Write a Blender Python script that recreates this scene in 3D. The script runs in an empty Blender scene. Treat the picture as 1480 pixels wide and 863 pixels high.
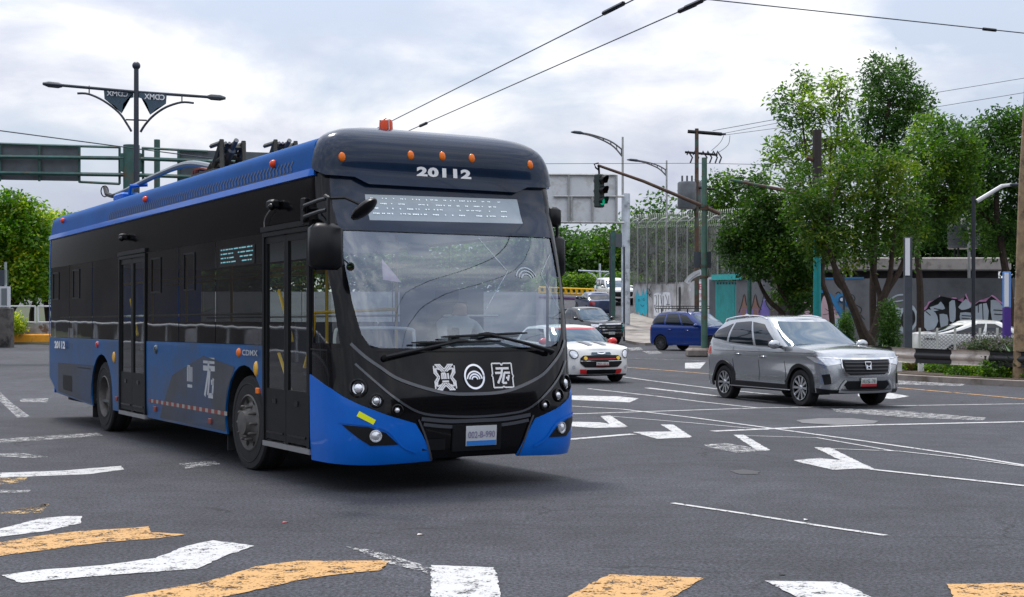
import bpy, bmesh, math, random, bisect
from mathutils import Vector, Matrix, noise
R=math.radians; PI=math.pi
SC=bpy.context.scene; COL=SC.collection
# ---------------------------------------------------------------- camera
F,HZ,H=1963.7,468.8,1.5113       # focal length in photo pixels, horizon row, eye height
cd=bpy.data.cameras.new('camera'); cam=bpy.data.objects.new('camera',cd); COL.objects.link(cam)
cam.location=(0,0,H); cam.rotation_euler=(PI/2,0,0)
cd.sensor_width=36; cd.lens=F/1480*36; cd.shift_y=(HZ-431.5)/1480; cd.clip_end=6000; cd.clip_start=.1
SC.camera=cam
SC.render.resolution_x=1024; SC.render.resolution_y=597
# ---------------------------------------------------------------- light
SUN_EL,SUN_AZ=R(66),R(-24)        # azimuth measured from +Y (north) towards +X
w=bpy.data.worlds.new('World'); SC.world=w; w.use_nodes=True
nt=w.node_tree; nt.nodes.clear(); N=nt.nodes.new; LK=nt.links.new
out=N('ShaderNodeOutputWorld'); bg=N('ShaderNodeBackground'); bg.inputs[1].default_value=.1
sky=N('ShaderNodeTexSky'); sky.sky_type='NISHITA'; sky.sun_disc=False; sky.sun_elevation=SUN_EL; sky.sun_rotation=SUN_AZ
tc=N('ShaderNodeTexCoord'); sep=N('ShaderNodeSeparateXYZ'); LK(tc.outputs['Generated'],sep.inputs[0])
def wm(op,a,b=None,clamp=False):
    n=N('ShaderNodeMath'); n.operation=op; n.use_clamp=clamp
    for i,v in enumerate((a,b)):
        if v is None: continue
        if isinstance(v,(int,float)): n.inputs[i].default_value=v
        else: LK(v,n.inputs[i])
    return n.outputs[0]
cmb=N('ShaderNodeVectorMath'); cmb.operation='MULTIPLY'; LK(tc.outputs['Generated'],cmb.inputs[0]); cmb.inputs[1].default_value=(1,1,2.4)
def wnoise(scale,det,rough,off=0,dist=0):
    mp=N('ShaderNodeMapping'); mp.inputs['Location'].default_value=(off,off*.7,off*.3); LK(cmb.outputs[0],mp.inputs[0])
    n=N('ShaderNodeTexNoise'); n.inputs['Scale'].default_value=scale; n.inputs['Detail'].default_value=det; n.inputs['Roughness'].default_value=rough
    n.inputs['Distortion'].default_value=dist; LK(mp.outputs[0],n.inputs[0]); return n.outputs[0]
def wramp(src,stops):
    r=N('ShaderNodeValToRGB'); LK(src,r.inputs[0]); e=r.color_ramp.elements
    while len(e)<len(stops): e.new(.5)
    for i,(p,c) in enumerate(stops): e[i].position=p; e[i].color=(*c,1)
    return r.outputs[0]
cover=wramp(wnoise(4.2,8,.55,3.1,.2),[(.40,(.0,)*3),(.54,(1,)*3)])
shade=wramp(wnoise(6.5,9,.55,7.7,.25),[(.36,(5.3,5.7,6.9)),(.46,(6.6,6.9,7.9)),(.54,(8.0,8.2,8.8)),(.63,(9.7,9.7,9.8))])
mx=N('ShaderNodeMix'); mx.data_type='RGBA'
base=N('ShaderNodeMix'); base.data_type='RGBA'; base.inputs[0].default_value=.7; LK(sky.outputs[0],base.inputs[6]); base.inputs[7].default_value=(6.1,6.6,7.7,1)
LK(cover,mx.inputs[0]); LK(base.outputs[2],mx.inputs[6]); LK(shade,mx.inputs[7])
el=wm('ADD',wm('MULTIPLY',wm('MAXIMUM',sep.outputs[2],0.0),1.5),.88)   # an overcast sky is brighter overhead than at the horizon
mm=N('ShaderNodeMix'); mm.data_type='RGBA'; mm.blend_type='MULTIPLY'; mm.inputs[0].default_value=1; LK(mx.outputs[2],mm.inputs[6]); LK(el,mm.inputs[7])
LK(mm.outputs[2],bg.inputs[0]); LK(bg.outputs[0],out.inputs[0])
sd=bpy.data.lights.new('sun','SUN'); sun=bpy.data.objects.new('sun',sd); COL.objects.link(sun)
sd.energy=2.6; sd.angle=R(9); sd.color=(1,.96,.9)
sv=Vector((math.sin(SUN_AZ)*math.cos(SUN_EL),math.cos(SUN_AZ)*math.cos(SUN_EL),math.sin(SUN_EL)))
sun.rotation_euler=sv.to_track_quat('Z','Y').to_euler(); sun.location=(0,0,60)
SC.view_settings.view_transform='Standard'; SC.view_settings.look='None'; SC.view_settings.exposure=.05; SC.view_settings.gamma=1
SC.view_settings.use_curve_mapping=False
SC.render.engine='CYCLES'
SC.cycles.max_bounces=8; SC.cycles.transparent_max_bounces=16; SC.cycles.diffuse_bounces=3; SC.cycles.glossy_bounces=4
SC.cycles.caustics_reflective=False; SC.cycles.caustics_refractive=False
# ---------------------------------------------------------------- helpers
_M={}
def mat(name,col=(.5,.5,.5),rough=.6,metal=0,var=.0,vs=3.,bump=0,bs=40.,coat=0,spec=.5,emit=0,col2=None,dirt=None,ds=1.2,dlo=.5,dhi=.65,trans=0):
    """procedural Principled material: base colour with noise variation, optional second colour in patches, bump"""
    if name in _M: return _M[name]
    m=bpy.data.materials.new(name); m.use_nodes=True; t=m.node_tree; b=t.nodes['Principled BSDF']; L=t.links.new
    b.inputs['Roughness'].default_value=rough; b.inputs['Metallic'].default_value=metal
    b.inputs['Coat Weight'].default_value=coat; b.inputs['Coat Roughness'].default_value=.04; b.inputs['Specular IOR Level'].default_value=spec
    c=t.nodes.new('ShaderNodeTexCoord')
    def ns(s,d=5,r=.6):
        n=t.nodes.new('ShaderNodeTexNoise'); n.inputs['Scale'].default_value=s; n.inputs['Detail'].default_value=d; n.inputs['Roughness'].default_value=r; L(c.outputs['Object'],n.inputs[0]); return n.outputs[0]
    def mixc(f,A,B):
        x=t.nodes.new('ShaderNodeMix'); x.data_type='RGBA'
        for i,v in ((0,f),(6,A),(7,B)):
            if isinstance(v,tuple): x.inputs[i].default_value=(*v,1)[:4]
            elif isinstance(v,(int,float)): x.inputs[i].default_value=v
            else: L(v,x.inputs[i])
        return x.outputs[2]
    def ramp(s,a,bb):
        r=t.nodes.new('ShaderNodeMapRange'); r.inputs[1].default_value=a; r.inputs[2].default_value=bb; L(s,r.inputs[0]); return r.outputs[0]
    cur=col
    if var or col2:
        lo=tuple(x*(1-var) for x in col); hi=col2 or tuple(min(1,x*(1+var)) for x in col)
        cur=mixc(ramp(ns(vs),.3,.7),lo,hi)
    if dirt: cur=mixc(ramp(ns(ds,7,.65),dlo,dhi),cur,dirt)
    if isinstance(cur,tuple): b.inputs['Base Color'].default_value=(*cur,1)
    else: L(cur,b.inputs['Base Color'])
    if bump:
        bn=t.nodes.new('ShaderNodeBump'); bn.inputs['Strength'].default_value=bump; bn.inputs['Distance'].default_value=.02; L(ns(bs,4),bn.inputs['Height']); L(bn.outputs[0],b.inputs['Normal'])
    if emit: b.inputs['Emission Color'].default_value=(*col,1); b.inputs['Emission Strength'].default_value=emit
    _M[name]=m; return m
def glass(name,tint=(.5,.55,.58),base=.04,rough=.02,gcol=(1,1,1),pw=4.):
    """thin pane: tinted see-through glass with a mirror layer that grows towards grazing angles, same from both sides"""
    m=bpy.data.materials.new(name); m.use_nodes=True; t=m.node_tree; t.nodes.clear(); L=t.links.new
    o=t.nodes.new('ShaderNodeOutputMaterial'); g=t.nodes.new('ShaderNodeBsdfGlossy'); tr=t.nodes.new('ShaderNodeBsdfTransparent'); f=t.nodes.new('ShaderNodeLayerWeight')
    f.inputs[0].default_value=.5; p=t.nodes.new('ShaderNodeMath'); p.operation='POWER'; p.inputs[1].default_value=pw; L(f.outputs['Facing'],p.inputs[0])
    a=t.nodes.new('ShaderNodeMath'); a.operation='MULTIPLY_ADD'; a.use_clamp=True; a.inputs[1].default_value=1-base; a.inputs[2].default_value=base; L(p.outputs[0],a.inputs[0])
    g.inputs['Roughness'].default_value=rough; g.inputs['Color'].default_value=(*gcol,1); tr.inputs[0].default_value=(*tint,1)
    c=t.nodes.new('ShaderNodeTexCoord'); n=t.nodes.new('ShaderNodeTexNoise'); n.inputs['Scale'].default_value=1.1; n.inputs['Detail'].default_value=2; L(c.outputs['Object'],n.inputs[0])
    bn=t.nodes.new('ShaderNodeBump'); bn.inputs['Strength'].default_value=.06; bn.inputs['Distance'].default_value=.03; L(n.outputs[0],bn.inputs['Height']); L(bn.outputs[0],g.inputs['Normal'])
    x=t.nodes.new('ShaderNodeMixShader'); L(a.outputs[0],x.inputs[0]); L(tr.outputs[0],x.inputs[1]); L(g.outputs[0],x.inputs[2]); L(x.outputs[0],o.inputs[0])
    _M[name]=m; return m
class MB:
    def __init__(s): s.v=[]; s.f=[]; s.m=[]; s.cm=0
    def add(s,vs,fs,M=None):
        o=len(s.v)
        s.v+=[tuple(M@Vector(p)) for p in vs] if M else [tuple(p) for p in vs]
        s.f+=[tuple(i+o for i in f) for f in fs]; s.m+=[s.cm]*len(fs); return s
    def box(s,c,d,rz=0,M=None,b=0):
        hx,hy,hz=d[0]/2,d[1]/2,d[2]/2
        T=Matrix.Translation(c)@Matrix.Rotation(rz,4,'Z')
        if M: T=M@T
        if b:   # chamfered vertical and top edges
            q=min(b,hx*.9,hy*.9,hz*.9); V=[];
            for z,k in ((-hz,q),(-hz+q,0),(hz-q,0),(hz,q)):
                for sx,sy,ax in ((1,-1,1),(1,1,0),(-1,1,1),(-1,-1,0)):
                    X,Y=hx-k,hy-k
                    p=[(sx*X,sy*(Y-q)),(sx*(X-q),sy*Y)]
                    if (sx,sy) in((1,1),(-1,-1)): V+= [(*p[0],z),(*p[1],z)]
                    else: V+=[(*p[1],z),(*p[0],z)]
            Fs=[tuple(range(7,-1,-1)),tuple(range(24,32))]
            for r in range(3):
                for i in range(8): Fs.append((r*8+i,r*8+(i+1)%8,r*8+8+(i+1)%8,r*8+8+i))
            return s.add(V,Fs,T)
        V=[(x,y,z) for z in(-hz,hz) for x,y in((-hx,-hy),(hx,-hy),(hx,hy),(-hx,hy))]
        return s.add(V,[(3,2,1,0),(4,5,6,7),(0,1,5,4),(1,2,6,5),(2,3,7,6),(3,0,4,7)],T)
    def tube(s,pts,r,n=8,cap=True):
        pts=[Vector(p) for p in pts]; rs=r if isinstance(r,(list,tuple)) else [r]*len(pts); o=len(s.v); rings=[]
        up=None
        for i,p in enumerate(pts):
            d=(pts[min(i+1,len(pts)-1)]-pts[max(i-1,0)]).normalized()
            if up is None: up=Vector((0,0,1)) if abs(d.z)<.9 else Vector((1,0,0))
            a=d.cross(up).normalized(); up=a.cross(d).normalized()
            for k in range(n):
                t=2*PI*k/n; s.v.append(tuple(p+rs[i]*(a*math.cos(t)+up*math.sin(t))))
        for i in range(len(pts)-1):
            for k in range(n):
                s.f.append((o+i*n+k,o+i*n+(k+1)%n,o+(i+1)*n+(k+1)%n,o+(i+1)*n+k)); s.m.append(s.cm)
        if cap:
            s.f.append(tuple(o+k for k in range(n-1,-1,-1))); s.f.append(tuple(o+(len(pts)-1)*n+k for k in range(n))); s.m+=[s.cm]*2
        return s
    def lathe(s,prof,n=24,M=None):
        """profile [(r,h)] round local z"""
        V=[(r*math.cos(2*PI*k/n),r*math.sin(2*PI*k/n),h) for r,h in prof for k in range(n)]
        Fs=[(i*n+k,i*n+(k+1)%n,(i+1)*n+(k+1)%n,(i+1)*n+k) for i in range(len(prof)-1) for k in range(n)]
        return s.add(V,Fs,M)
    def cyl(s,c,r,h,n=16,M=None):
        T=Matrix.Translation(c)
        if M: T=M@T
        return s.lathe([(.0001,0),(r,0),(r,h),(.0001,h)],n,T)
    def ball(s,c,r,n=10,sc=(1,1,1)):
        V=[];Fs=[]
        for i in range(n+1):
            th=PI*i/n
            for k in range(n*2):
                ph=PI*k/n; V.append((c[0]+r*sc[0]*math.sin(th)*math.cos(ph),c[1]+r*sc[1]*math.sin(th)*math.sin(ph),c[2]+r*sc[2]*math.cos(th)))
        for i in range(n):
            for k in range(n*2): a=i*2*n+k;b=i*2*n+(k+1)%(2*n); Fs.append((a,a+2*n,b+2*n,b))
        return s.add(V,Fs)
    def prism(s,poly,h,M):
        """flat polygon in local xy extruded by h along local z, placed with M"""
        n=len(poly); V=[(x,y,0) for x,y in poly]+[(x,y,h) for x,y in poly]
        return s.add(V,[tuple(range(n-1,-1,-1)),tuple(range(n,2*n))]+[(i,(i+1)%n,n+(i+1)%n,n+i) for i in range(n)],M)
    def build(s,name,mats,parent=None,smooth=False,ang=38,loc=None,rot=None):
        me=bpy.data.meshes.new(name); me.from_pydata(s.v,[],s.f)
        if not isinstance(mats,(list,tuple)): mats=[mats]
        for m in mats: me.materials.append(m)
        if len(mats)>1: me.polygons.foreach_set('material_index',s.m)
        me.update(); return fin(name,me,parent,smooth,ang,loc,rot)
def fin(name,me,parent,smooth=False,ang=38,loc=None,rot=None):
    if smooth:
        me.polygons.foreach_set('use_smooth',[True]*len(me.polygons)); me.set_sharp_from_angle(angle=R(ang))
    o=bpy.data.objects.new(name,me); COL.objects.link(o)
    if parent: o.parent=parent
    if loc: o.location=loc
    if rot: o.rotation_euler=rot
    return o
def tag(o,label,cat,group=None,kind=None):
    if label: o['label']=label
    if cat: o['category']=cat
    if group: o['group']=group
    if kind: o['kind']=kind
    return o
def empty(name,loc,label,cat,rz=0,group=None):
    o=bpy.data.objects.new(name,None); COL.objects.link(o); o.location=loc; o.rotation_euler=(0,0,rz); o.empty_display_size=.3
    return tag(o,label,cat,group)
def structure(o): o['kind']='structure'; return o
def copy_tree(o,parent=None):
    c=o.copy(); COL.objects.link(c)
    if parent: c.parent=parent
    for ch in [x for x in bpy.data.objects if x.parent==o]: copy_tree(ch,c)
    return c
# terrain: one height profile along the view direction (flat junction, then a ramp towards the flyover)
TY=[-200,26,34,45,60,65.5,70,80,92.5,104,112,125,400,3000]
TZ=[0,0,.08,.24,.43,.52,.8,1.72,2.85,3.75,4.2,4.5,4.8,4.8]
def zt(y):
    i=min(max(bisect.bisect(TY,y)-1,0),len(TY)-2); t=(y-TY[i])/(TY[i+1]-TY[i]); return TZ[i]+t*(TZ[i+1]-TZ[i])
def P(px,py,Y): return Vector(((px-740)/F*Y,Y,H-(py-HZ)/F*Y))     # photo pixel at a chosen distance
def G(px,py):                                                      # photo pixel on the ground
    Y=3.
    while Y<200:
        if H-(py-HZ)/F*Y<=zt(Y): break
        Y+=.02 if Y<40 else .1
    return Vector(((px-740)/F*Y,Y,zt(Y)))
def cut(bm,axis,vals):
    for v in vals:
        co=[0,0,0]; no=[0,0,0]; co[axis]=v; no[axis]=1
        bmesh.ops.bisect_plane(bm,geom=bm.verts[:]+bm.edges[:]+bm.faces[:],plane_co=co,plane_no=no,dist=1e-6)
def frange(a,b,s):
    n=int(math.floor(a/s)); r=[]
    while (n+1)*s<b:
        n+=1
        if n*s>a+1e-5: r.append(n*s)
    return r
def patch(poly,fn,off=0,du=.1,dv=.1,name='panel',m=None,parent=None,thick=0,smooth=True,mirror=False,ang=40,holes=None):
    """polygon drawn in surface coordinates (u,v), cut into a grid and laid on the surface fn(u,v,off)"""
    bm=bmesh.new()
    loops=[poly]+([[(-u,v) for u,v in reversed(poly)]] if mirror else [])
    for pl in loops:
        vs=[bm.verts.new((u,v,0)) for u,v in pl]
        if holes:
            es=[bm.edges.new((vs[i],vs[(i+1)%len(vs)])) for i in range(len(vs))]
            for hp in holes:
                hv=[bm.verts.new((u,v,0)) for u,v in hp]; es+=[bm.edges.new((hv[i],hv[(i+1)%len(hv)])) for i in range(len(hv))]
            bmesh.ops.triangle_fill(bm,edges=es,use_beauty=True,use_dissolve=False,normal=(0,0,1))
        else: bm.faces.new(vs)
    us=[v.co.x for v in bm.verts]; ws=[v.co.y for v in bm.verts]
    cut(bm,0,frange(min(us),max(us),du)); cut(bm,1,frange(min(ws),max(ws),dv))
    bmesh.ops.remove_doubles(bm,verts=bm.verts[:],dist=1e-5)
    bmesh.ops.triangulate(bm,faces=[f for f in bm.faces if len(f.verts)>4])
    bm.normal_update()
    for f in bm.faces:
        if f.normal.z<0: f.normal_flip()
    if thick:
        r=bmesh.ops.extrude_face_region(bm,geom=bm.faces[:])
        nv=[g for g in r['geom'] if isinstance(g,bmesh.types.BMVert)]; ns=set(nv)
        top={v:off for v in nv}
        for v in bm.verts: v.co.z=off if v in ns else off-thick
    else:
        for v in bm.verts: v.co.z=off
    for v in bm.verts: v.co=Vector(fn(v.co.x,v.co.y,v.co.z))
    me=bpy.data.meshes.new(name); bm.to_mesh(me); bm.free(); me.materials.append(m)
    return fin(name,me,parent,smooth,ang)
_T={}
def text_shape(txt,bold=0,res=3,space=1):
    k=(txt,bold,space)
    if k in _T: return _T[k]
    c=bpy.data.curves.new('t','FONT'); c.body=txt; c.offset=bold; c.resolution_u=res; c.space_character=space; c.fill_mode='FRONT'
    o=bpy.data.objects.new('t',c); COL.objects.link(o); bpy.context.view_layer.update()
    dg=bpy.context.evaluated_depsgraph_get(); me=bpy.data.meshes.new_from_object(o.evaluated_get(dg))
    V=[tuple(v.co) for v in me.vertices]; Fs=[tuple(p.vertices) for p in me.polygons]
    bpy.data.objects.remove(o); bpy.data.curves.remove(c); bpy.data.meshes.remove(me)
    x0=min(v[0] for v in V);x1=max(v[0] for v in V);y0=min(v[1] for v in V);y1=max(v[1] for v in V)
    V=[((v[0]-x0)/(x1-x0),(v[1]-y0)/(y1-y0)) for v in V]; _T[k]=(V,Fs); return _T[k]
def text_on(txt,fn,u0,v0,u1,v1,name,m,parent,bold=.02,off=.004,italic=0,space=1):
    V,Fs=text_shape(txt,bold,space=space); mb=MB()
    mb.add([fn(u0+(u1-u0)*x+italic*y*(v1-v0),v0+(v1-v0)*y,off) for x,y in V],Fs); return mb.build(name,m,parent)
def circ(cx,cy,r,n=24,ry=None,a0=0,a1=2*PI):
    ry=ry or r; k=n if a1-a0>=2*PI-1e-6 else n+1
    return [(cx+r*math.cos(a0+(a1-a0)*i/n),cy+ry*math.sin(a0+(a1-a0)*i/n)) for i in range(k)]
def smooth_line(pts,n=6):
    o=[]
    for i in range(len(pts)-1):
        a=pts[max(i-1,0)];b=pts[i];c=pts[i+1];d=pts[min(i+2,len(pts)-1)]
        for k in range(n):
            t=k/n; o.append(tuple(.5*(2*b[j]+(c[j]-a[j])*t+(2*a[j]-5*b[j]+4*c[j]-d[j])*t*t+(3*b[j]-a[j]-3*c[j]+d[j])*t**3) for j in range(len(b))))
    o.append(tuple(pts[-1])); return o
def ribbon2(pts,w,n=5,closed=False):
    """polyline to a closed outline of width w (2D); returns list of quads"""
    if closed: pts=list(pts)+[pts[0],pts[1]]
    q=smooth_line(pts,n) if n>1 else list(pts); L=[];Rr=[]
    for i,p in enumerate(q):
        a=q[max(i-1,0)];b=q[min(i+1,len(q)-1)]; dx,dy=b[0]-a[0],b[1]-a[1]; l=math.hypot(dx,dy) or 1
        ww=w if not callable(w) else w(i/(len(q)-1))
        L.append((p[0]-dy/l*ww/2,p[1]+dx/l*ww/2)); Rr.append((p[0]+dy/l*ww/2,p[1]-dx/l*ww/2))
    return [(L[i],Rr[i],Rr[i+1],L[i+1]) for i in range(len(q)-1)]
def strokes(lines,fn,off,name,m,parent,closed=False,n=5):
    mb=MB()
    for pts,w in lines:
        for q in ribbon2(pts,w,n,closed): mb.add([fn(u,v,off) for u,v in q],[(0,1,2,3)])
    return mb.build(name,m,parent)
# ---------------------------------------------------------------- common materials
def asphalt():
    m=bpy.data.materials.new('asphalt'); m.use_nodes=True; t=m.node_tree; b=t.nodes['Principled BSDF']; L=t.links.new
    c=t.nodes.new('ShaderNodeTexCoord')
    def ns(s,d,r,di=0,sc=(1,1,1)):
        mp=t.nodes.new('ShaderNodeMapping'); mp.inputs['Scale'].default_value=sc; L(c.outputs['Object'],mp.inputs[0])
        n=t.nodes.new('ShaderNodeTexNoise'); n.inputs['Scale'].default_value=s; n.inputs['Detail'].default_value=d; n.inputs['Roughness'].default_value=r; n.inputs['Distortion'].default_value=di; L(mp.outputs[0],n.inputs[0]); return n.outputs[0]
    def mr(s,a,b2,c0,c1):
        r=t.nodes.new('ShaderNodeMapRange'); r.inputs[1].default_value=a; r.inputs[2].default_value=b2; r.inputs[3].default_value=c0; r.inputs[4].default_value=c1; L(s,r.inputs[0]); return r.outputs[0]
    def mul(a,b2):
        n=t.nodes.new('ShaderNodeMath'); n.operation='MULTIPLY'; L(a,n.inputs[0]); L(b2,n.inputs[1]); return n.outputs[0]
    g=mul(mul(mr(ns(.22,5,.6),.36,.64,.74,1.24),mr(ns(38,3,.85),.41,.59,.35,1.8)),mul(mr(ns(2.3,6,.65,.4),.35,.68,.84,1.16),mr(ns(7,3,.5,0,(.25,1.4,1)),.35,.65,.9,1.1)))
    vor=t.nodes.new('ShaderNodeTexVoronoi'); vor.inputs['Scale'].default_value=55; L(c.outputs['Object'],vor.inputs[0])
    g=mul(g,mr(vor.outputs['Distance'],.0,.2,2.3,1))
    # fine meandering cracks, only in patches
    wn=t.nodes.new('ShaderNodeTexNoise'); wn.inputs['Scale'].default_value=1.3; wn.inputs['Detail'].default_value=6; L(c.outputs['Object'],wn.inputs[0])
    wa=t.nodes.new('ShaderNodeVectorMath'); wa.operation='MULTIPLY_ADD'; wa.inputs[1].default_value=(1.1,1.1,1.1); L(wn.outputs['Color'],wa.inputs[0]); L(c.outputs['Object'],wa.inputs[2])
    vc=t.nodes.new('ShaderNodeTexVoronoi'); vc.feature='DISTANCE_TO_EDGE'; vc.inputs['Scale'].default_value=.45; L(wa.outputs[0],vc.inputs[0])
    mk_=mr(ns(.35,3,.5),.5,.6,0,1); ck=mr(vc.outputs['Distance'],.004,.012,.55,0); one=t.nodes.new('ShaderNodeMath'); one.operation='SUBTRACT'; one.inputs[0].default_value=1; L(mul(mk_,ck),one.inputs[1]); g=mul(g,one.outputs[0])
    mx=t.nodes.new('ShaderNodeMix'); mx.data_type='RGBA'; mx.blend_type='MULTIPLY'; mx.inputs[0].default_value=1; mx.inputs[6].default_value=(.041,.042,.051,1); L(g,mx.inputs[7]); L(mx.outputs[2],b.inputs['Base Color'])
    b.inputs['Roughness'].default_value=.82; b.inputs['Specular IOR Level'].default_value=.35
    bn=t.nodes.new('ShaderNodeBump'); bn.inputs['Strength'].default_value=.6; bn.inputs['Distance'].default_value=.012; L(ns(95,2,.8),bn.inputs['Height']); L(bn.outputs[0],b.inputs['Normal'])
    return m
def paint(name,col,wear=.5):
    """worn road paint: holes in the film let the asphalt below show"""
    m=bpy.data.materials.new(name); m.use_nodes=True; t=m.node_tree; b=t.nodes['Principled BSDF']; L=t.links.new
    c=t.nodes.new('ShaderNodeTexCoord'); n=t.nodes.new('ShaderNodeTexNoise'); n.inputs['Scale'].default_value=7; n.inputs['Detail'].default_value=12; n.inputs['Roughness'].default_value=.8; L(c.outputs['Object'],n.inputs[0])
    n2=t.nodes.new('ShaderNodeTexNoise'); n2.inputs['Scale'].default_value=60; n2.inputs['Detail'].default_value=3; L(c.outputs['Object'],n2.inputs[0])
    a=t.nodes.new('ShaderNodeMath'); a.operation='MULTIPLY_ADD'; a.inputs[1].default_value=.45; L(n2.outputs[0],a.inputs[0]); L(n.outputs[0],a.inputs[2])
    r=t.nodes.new('ShaderNodeMapRange'); r.inputs[1].default_value=wear+.13; r.inputs[2].default_value=wear+.20; L(a.outputs[0],r.inputs[0])
    x=t.nodes.new('ShaderNodeMix'); x.data_type='RGBA'; x.inputs[6].default_value=(*[k*.82 for k in col],1); x.inputs[7].default_value=(*col,1); L(n.outputs[0],x.inputs[0]); L(x.outputs[2],b.inputs['Base Color'])
    b.inputs['Roughness'].default_value=.7; L(r.outputs[0],b.inputs['Alpha']); _M[name]=m; return m
ASPH=asphalt(); WP=paint('white_road_paint',(.52,.52,.52),.485); WPW=paint('worn_white_paint',(.46,.46,.46),.58); YP=paint('yellow_road_paint',(.53,.30,.105),.51); YPW=paint('worn_yellow_paint',(.6,.4,.16),.60)
BLUE=mat('bus_blue',(.0,.125,.56),.35,0,.12,1.5,coat=.35,spec=.25); RBLUE=mat('bus_roof_blue',(.0,.066,.26),.42,0,.12,1.5,coat=.06,spec=.02); DBLUE=mat('bus_shaded_side_blue',(.002,.085,.26),.28,0,.15,2,coat=.25,spec=.25,dirt=(.05,.055,.06),ds=.9,dlo=.46,dhi=.72)  # side blue is the bus blue darkened for the shaded door side
GREYSK=mat('bus_skirt_grey',(.05,.055,.065),.5,0,.2,2,coat=.2,dirt=(.014,.06,.16),ds=.5,dlo=.5,dhi=.75)  # grey with blue blotches, for patches low on the door-side skirt
BLK=mat('gloss_black',(.004,.004,.005),.14,0,coat=.3,spec=.12); SBLK=mat('satin_black',(.008,.0085,.0095),.38,0,.2,5,spec=.25); RUB=mat('rubber',(.010,.010,.011),.8,0,.3,8,bump=.2,bs=60)
VIS=mat('visor_dark',(.005,.017,.042),.18,0,.25,2.5,coat=.5,spec=.15); STEEL=mat('brushed_steel',(.5,.5,.5),.35,1,.1); CHR=mat('chrome',(.8,.8,.82),.08,1)
ORG=mat('amber_lens',(.8,.17,.008),.3,0,.1,coat=.3,spec=.2); RED=mat('red_lens',(.5,.02,.015),.18,coat=1); WHT=mat('white_vinyl',(.8,.8,.8),.45,0,.04); YEL=mat('yellow_plastic',(.8,.45,.02),.45)
LAMPW=mat('lamp_lens',(.75,.77,.8),.08,.6,coat=1); DKGL=mat('dark_car_glass',(.006,.010,.015),.03,0,coat=.35,spec=.4); RIMM=mat('rim_metal',(.55,.56,.57),.3,.9)
DWHT=mat('weathered_white',(.62,.63,.64),.6,0,.12,3,dirt=(.3,.29,.27),ds=2,dlo=.5,dhi=.75)
CONC=mat('concrete',(.28,.27,.26),.85,0,.2,.8,bump=.4,bs=14,dirt=(.14,.13,.125),ds=.7,dlo=.48,dhi=.66)
GLASSB=glass('side_window_glass',(.16,.17,.17),.05); GLASSW=glass('windscreen_glass',(.66,.74,.80),.17,.012,gcol=(.8,.88,1)); GLASSD=glass('door_glass',(.80,.88,.84),.06); GLASSC=glass('clear_window_glass',(.85,.9,.88),.05)
MESHG=mat('galvanised',(.36,.37,.36),.5,.6,.15); GREEN=mat('green_steel',(.035,.10,.085),.5,0,.3,3,dirt=(.12,.07,.03),ds=2.5,dlo=.55,dhi=.7); DGREY=mat('dark_grey_steel',(.045,.055,.07),.5,0,.2)
TEAL=mat('teal_paint',(.0,.25,.25),.5,0,.15,2,dirt=(.01,.14,.14),ds=3,dlo=.52,dhi=.8)
RUST=mat('rusty_steel',(.10,.055,.035),.8,0,.4,5,dirt=(.05,.12,.09),ds=1.4,dlo=.5,dhi=.6)
BRK=mat('bark',(.042,.028,.02),.9,0,.4,6,bump=.8,bs=18); WOOD=mat('weathered_wood',(.27,.19,.11),.85,0,.3,4,bump=.5,bs=20,dirt=(.09,.06,.04),ds=3)
# ---------------------------------------------------------------- ground
mb=MB(); xs=[-3000,-200,-60,-20,0,20,60,200,3000]
for j,y in enumerate(TY):
    for x in xs: mb.v.append((x,y,TZ[j]))
nx=len(xs)
for j in range(len(TY)-1):
    for i in range(nx-1): mb.f.append((j*nx+i,j*nx+i+1,(j+1)*nx+i+1,(j+1)*nx+i)); mb.m.append(0)
road=structure(mb.build('road',ASPH))
def gfn(u,v,off): return (u,v,zt(v)+off)
_k=[0]
def mark(px,m,name='road_marking',jit=.0):
    p=[G(*q) for q in px]; _k[0]+=1
    bm=bmesh.new(); 
    poly=[(q.x,q.y) for q in p]
    a=sum(poly[i][0]*poly[(i+1)%len(poly)][1]-poly[(i+1)%len(poly)][0]*poly[i][1] for i in range(len(poly)))
    if a<0: poly=poly[::-1]
    rj=random.Random(_k[0]); pj=[]
    for i in range(len(poly)):      # ragged hand-painted edge
        a_=Vector(poly[i]); b_=Vector(poly[(i+1)%len(poly)]); n_=max(1,min(80,int((b_-a_).length/.05))); d_=(b_-a_).normalized(); am=min(.005,(b_-a_).length*.05)
        for k in range(n_): q=a_.lerp(b_,k/n_)+Vector((-d_.y,d_.x))*rj.gauss(0,am)*(k>0); pj.append((q.x,q.y))
    poly=pj
    vs=[bm.verts.new((x,y,0)) for x,y in poly]
    f=bm.faces.new(vs); ys=[y for _,y in poly]
    cut(bm,1,[y for y in TY if min(ys)+.001<y<max(ys)-.001])
    for v in bm.verts: v.co.z=zt(v.co.y)+.004+.0006*(_k[0]%5)
    bmesh.ops.triangulate(bm,faces=bm.faces[:]); me=bpy.data.meshes.new(name); bm.to_mesh(me); bm.free(); me.materials.append(m)
    return fin(name,me,road)
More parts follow.
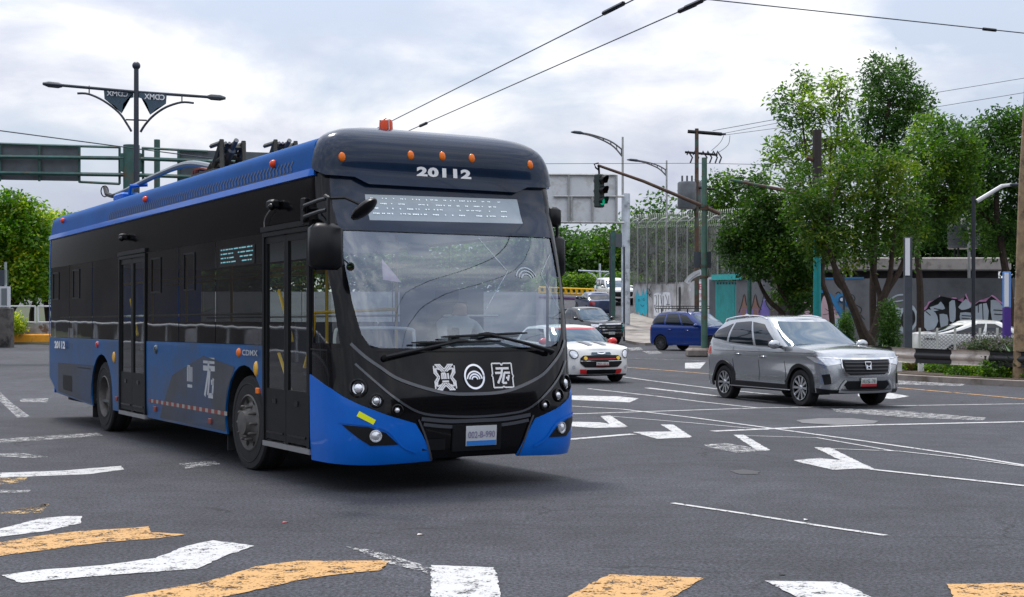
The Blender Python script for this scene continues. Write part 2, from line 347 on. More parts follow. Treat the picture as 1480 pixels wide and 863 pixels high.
def line(pts,w,m):
    """thin road line through photo points, w = width in metres"""
    q=[G(*p) for p in pts]; _k[0]+=1; z=.005+.0006*(_k[0]%5); Q=[]
    for i in range(len(q)-1):
        n=max(1,int((q[i+1]-q[i]).length/1.5))
        Q+=[q[i].lerp(q[i+1],k/n) for k in range(n)]
    Q.append(q[-1]); mb=MB()
    for i,p in enumerate(Q):
        d=Q[min(i+1,len(Q)-1)]-Q[max(i-1,0)]; d.z=0; d.normalize(); n=Vector((-d.y,d.x,0))*w/2
        for s in (1,-1):
            c=p+n*s; mb.v.append((c.x,c.y,zt(c.y)+z))
    for i in range(len(Q)-1): mb.f.append((2*i,2*i+1,2*i+3,2*i+2)); mb.m.append(0)
    return mb.build('lane_line',m,road)
for m,L_ in ((WP,[
 [(-60,778),(0,765),(60,750),(95,747),(118,747),(117,757),(70,768),(0,777),(-60,790)],
 [(2,833),(60,825),(150,818),(225,808),(270,790),(308,782),(368,790),(330,803),(285,823),(200,829),(120,836),(30,844)],
 [(622,818),(714,822),(722,856),(735,905),(620,905),(623,850)],
 [(1105,841),(1215,843),(1255,863),(1320,900),(1215,900),(1148,863)],
 [(0,684),(90,681),(175,674),(180,679),(130,686),(0,691)],
 [(822,572),(890,573),(923,576),(910,582),(822,578)],
 [(868,602),(882,601),(907,617),(885,617)],[(826,610),(868,611),(905,618),(860,619),(826,617)],
 [(915,625),(985,624),(998,633),(950,635)],[(955,614),(973,614),(1000,632),(985,632)],
 [(1060,629),(1075,629),(1113,651),(1095,652)],[(1176,647),(1200,648),(1265,679),(1240,678)],
 [(1147,666),(1185,663),(1235,668),(1262,677),(1205,680),(1155,669)],
 [(990,525),(1020,524),(1012,533),(990,533)],[(1240,560),(1314,573),(1290,577),(1240,573)]]),
 (YP,[[(-60,796),(0,785),(60,775),(120,768),(190,764),(215,762),(218,770),(268,773),(230,779),(150,785),(60,797),(0,805),(-60,818)],
 [(185,863),(300,842),(370,820),(430,812),(540,812),(565,812),(548,826),(500,830),(440,838),(330,863),(200,895),(90,895)],
 [(880,832),(1018,837),(975,863),(900,905),(755,905),(822,863)],
 [(1368,846),(1480,844),(1540,844),(1540,900),(1390,900),(1378,863)]]),
 (YPW,[[(-40,693),(40,690),(35,697),(0,701),(-40,704)],[(0,742),(60,736),(72,728),(60,742),(0,745)]]),
 (WPW,[[(0,635),(140,626),(150,630),(0,641)],[(28,577),(70,576),(68,582),(30,581)],[(258,671),(310,667),(318,672),(268,678)],[(0,709),(45,709),(40,712),(0,714)],
 [(0,656),(30,655),(70,661),(40,663),(0,660)],[(1018,643),(1050,641),(1085,647),(1112,652),(1065,655),(1020,646)],
 [(500,791),(540,797),(620,821),(620,831),(560,815),(530,803)],[(0,567),(16,582),(44,603),(25,604),(8,588),(0,580)],
 [(1200,590),(1300,594),(1425,604),(1420,608),(1320,604),(1210,596)],[(1290,548),(1400,553),(1390,558),(1290,556)],
 [(905,503),(925,502),(930,506),(912,507)],[(928,508),(950,507),(958,511),(938,512)]])):
    for p in L_: mark(p,m)
mark([(1150,608),(1185,605),(1230,605),(1270,609),(1262,613),(1210,615),(1160,612)],mat('patched_asphalt',(.13,.13,.135),.8,0,.2),'manhole_cover')
mark([(1055,681),(1075,679),(1098,682),(1095,686),(1068,686)],mat('tar',(.012,.012,.014),.5),'tar_patch')
line([(972,728),(1085,745),(1190,762),(1280,775)],.06,WP)
line([(660,650),(760,641),(915,628)],.16,WP); line([(1258,679),(1480,703),(1560,712)],.09,WP)
line([(1195,649),(1300,653),(1400,664),(1480,675)],.05,WP); line([(1072,630),(1180,633),(1290,652)],.05,WP)
line([(820,599),(1100,590),(1480,584),(1560,583)],.12,WP); line([(1030,624),(1120,620),(1250,615),(1480,610),(1560,608)],.17,WP)
line([(820,587),(900,592),(1000,604),(1095,617),(1240,637),(1400,660),(1520,680)],.08,WP); line([(880,602),(1000,612),(1110,622)],.05,WP)
line([(850,562),(950,573),(1095,590)],.09,WP); line([(935,561),(1040,573),(1120,581)],.17,WP); line([(900,545),(1040,563),(1130,572)],.1,WP)
line([(700,520),(905,531),(1030,541),(1150,550),(1290,560),(1480,577),(1600,588)],.13,YP)
line([(900,518),(1000,521),(1040,524)],.12,WPW); line([(860,575),(1100,560),(1480,547)],.03,WPW)
# litter and scraps on the road
for i,(a,b,c) in enumerate([(607,774,(.6,.55,.5)),(412,756,(.5,.1,.1)),(1165,752,(.6,.6,.6)),(1130,832,(.02,.02,.02))]):
    g=G(a,b); l=MB(); l.add([(g.x-.02,g.y-.015,g.z+.004),(g.x+.028,g.y-.005,g.z+.01),(g.x+.02,g.y+.025,g.z+.004),(g.x-.015,g.y+.015,g.z+.012)],[(0,1,2,3)])
    o=l.build('litter',mat('scrap_%d'%i,c,.8)); tag(o,['crumpled pale scrap on the asphalt in front of the bus','small red scrap on the asphalt left of the yellow stripe end','pale scrap on open asphalt beyond the long thin white line','small dark scrap on the asphalt above the short white stripe'][i],'litter')
# ---------------------------------------------------------------- trolleybus surface
BX,BY,BYAW=-.3231,12.4567,-1.0363
XC=-1.0
def lerp(x,xs,ys):
    if x<=xs[0]:return ys[0]
    if x>=xs[-1]:return ys[-1]
    i=bisect.bisect(xs,x)-1; t=(x-xs[i])/(xs[i+1]-xs[i]); n=len(xs)-1
    m0=(ys[i+1]-ys[max(i-1,0)])/(xs[i+1]-xs[max(i-1,0)]); m1=(ys[min(i+2,n)]-ys[i])/(xs[min(i+2,n)]-xs[i]); h=xs[i+1]-xs[i]
    return (2*t**3-3*t*t+1)*ys[i]+(t**3-2*t*t+t)*h*m0+(-2*t**3+3*t*t)*ys[i+1]+(t**3-t*t)*h*m1
ZX=[.25,.34,.5,.8,.97,1.2,1.6,2.0,2.4,2.65,2.9,3.05,3.15,3.22,3.28,3.32,3.345]
XX=[-.06,-.02,0,0,-.035,-.09,-.19,-.31,-.49,-.62,-.69,-.70,-.72,-.755,-.82,-.90,-.99]
ZW=[.25,.5,2.5,2.8,2.95,3.05,3.15,3.22,3.28,3.32,3.345]
WW=[1.255,1.275,1.275,1.268,1.25,1.23,1.19,1.13,1.01,.84,.55]
def xfr(z): return lerp(z,ZX,XX)
def wd(z): return lerp(z,ZW,WW)
PE=5.
_p=[(abs(math.sin(PI/2*i/600))**(2/PE),abs(math.cos(PI/2*i/600))**(2/PE)) for i in range(601)]; _L=[0]
for i in range(600): _L.append(_L[-1]+math.hypot((_p[i+1][0]-_p[i][0])*1.275,(_p[i+1][1]-_p[i][1])*.9))
A0=_L[-1]
def uni(a):
    a=min(max(a,0),A0); i=min(max(bisect.bisect(_L,a)-1,0),599); t=(a-_L[i])/(_L[i+1]-_L[i] or 1)
    return _p[i][0]+t*(_p[i+1][0]-_p[i][0])
def S0(a,z):
    s=-1 if a<0 else 1; aa=abs(a); w_=wd(z)
    if aa>=A0: return (XC-(aa-A0),s*w_,z)
    yy=uni(aa); pe=4.5+2.2*min(max((z-1)/1.8,0),1); g=max(0,1-yy**pe)**(1/pe)
    return (XC+(xfr(z)-XC)*g,s*w_*yy,z)
def S(a,z,off=0):
    p=S0(a,z)
    if not off: return p
    e=.006; q=S0(a+e,z); r=S0(a-e,z); u=S0(a,z+e); v=S0(a,z-e)
    da=Vector(q)-Vector(r); dz=Vector(u)-Vector(v); n=da.cross(dz).normalized()
    return tuple(Vector(p)+n*off)
def aX(x,z=1.5):      # door-side perimeter coordinate of a given x
    if x<=XC: return -(A0+XC-x)
    lo,hi=0,A0
    for _ in range(40):
        mid=(lo+hi)/2
        if S0(mid,z)[0]>x: lo=mid
        else: hi=mid
    return -lo
# ---------------------------------------------------------------- trolleybus
bus=empty('trolleybus',(BX,BY,0),'blue and black single-deck trolleybus numbered 20112 turning across the junction','bus',BYAW)
def A(x): return -(A0+XC-x)
aF=aX(-.84); AD0=A(-2.09)
# windscreen and the dark panel above it
WS=[(0,1.3),(.57,1.295),(.9,1.30),(1.0,1.33),(1.06,1.42),(1.12,1.7),(1.155,2.0),(1.165,2.37),(0,2.37)]
def sym(h): return h+[(-a,z) for a,z in reversed(h) if a>0]
ws=patch(sym(WS),S,-.012,.12,.12,'windscreen',GLASSW,bus)
up=patch([(-1.18,2.37),(1.18,2.37),(1.2,2.9),(-1.2,2.9)],S,0,.12,.12,'header_panel',VIS,bus,holes=[[(-.83,2.47),(.83,2.5),(.83,2.75),(-.83,2.72)]])
DISP=mat('led_display',(.24,.29,.33),.12,0,.15,2,coat=.6,emit=.16); disp=patch([(-.83,2.47),(.83,2.5),(.83,2.75),(-.83,2.72)],S,-.004,.2,.2,'destination_display',DISP,bus)
random.seed(5); mb=MB()
LEDM=mat('lit_led',(.8,.88,.92),.4,emit=.35)
for r,zr in enumerate((2.695,2.645,2.6,2.55)):
    a=-.78
    while a<.62:
        wv=random.choice([.017,.017,.034,.07]) if random.random()<.8 else 0
        if wv:
            n=max(1,int(wv/.017))
            for k in range(n):
                hh=random.choice([.002,.004,.006]); x0=a+k*.017
                mb.add([S(x0,zr-hh+x0*.018,.004),S(x0+.012,zr-hh+x0*.018,.004),S(x0+.012,zr+.005+x0*.018,.004),S(x0,zr+.006+x0*.018,.004)],[(0,1,2,3)])
        a+=wv+random.choice([.012,.02,.06])
mb.build('lit_text_row',LEDM,disp)
# black mask: pillars + lower nose
blueB=[(1.80,1.05),(1.6,1.0),(1.385,.93),(1.117,.80),(.883,.705),(.627,.625),(.56,.52),(.487,.385),(.45,.30)]
mask=patch([(max(a,aF),z) for a,z in sym([(0,.30)]+[p for p in reversed(blueB)]+[(1.8,1.3),(.98,1.3),(.57,1.295),(0,1.3)])],S,0,.08,.08,'nose_mask',BLK,bus)
def pil(s): return [(s*a,z) for a,z in ((.98,1.3),(1.8,1.3),(1.8,2.9),(1.2,2.9),(1.165,2.37),(1.155,2.0),(1.12,1.7),(1.06,1.42),(1.0,1.33))]
qw=[(-1.74,1.34),(-1.27,1.34),(-1.33,1.75),(-1.42,2.1),(-1.47,2.34),(-1.74,2.34)]
aFn=-aF if aF<0 else aF
pA=patch([(max(a,aF),z) for a,z in pil(-1)],S,0,.1,.1,'windscreen_pillar',BLK,bus,holes=[[(max(a,aF+.06),z) for a,z in qw]])
patch(pil(1),S,0,.1,.1,'windscreen_pillar',BLK,bus,holes=[[(-a,z) for a,z in qw]])
for s in (-1,1):
    q=[(max(a,aF+.06),z) for a,z in qw]; patch([(-s*a,z) for a,z in q] if s>0 else q,S,-.01,.2,.2,'quarter_window',GLASSD,bus)
for s in (-1,1):
    bm_=[(s*a,z) for a,z in [(.45,.285),(1.0,.265),(1.80,.262)]+blueB[:-1]+[(.45,.30)]]
    if s<0: bm_=[(max(a,aF),z) for a,z in bm_]
    o=patch(bm_,S,.012,.08,.08,'bumper_corner',BLUE,bus,thick=.03)
    fg=[(s*a,z) for a,z in ((1.27,.62),(1.05,.605),(.9,.55),(.79,.445),(1.03,.44),(1.12,.5))]
    patch(fg,S,.018,.08,.08,'fog_lamp_recess',SBLK,o)
    strokes([([(s*1.31,.645),(s*1.05,.625),(s*.88,.57),(s*.75,.43),(s*.62,.37)],.02)],S,.022,'crease',BLUE,o)
    p=Vector(S(s*.985 if s<0 else .95,.525,.02)); q=MB()
    M=Matrix.Translation(p)@(Vector(S(s*.97,.525,1))-Vector(S(s*.97,.525,0))).to_track_quat('Z','Y').to_matrix().to_4x4()
    q.lathe([(.055,-.03),(.055,.012),(.046,.012),(.045,.004),(.02,.016),(.0001,.018)],20,M); q.build('fog_lamp',LAMPW,o,True)
    for (a,z,r) in ((1.12,.945,.066),(.975,.835,.05),(.795,.748,.042)):
        if s>0: a=a-.05
        p=Vector(S(s*a,z,.004)); M=Matrix.Translation(p)@(Vector(S(s*a,z,1))-Vector(S(s*a,z,0))).to_track_quat('Z','Y').to_matrix().to_4x4()
        q=MB(); q.lathe([(r*1.35,-.02),(r*1.32,.012),(r*1.1,.016),(r*1.05,.0),(r*.95,-.02),(.0001,-.02)],24,M); h=q.build('headlight',BLK,bus,True)
        q=MB(); q.lathe([(r*.98,-.014),(r*.8,-.006),(r*.62,-.008),(r*.6,.002),(r*.4,.012),(.0001,.016)],24,M); q.build('lens',LAMPW,h,True)
patch([(-1.117,.745),(-.985,.665),(-1.005,.625),(-1.14,.70)],S,.02,.1,.1,'reflective_sticker',mat('yellow_reflector',(.8,.85,.0),.4,emit=.05),bus)  # slight glow added to the yellow, the sticker is no lamp
# nose relief
GLB=mat('nose_ridge',(.05,.055,.065),.2,0,coat=.8)  # paler than the black nose, the bevels' caught light put into the colour
smile=[(-1.16,1.34),(-1.05,1.23),(-.926,1.134),(-.735,1.01),(-.342,.893),(0,.872),(.342,.893),(.7,1.01),(.89,1.134),(1.03,1.25),(1.12,1.36)]
strokes([(smile,.028)],S,.01,'nose_ridge',GLB,bus)
lip=[(-1.13,1.16),(-.99,1.02),(-.815,.858),(-.586,.722),(-.3,.68),(0,.667),(.3,.68),(.55,.722),(.8,.88),(.97,1.02),(1.1,1.16)]
strokes([(lip,.02)],S,.012,'lower_lip',GLB,bus)
strokes([([(-1.8,1.285),(-.9,1.27),(0,1.262),(.9,1.27),(1.8,1.285)],.012)],S,.006,'panel_gap',RUB,bus)
for z,a1,w_ in ((.635,.57,.034),(.585,.55,.03)): strokes([([(-a1,z+.03),(-.3,z),(0,z-.004),(.3,z),(a1,z+.03)],w_)],S,.014,'bumper_bar',GLB,bus)
strokes([([(s*.6,.66),(s*.53,.5),(s*.46,.29)],.018) for s in (-1,1)],S,.02,'bumper_edge',GLB,bus)
# number plate
pb=patch([(-.26,.36),(.25,.36),(.25,.60),(-.26,.60)],S,.02,.2,.2,'plate_holder',SBLK,bus,thick=.02)
pw=patch([(-.125,.405),(.195,.405),(.195,.585),(-.125,.585)],S,.028,.2,.2,'number_plate',mat('plate_white',(.55,.58,.6),.4,0,.1),pb,thick=.006)
patch([(-.12,.408),(.19,.408),(.19,.45),(-.12,.45)],S,.031,.2,.2,'plate_band',mat('plate_blue',(.03,.2,.6),.4),pw)
text_on('002-B-990',S,-.105,.475,.175,.535,'plate_text',mat('plate_ink',(.22,.2,.32),.5),pw,.01,.031)
patch([(-.56,.38),(-.33,.38),(-.33,.48),(-.56,.48)],S,.012,.2,.2,'tow_cover',SBLK,bus)
# emblems
mb=MB(); u0,v0,u1,v1=-.415,.915,-.195,1.145
cx_,cy_=(u0+u1)/2,(v0+v1)/2; hw,hh=(u1-u0)/2,(v1-v0)/2
def Q(x,y): return (cx_+x*hw,cy_+y*hh)
Ls=[]
for s in (1,-1):
    for k in range(3):
        Ls.append(([Q(-.38-.2*k,s*.98),Q(0,s*(.62-.2*k)),Q(.38+.2*k,s*.98)],.0125))
        Ls.append(([Q(s*.98,-.38-.2*k),Q(s*(.66-.2*k if k<2 else .5),0),Q(s*.98,.38+.2*k)],.0125))
for sx in (1,-1):
    for sy in (1,-1):
        Ls.append(([Q(sx*.3,sy*.98),Q(sx*.86,sy*.98)],.013)); Ls.append(([Q(sx*.96,sy*.9),Q(sx*.96,sy*.3)],.013)); Ls.append(([Q(sx*.45,sy*.6),Q(sx*.78,sy*.72),Q(sx*.72,sy*.3)],.012))
for pts,w_ in Ls:
    for i in range(len(pts)-1):
        for q in ribbon2(pts[i:i+2],w_,1): mb.add([S(a,b,.006) for a,b in q],[(0,1,2,3)])
emb=mb.build('city_emblem',WHT,bus)
patch([(cx_-.052,cy_-.05),(cx_+.052,cy_-.05),(cx_+.052,cy_+.05),(cx_-.052,cy_+.05)],S,.008,.2,.2,'emblem_core',BLK,emb)
strokes([([Q(-.3,-.15),Q(-.3,.3)],.016),([Q(-.3,.3),Q(.05,.3)],.016),([Q(-.12,-.15),Q(-.12,.3)],.016),([Q(.05,-.15),Q(.05,.3)],.016),([Q(.28,-.15),Q(.28,.3)],.018),([Q(-.3,-.34),Q(.3,-.34)],.016)],S,.011,'emblem_letters',WHT,emb,n=1)
# round maker badge: ring with three arcs
bc=(-.003,1.028)
mb=MB()
rb=circ(*bc,.099,40,.107)
for q in ribbon2(rb,.018,1,True): mb.add([S(a,b,.012) for a,b in q],[(0,1,2,3)])
badge=mb.build('maker_badge',CHR,bus)
strokes([(circ(bc[0],bc[1]-.03,r,20,r*1.0,.12,PI-.12),.014) for r in (.03,.053,.077)],S,.014,'badge_arcs',CHR,badge,n=1)
# operator badge: notched square with slanted letters
u0,v0,u1,v1=.188,.918,.41,1.152; cx_,cy_=(u0+u1)/2,(v0+v1)/2; hw,hh=(u1-u0)/2,(v1-v0)/2
oc=[(-.95,.95),(-.12,.95),(0,.78),(.12,.95),(.95,.95),(.95,.12),(1.0,0.0),(1.05,-.1),(.95,-.2),(.95,-.95),(.12,-.95),(0,-.85),(-.12,-.95),(-.95,-.95),(-.95,-.12),(-1.05,0),(-.95,.12)]
ob=strokes([([Q(*oc[i]),Q(*oc[(i+1)%len(oc)])],.013) for i in range(len(oc))],S,.007,'operator_badge',WHT,bus,n=1)
TE=[([Q(-.6,.55),Q(.66,.55)],.02),([Q(-.7,.2),Q(-.05,.2)],.02),([Q(.02,.52),Q(-.12,.0),Q(-.52,-.62)],.022),([Q(.18,.2),Q(.74,.2)],.02),([Q(.2,.2),Q(-.08,-.6)],.022),([Q(-.08,-.6),Q(.34,-.6)],.02),([Q(.3,-.2),Q(.62,-.2)],.018),([Q(.62,.02),Q(.46,-.42)],.02)]
strokes(TE,S,.007,'badge_letters',WHT,ob,n=1)
# wipers
def wiper(pv,el,b0,b1):
    mb=MB()
    mb.tube([S(*pv,.03),S(*pv,.075),S(*[(pv[i]+el[i])/2 for i in(0,1)],.085),S(*el,.06)],[.03,.022,.017,.012],8)
    o=mb.build('wiper_arm',SBLK,bus,True)
    q=MB(); n=10; q.tube([S(b0[0]+(b1[0]-b0[0])*i/n,b0[1]+(b1[1]-b0[1])*i/n,.045) for i in range(n+1)],[.007]+[.013]*(n-1)+[.007],6)
    q.tube([S(el[0]+d,el[1],.055) for d in (-.09,0,.09)],[.012,.026,.012],6)
    q.build('wiper_blade',RUB,o,True)
wiper((-.876,1.205),(-.14,1.345),(-.62,1.335),(.30,1.345)); wiper((.85,1.24),(.16,1.405),(-.32,1.385),(.60,1.42))
# visor over the windscreen
vb=[(-1.50,2.935),(-1.26,2.872),(-.94,2.862),(-.80,2.80),(0,2.80),(.80,2.80),(.94,2.862),(1.26,2.872),(1.50,2.935)]
vt=[(1.38,3.1),(1.42,3.25),(1.7,3.4)]
vis=patch(vb+[(1.52,2.95),(1.58,3.15),(1.9,3.343),(-1.9,3.343),(-1.58,3.15),(-1.52,2.95)],S,.05,.08,.03,'visor',VIS,bus,thick=.06,ang=50)
text_on('20112',S,-.30,2.905,.30,3.005,'fleet_number',WHT,vis,.055,.056,space=1.12)
for a,z in ((-1.09,3.045),(-.365,3.10),(-.01,3.112),(.33,3.112),(1.03,3.09)):
    p=Vector(S(a,z,.05)); q=MB(); q.ball((0,0,0),1,8,(.03,.027,.042)); 
    M=Matrix.Translation(p)@(Vector(S(a,z,1))-Vector(S(a,z,0))).to_track_quat('Z','Y').to_matrix().to_4x4()
    q=MB(); q.ball((0,0,0),1,8,(.034,.046,.022)); o=q.build('marker_lamp',ORG,bus,True); o.matrix_local=M
q=MB(); q.lathe([(.066,0),(.066,.085),(.058,.105),(.0001,.11)],20); bb=q.build('roof_beacon',mat('beacon_orange',(.7,.06,.006),.3,coat=.3,spec=.2),bus,True); bb.location=(-1.05,-.42,3.375)
q=MB(); q.cyl((0,0,-.04),.085,.04); q.build('beacon_base',SBLK,bb,True)
q=MB(); q.tube([(.072,0,0),(.064,.0,.11),(0,0,.135),(-.064,0,.11),(-.072,0,0)],.006,5); q.tube([(0,.072,0),(0,.064,.11),(0,0,.135),(0,-.064,.11),(0,-.072,0)],.006,5); q.build('beacon_cage',STEEL,bb)
# roof
q=MB(); prof=[(-1.17,3.235),(-1.0,3.29),(-.6,3.345),(-.3,3.36),(.3,3.36),(.6,3.345),(1.0,3.29),(1.17,3.235)]
xs=[-.99,-2,-4,-6,-8,-10,-11.6,-11.95]
for i,x in enumerate(xs):
    for y,z in prof: q.v.append((x,y,z-(.12 if x<-11.9 else 0)-.01))
for i in range(len(xs)-1):
    for k in range(len(prof)-1): a=i*8+k; q.f.append((a,a+8,a+9,a+1)); q.m.append(0)
q.build('roof_skin',RBLUE,bus,True,60)
def SR(a,z,off=0):      # steep roof fairing beside the hump
    p=S0(a,z); s=-1 if a<0 else 1; y=lerp(z,[2.94,3.1,3.19,3.23,3.27],[1.262,1.235,1.215,1.18,1.10]); return (p[0],s*(y+off),z)
for s in (-1,1):
    strip=patch([(s*a,z) for a,z in ((-A(-12),2.88),(-A(-12),2.945),(1.5,2.945),(1.48,2.88))],S,.03,.3,.03,'drip_rail',BLUE,bus,thick=.03)
    rp=patch([(s*a,z) for a,z in ((-A(-11.97),2.95),(1.52,2.95),(1.60,3.1),(1.74,3.2),(1.95,3.265),(-A(-11.97),3.265))],SR,.004,.3,.04,'roof_fairing',RBLUE,bus,thick=.02)
    if s<0:
        mb=MB()
        for k in range(74):
            x=-1.4-k*.094; u=A(x)
            for qd in ribbon2([(u+.03,2.972),(u-.012,3.022),(u+.03,3.072)],.03,1): mb.add([SR(a,b,.008) for a,b in qd],[(0,1,2,3)])
        mb.build('louvre',mat('louvre_dark',(.008,.02,.06),.4),rp)
        patch([(A(-8.3),2.957),(A(-1.35),2.957),(A(-1.35),2.966),(A(-8.3),2.966)],SR,.007,.5,.1,'louvre_edge',SBLK,rp)
        for x,z in ((-1.9,3.10),(-6.47,3.11),(-11.2,3.15)):
            q=MB(); q.ball(SR(A(x),z,.01),.042,8); q.build('side_marker',mat('red_amber_lens',(.75,.06,.01),.3,coat=.3,spec=.2),rp,True)
# skirts, door side
def arch(xc,r,z0,n=14,squash=1.0):   # points along an arch going from rear to front
    a0=math.asin(max(-1,min(1,(z0-.49)/r))); return [(xc+r*math.cos(t),.49+r*math.sin(t)) for t in [PI-a0+(2*a0-PI)*i/n for i in range(n+1)]]
def skirt(pts,side,m,name='skirt_panel',off=0,thick=.02):
    pl=[(A(x),z) for x,z in pts]
    if side>0: pl=[(-a,z) for a,z in reversed(pl)]
    return patch(pl,S,off,.25,.12,name,m,bus,thick=thick)
for side in (-1,1):
    re=[(-12,.66),(-11.45,.42)]+[(-9.15,.33)]+[p for p in arch(-8.6,.60,.33)]
    if side<0:
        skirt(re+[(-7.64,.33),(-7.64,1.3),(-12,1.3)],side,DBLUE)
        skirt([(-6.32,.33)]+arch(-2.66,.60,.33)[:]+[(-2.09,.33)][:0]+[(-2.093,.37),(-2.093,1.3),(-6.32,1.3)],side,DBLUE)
    else:
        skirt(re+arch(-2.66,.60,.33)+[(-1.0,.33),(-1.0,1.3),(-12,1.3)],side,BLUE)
    for xc in (-8.6,-2.66):     # wheel housing
        mb=MB(); ar=arch(xc,.61,.36)
        for i,(x,z) in enumerate(ar):
            mb.v+=[(x,side*1.262,z),(x,side*.75,z)]
        for i in range(len(ar)-1): mb.f.append((2*i,2*i+1,2*i+3,2*i+2)); mb.m.append(0)
        mb.build('wheel_housing',RUB,bus)
gr=skirt([(-11.35,.45),(-9.25,.36),(-9.2,.62),(-9.05,.92),(-11.35,.9)],-1,GREYSK,'grey_skirt',.003,0)
gr2=skirt([(-5.75,.36),(-3.27,.36),(-3.27,.55),(-3.2,.8),(-2.95,1.06),(-4.0,1.16),(-5.2,.9)],-1,GREYSK,'grey_skirt',.003,0)
sf=lambda u,v,off=0: (u,-1.275-off,v)
# reflector strip, letters and lamps on the skirt
for k in range(14):
    mb=MB(); mb2=MB()
    x=-6.2+k*.215
    for M_,xx in ((mb,x),(mb2,x+.108)): M_.add([sf(xx,.53,.005),sf(xx+.1,.53,.005),sf(xx+.1,.575,.005),sf(xx,.575,.005)],[(0,1,2,3)])
    mb.build('red_reflector',mat('dull_red',(.22,.05,.04),.5),gr2); mb2.build('white_reflector',mat('dull_white',(.3,.28,.26),.5),gr2)
SIL=mat('silver_vinyl',(.42,.44,.46),.4,0,.1)
cx_,cy_,hw,hh=-3.83,.915,.24,.215
strokes([(l,w_*1.9) for l,w_ in [([Q(-.75,.9),Q(.9,.9)],.035),([Q(-.75,.5),Q(-.1,.5)],.03),([Q(.1,.5),Q(.95,.5)],.03),([Q(.05,.9),Q(0,.3),Q(-.5,-.95)],.03),([Q(.25,.5),Q(-.05,-.9)],.03),([Q(-.0,-.9),Q(.7,-.9)],.03),([Q(.4,-.2),Q(.8,-.2)],.03),([Q(.75,0),Q(.6,-.85)],.028)]],sf,.006,'operator_letters',SIL,bus,n=1)
cx_,cy_,hw,hh=-4.5,.93,.11,.13
strokes([(l,.035) for l in [[Q(-.8,-.6),Q(-.8,.7)],[Q(-.8,.7),Q(.1,.7)],[Q(-.3,-.6),Q(-.3,.7)],[Q(.15,-.6),Q(.15,.7)],[Q(.7,-.6),Q(.7,.7)],[Q(-.8,-1.0),Q(.8,-1.0)]]],sf,.006,'city_letters',SIL,bus,n=1)
text_on('20112',sf,-11.5,1.13,-10.75,1.25,'fleet_number',WHT,bus,.05,.03)
text_on('CDMX',sf,-2.66,1.19,-2.2,1.25,'city_name',SIL,bus,.02,.026)
for x,z,m_,rx,rz in ((-2.82,1.215,ORG,.06,.05),(-5.88,1.2,mat('smoke_lens',(.03,.05,.07),.2,coat=1),.06,.06),(-8.83,1.223,RED,.06,.05),(-2.30,1.06,mat('lamp_yellow',(.75,.4,.03),.3,coat=.5),.05,.08),(-7.9,1.06,mat('lamp_yellow'),.05,.08)):
    q=MB(); q.ball(sf(x,z,.0),1,8,(rx,.03,rz)); q.build('side_lamp',m_,bus,True)
for x,z in ((-2.235,.84),(-5.9,.46),(-3.75,.44),(-7.75,.5)):
    q=MB(); q.box(sf(x,z,.008),(.09,.03,.06),b=.006); q.build('side_reflector',ORG if z>.8 else mat('dull_red'),bus)
skirt([(-11.0,.5),(-10.4,.48),(-10.4,.72),(-11.0,.72)],-1,SBLK,'service_grille',.006,0)
skirt([(-10.0,.86),(-9.2,.86),(-9.2,.872),(-10.0,.872)],-1,SBLK,'panel_gap',.006,0)
# side glazing
def side_panel(x0,x1,z0,z1,m,name,side=-1,off=0,thick=0,parent=bus):
    a0,a1=A(x0),A(x1)
    pl=[(a0,z0),(a1,z0),(a1,z1),(a0,z1)]
    if side>0: pl=[(-a,z) for a,z in reversed(pl)]
    return patch(pl,S,off,.5,.25,name,m,parent,thick=thick)
for side in (-1,1):
    side_panel(-12,-1.0 if side>0 else -2.11,2.42,2.9,BLK,'upper_band',side)
    xr=[-11.93,-10.6,-9.15,-7.66] ; segs=[(xr[i],xr[i+1]) for i in range(3)]+[(-6.30,-4.95),(-4.95,-3.6),(-3.6,-2.13)]
    if side>0: segs=[(-11.93,-10.4),(-10.4,-8.9),(-8.9,-7.4),(-7.4,-5.9),(-5.9,-4.4),(-4.4,-2.9),(-2.9,-1.02)]
    for i,(a,b) in enumerate(segs):
        wn=side_panel(a+.012,b-.012,1.305,2.42,GLASSB if side<0 else GLASSC,'side_window',side,-.004)
        side_panel(a-.012,a+.012,1.305,2.42,RUB,'window_gap',side,-.02)
        if side<0 and i in (0,1,3,4):
            c=(a+b)/2-.1; w_=.36; f=MB()
            for d in (0,):
                x0=c-w_+d*.9; 
                for bx in ((x0,2.12,.02,.42),(x0+.40,2.12,.02,.42),(x0+.2,2.33,.42,.02),(x0+.2,1.91,.42,.02)): f.box((bx[0],-1.277,bx[1]),(bx[2],.012,bx[3]))
            f.build('hopper_frame',SBLK,wn)
    if side<0: side_panel(-12,-11.93,1.3,2.9,BLUE,'rear_pillar',side,.004)
# small side route display
sdp=side_panel(-3.45,-2.35,2.13,2.33,mat('side_display_black',(.004,.005,.006),.3),'side_display',-1,.002)
mb=MB(); rs=random.Random(4)
for r_ in range(4):
    x=-3.4
    while x<-2.42:
        w_=rs.choice([.05,.09,.14])
        if not -2.98<x<-2.86: mb.add([sf(x,2.305-r_*.045,.006),sf(min(x+w_,-2.38),2.305-r_*.045,.006),sf(min(x+w_,-2.38),2.318-r_*.045,.006),sf(x,2.318-r_*.045,.006)],[(0,1,2,3)])
        x+=w_+rs.choice([.02,.03])
mb.build('route_text_row',mat('teal_led',(.25,.6,.65),.4,emit=.2),sdp)
# rear
mb=MB(); mb.box((-11.99,0,1.8),(.02,2.5,2.25)); mb.box((-11.99,0,.55),(.02,2.4,.3)); mb.build('rear_panel',BLUE,bus)
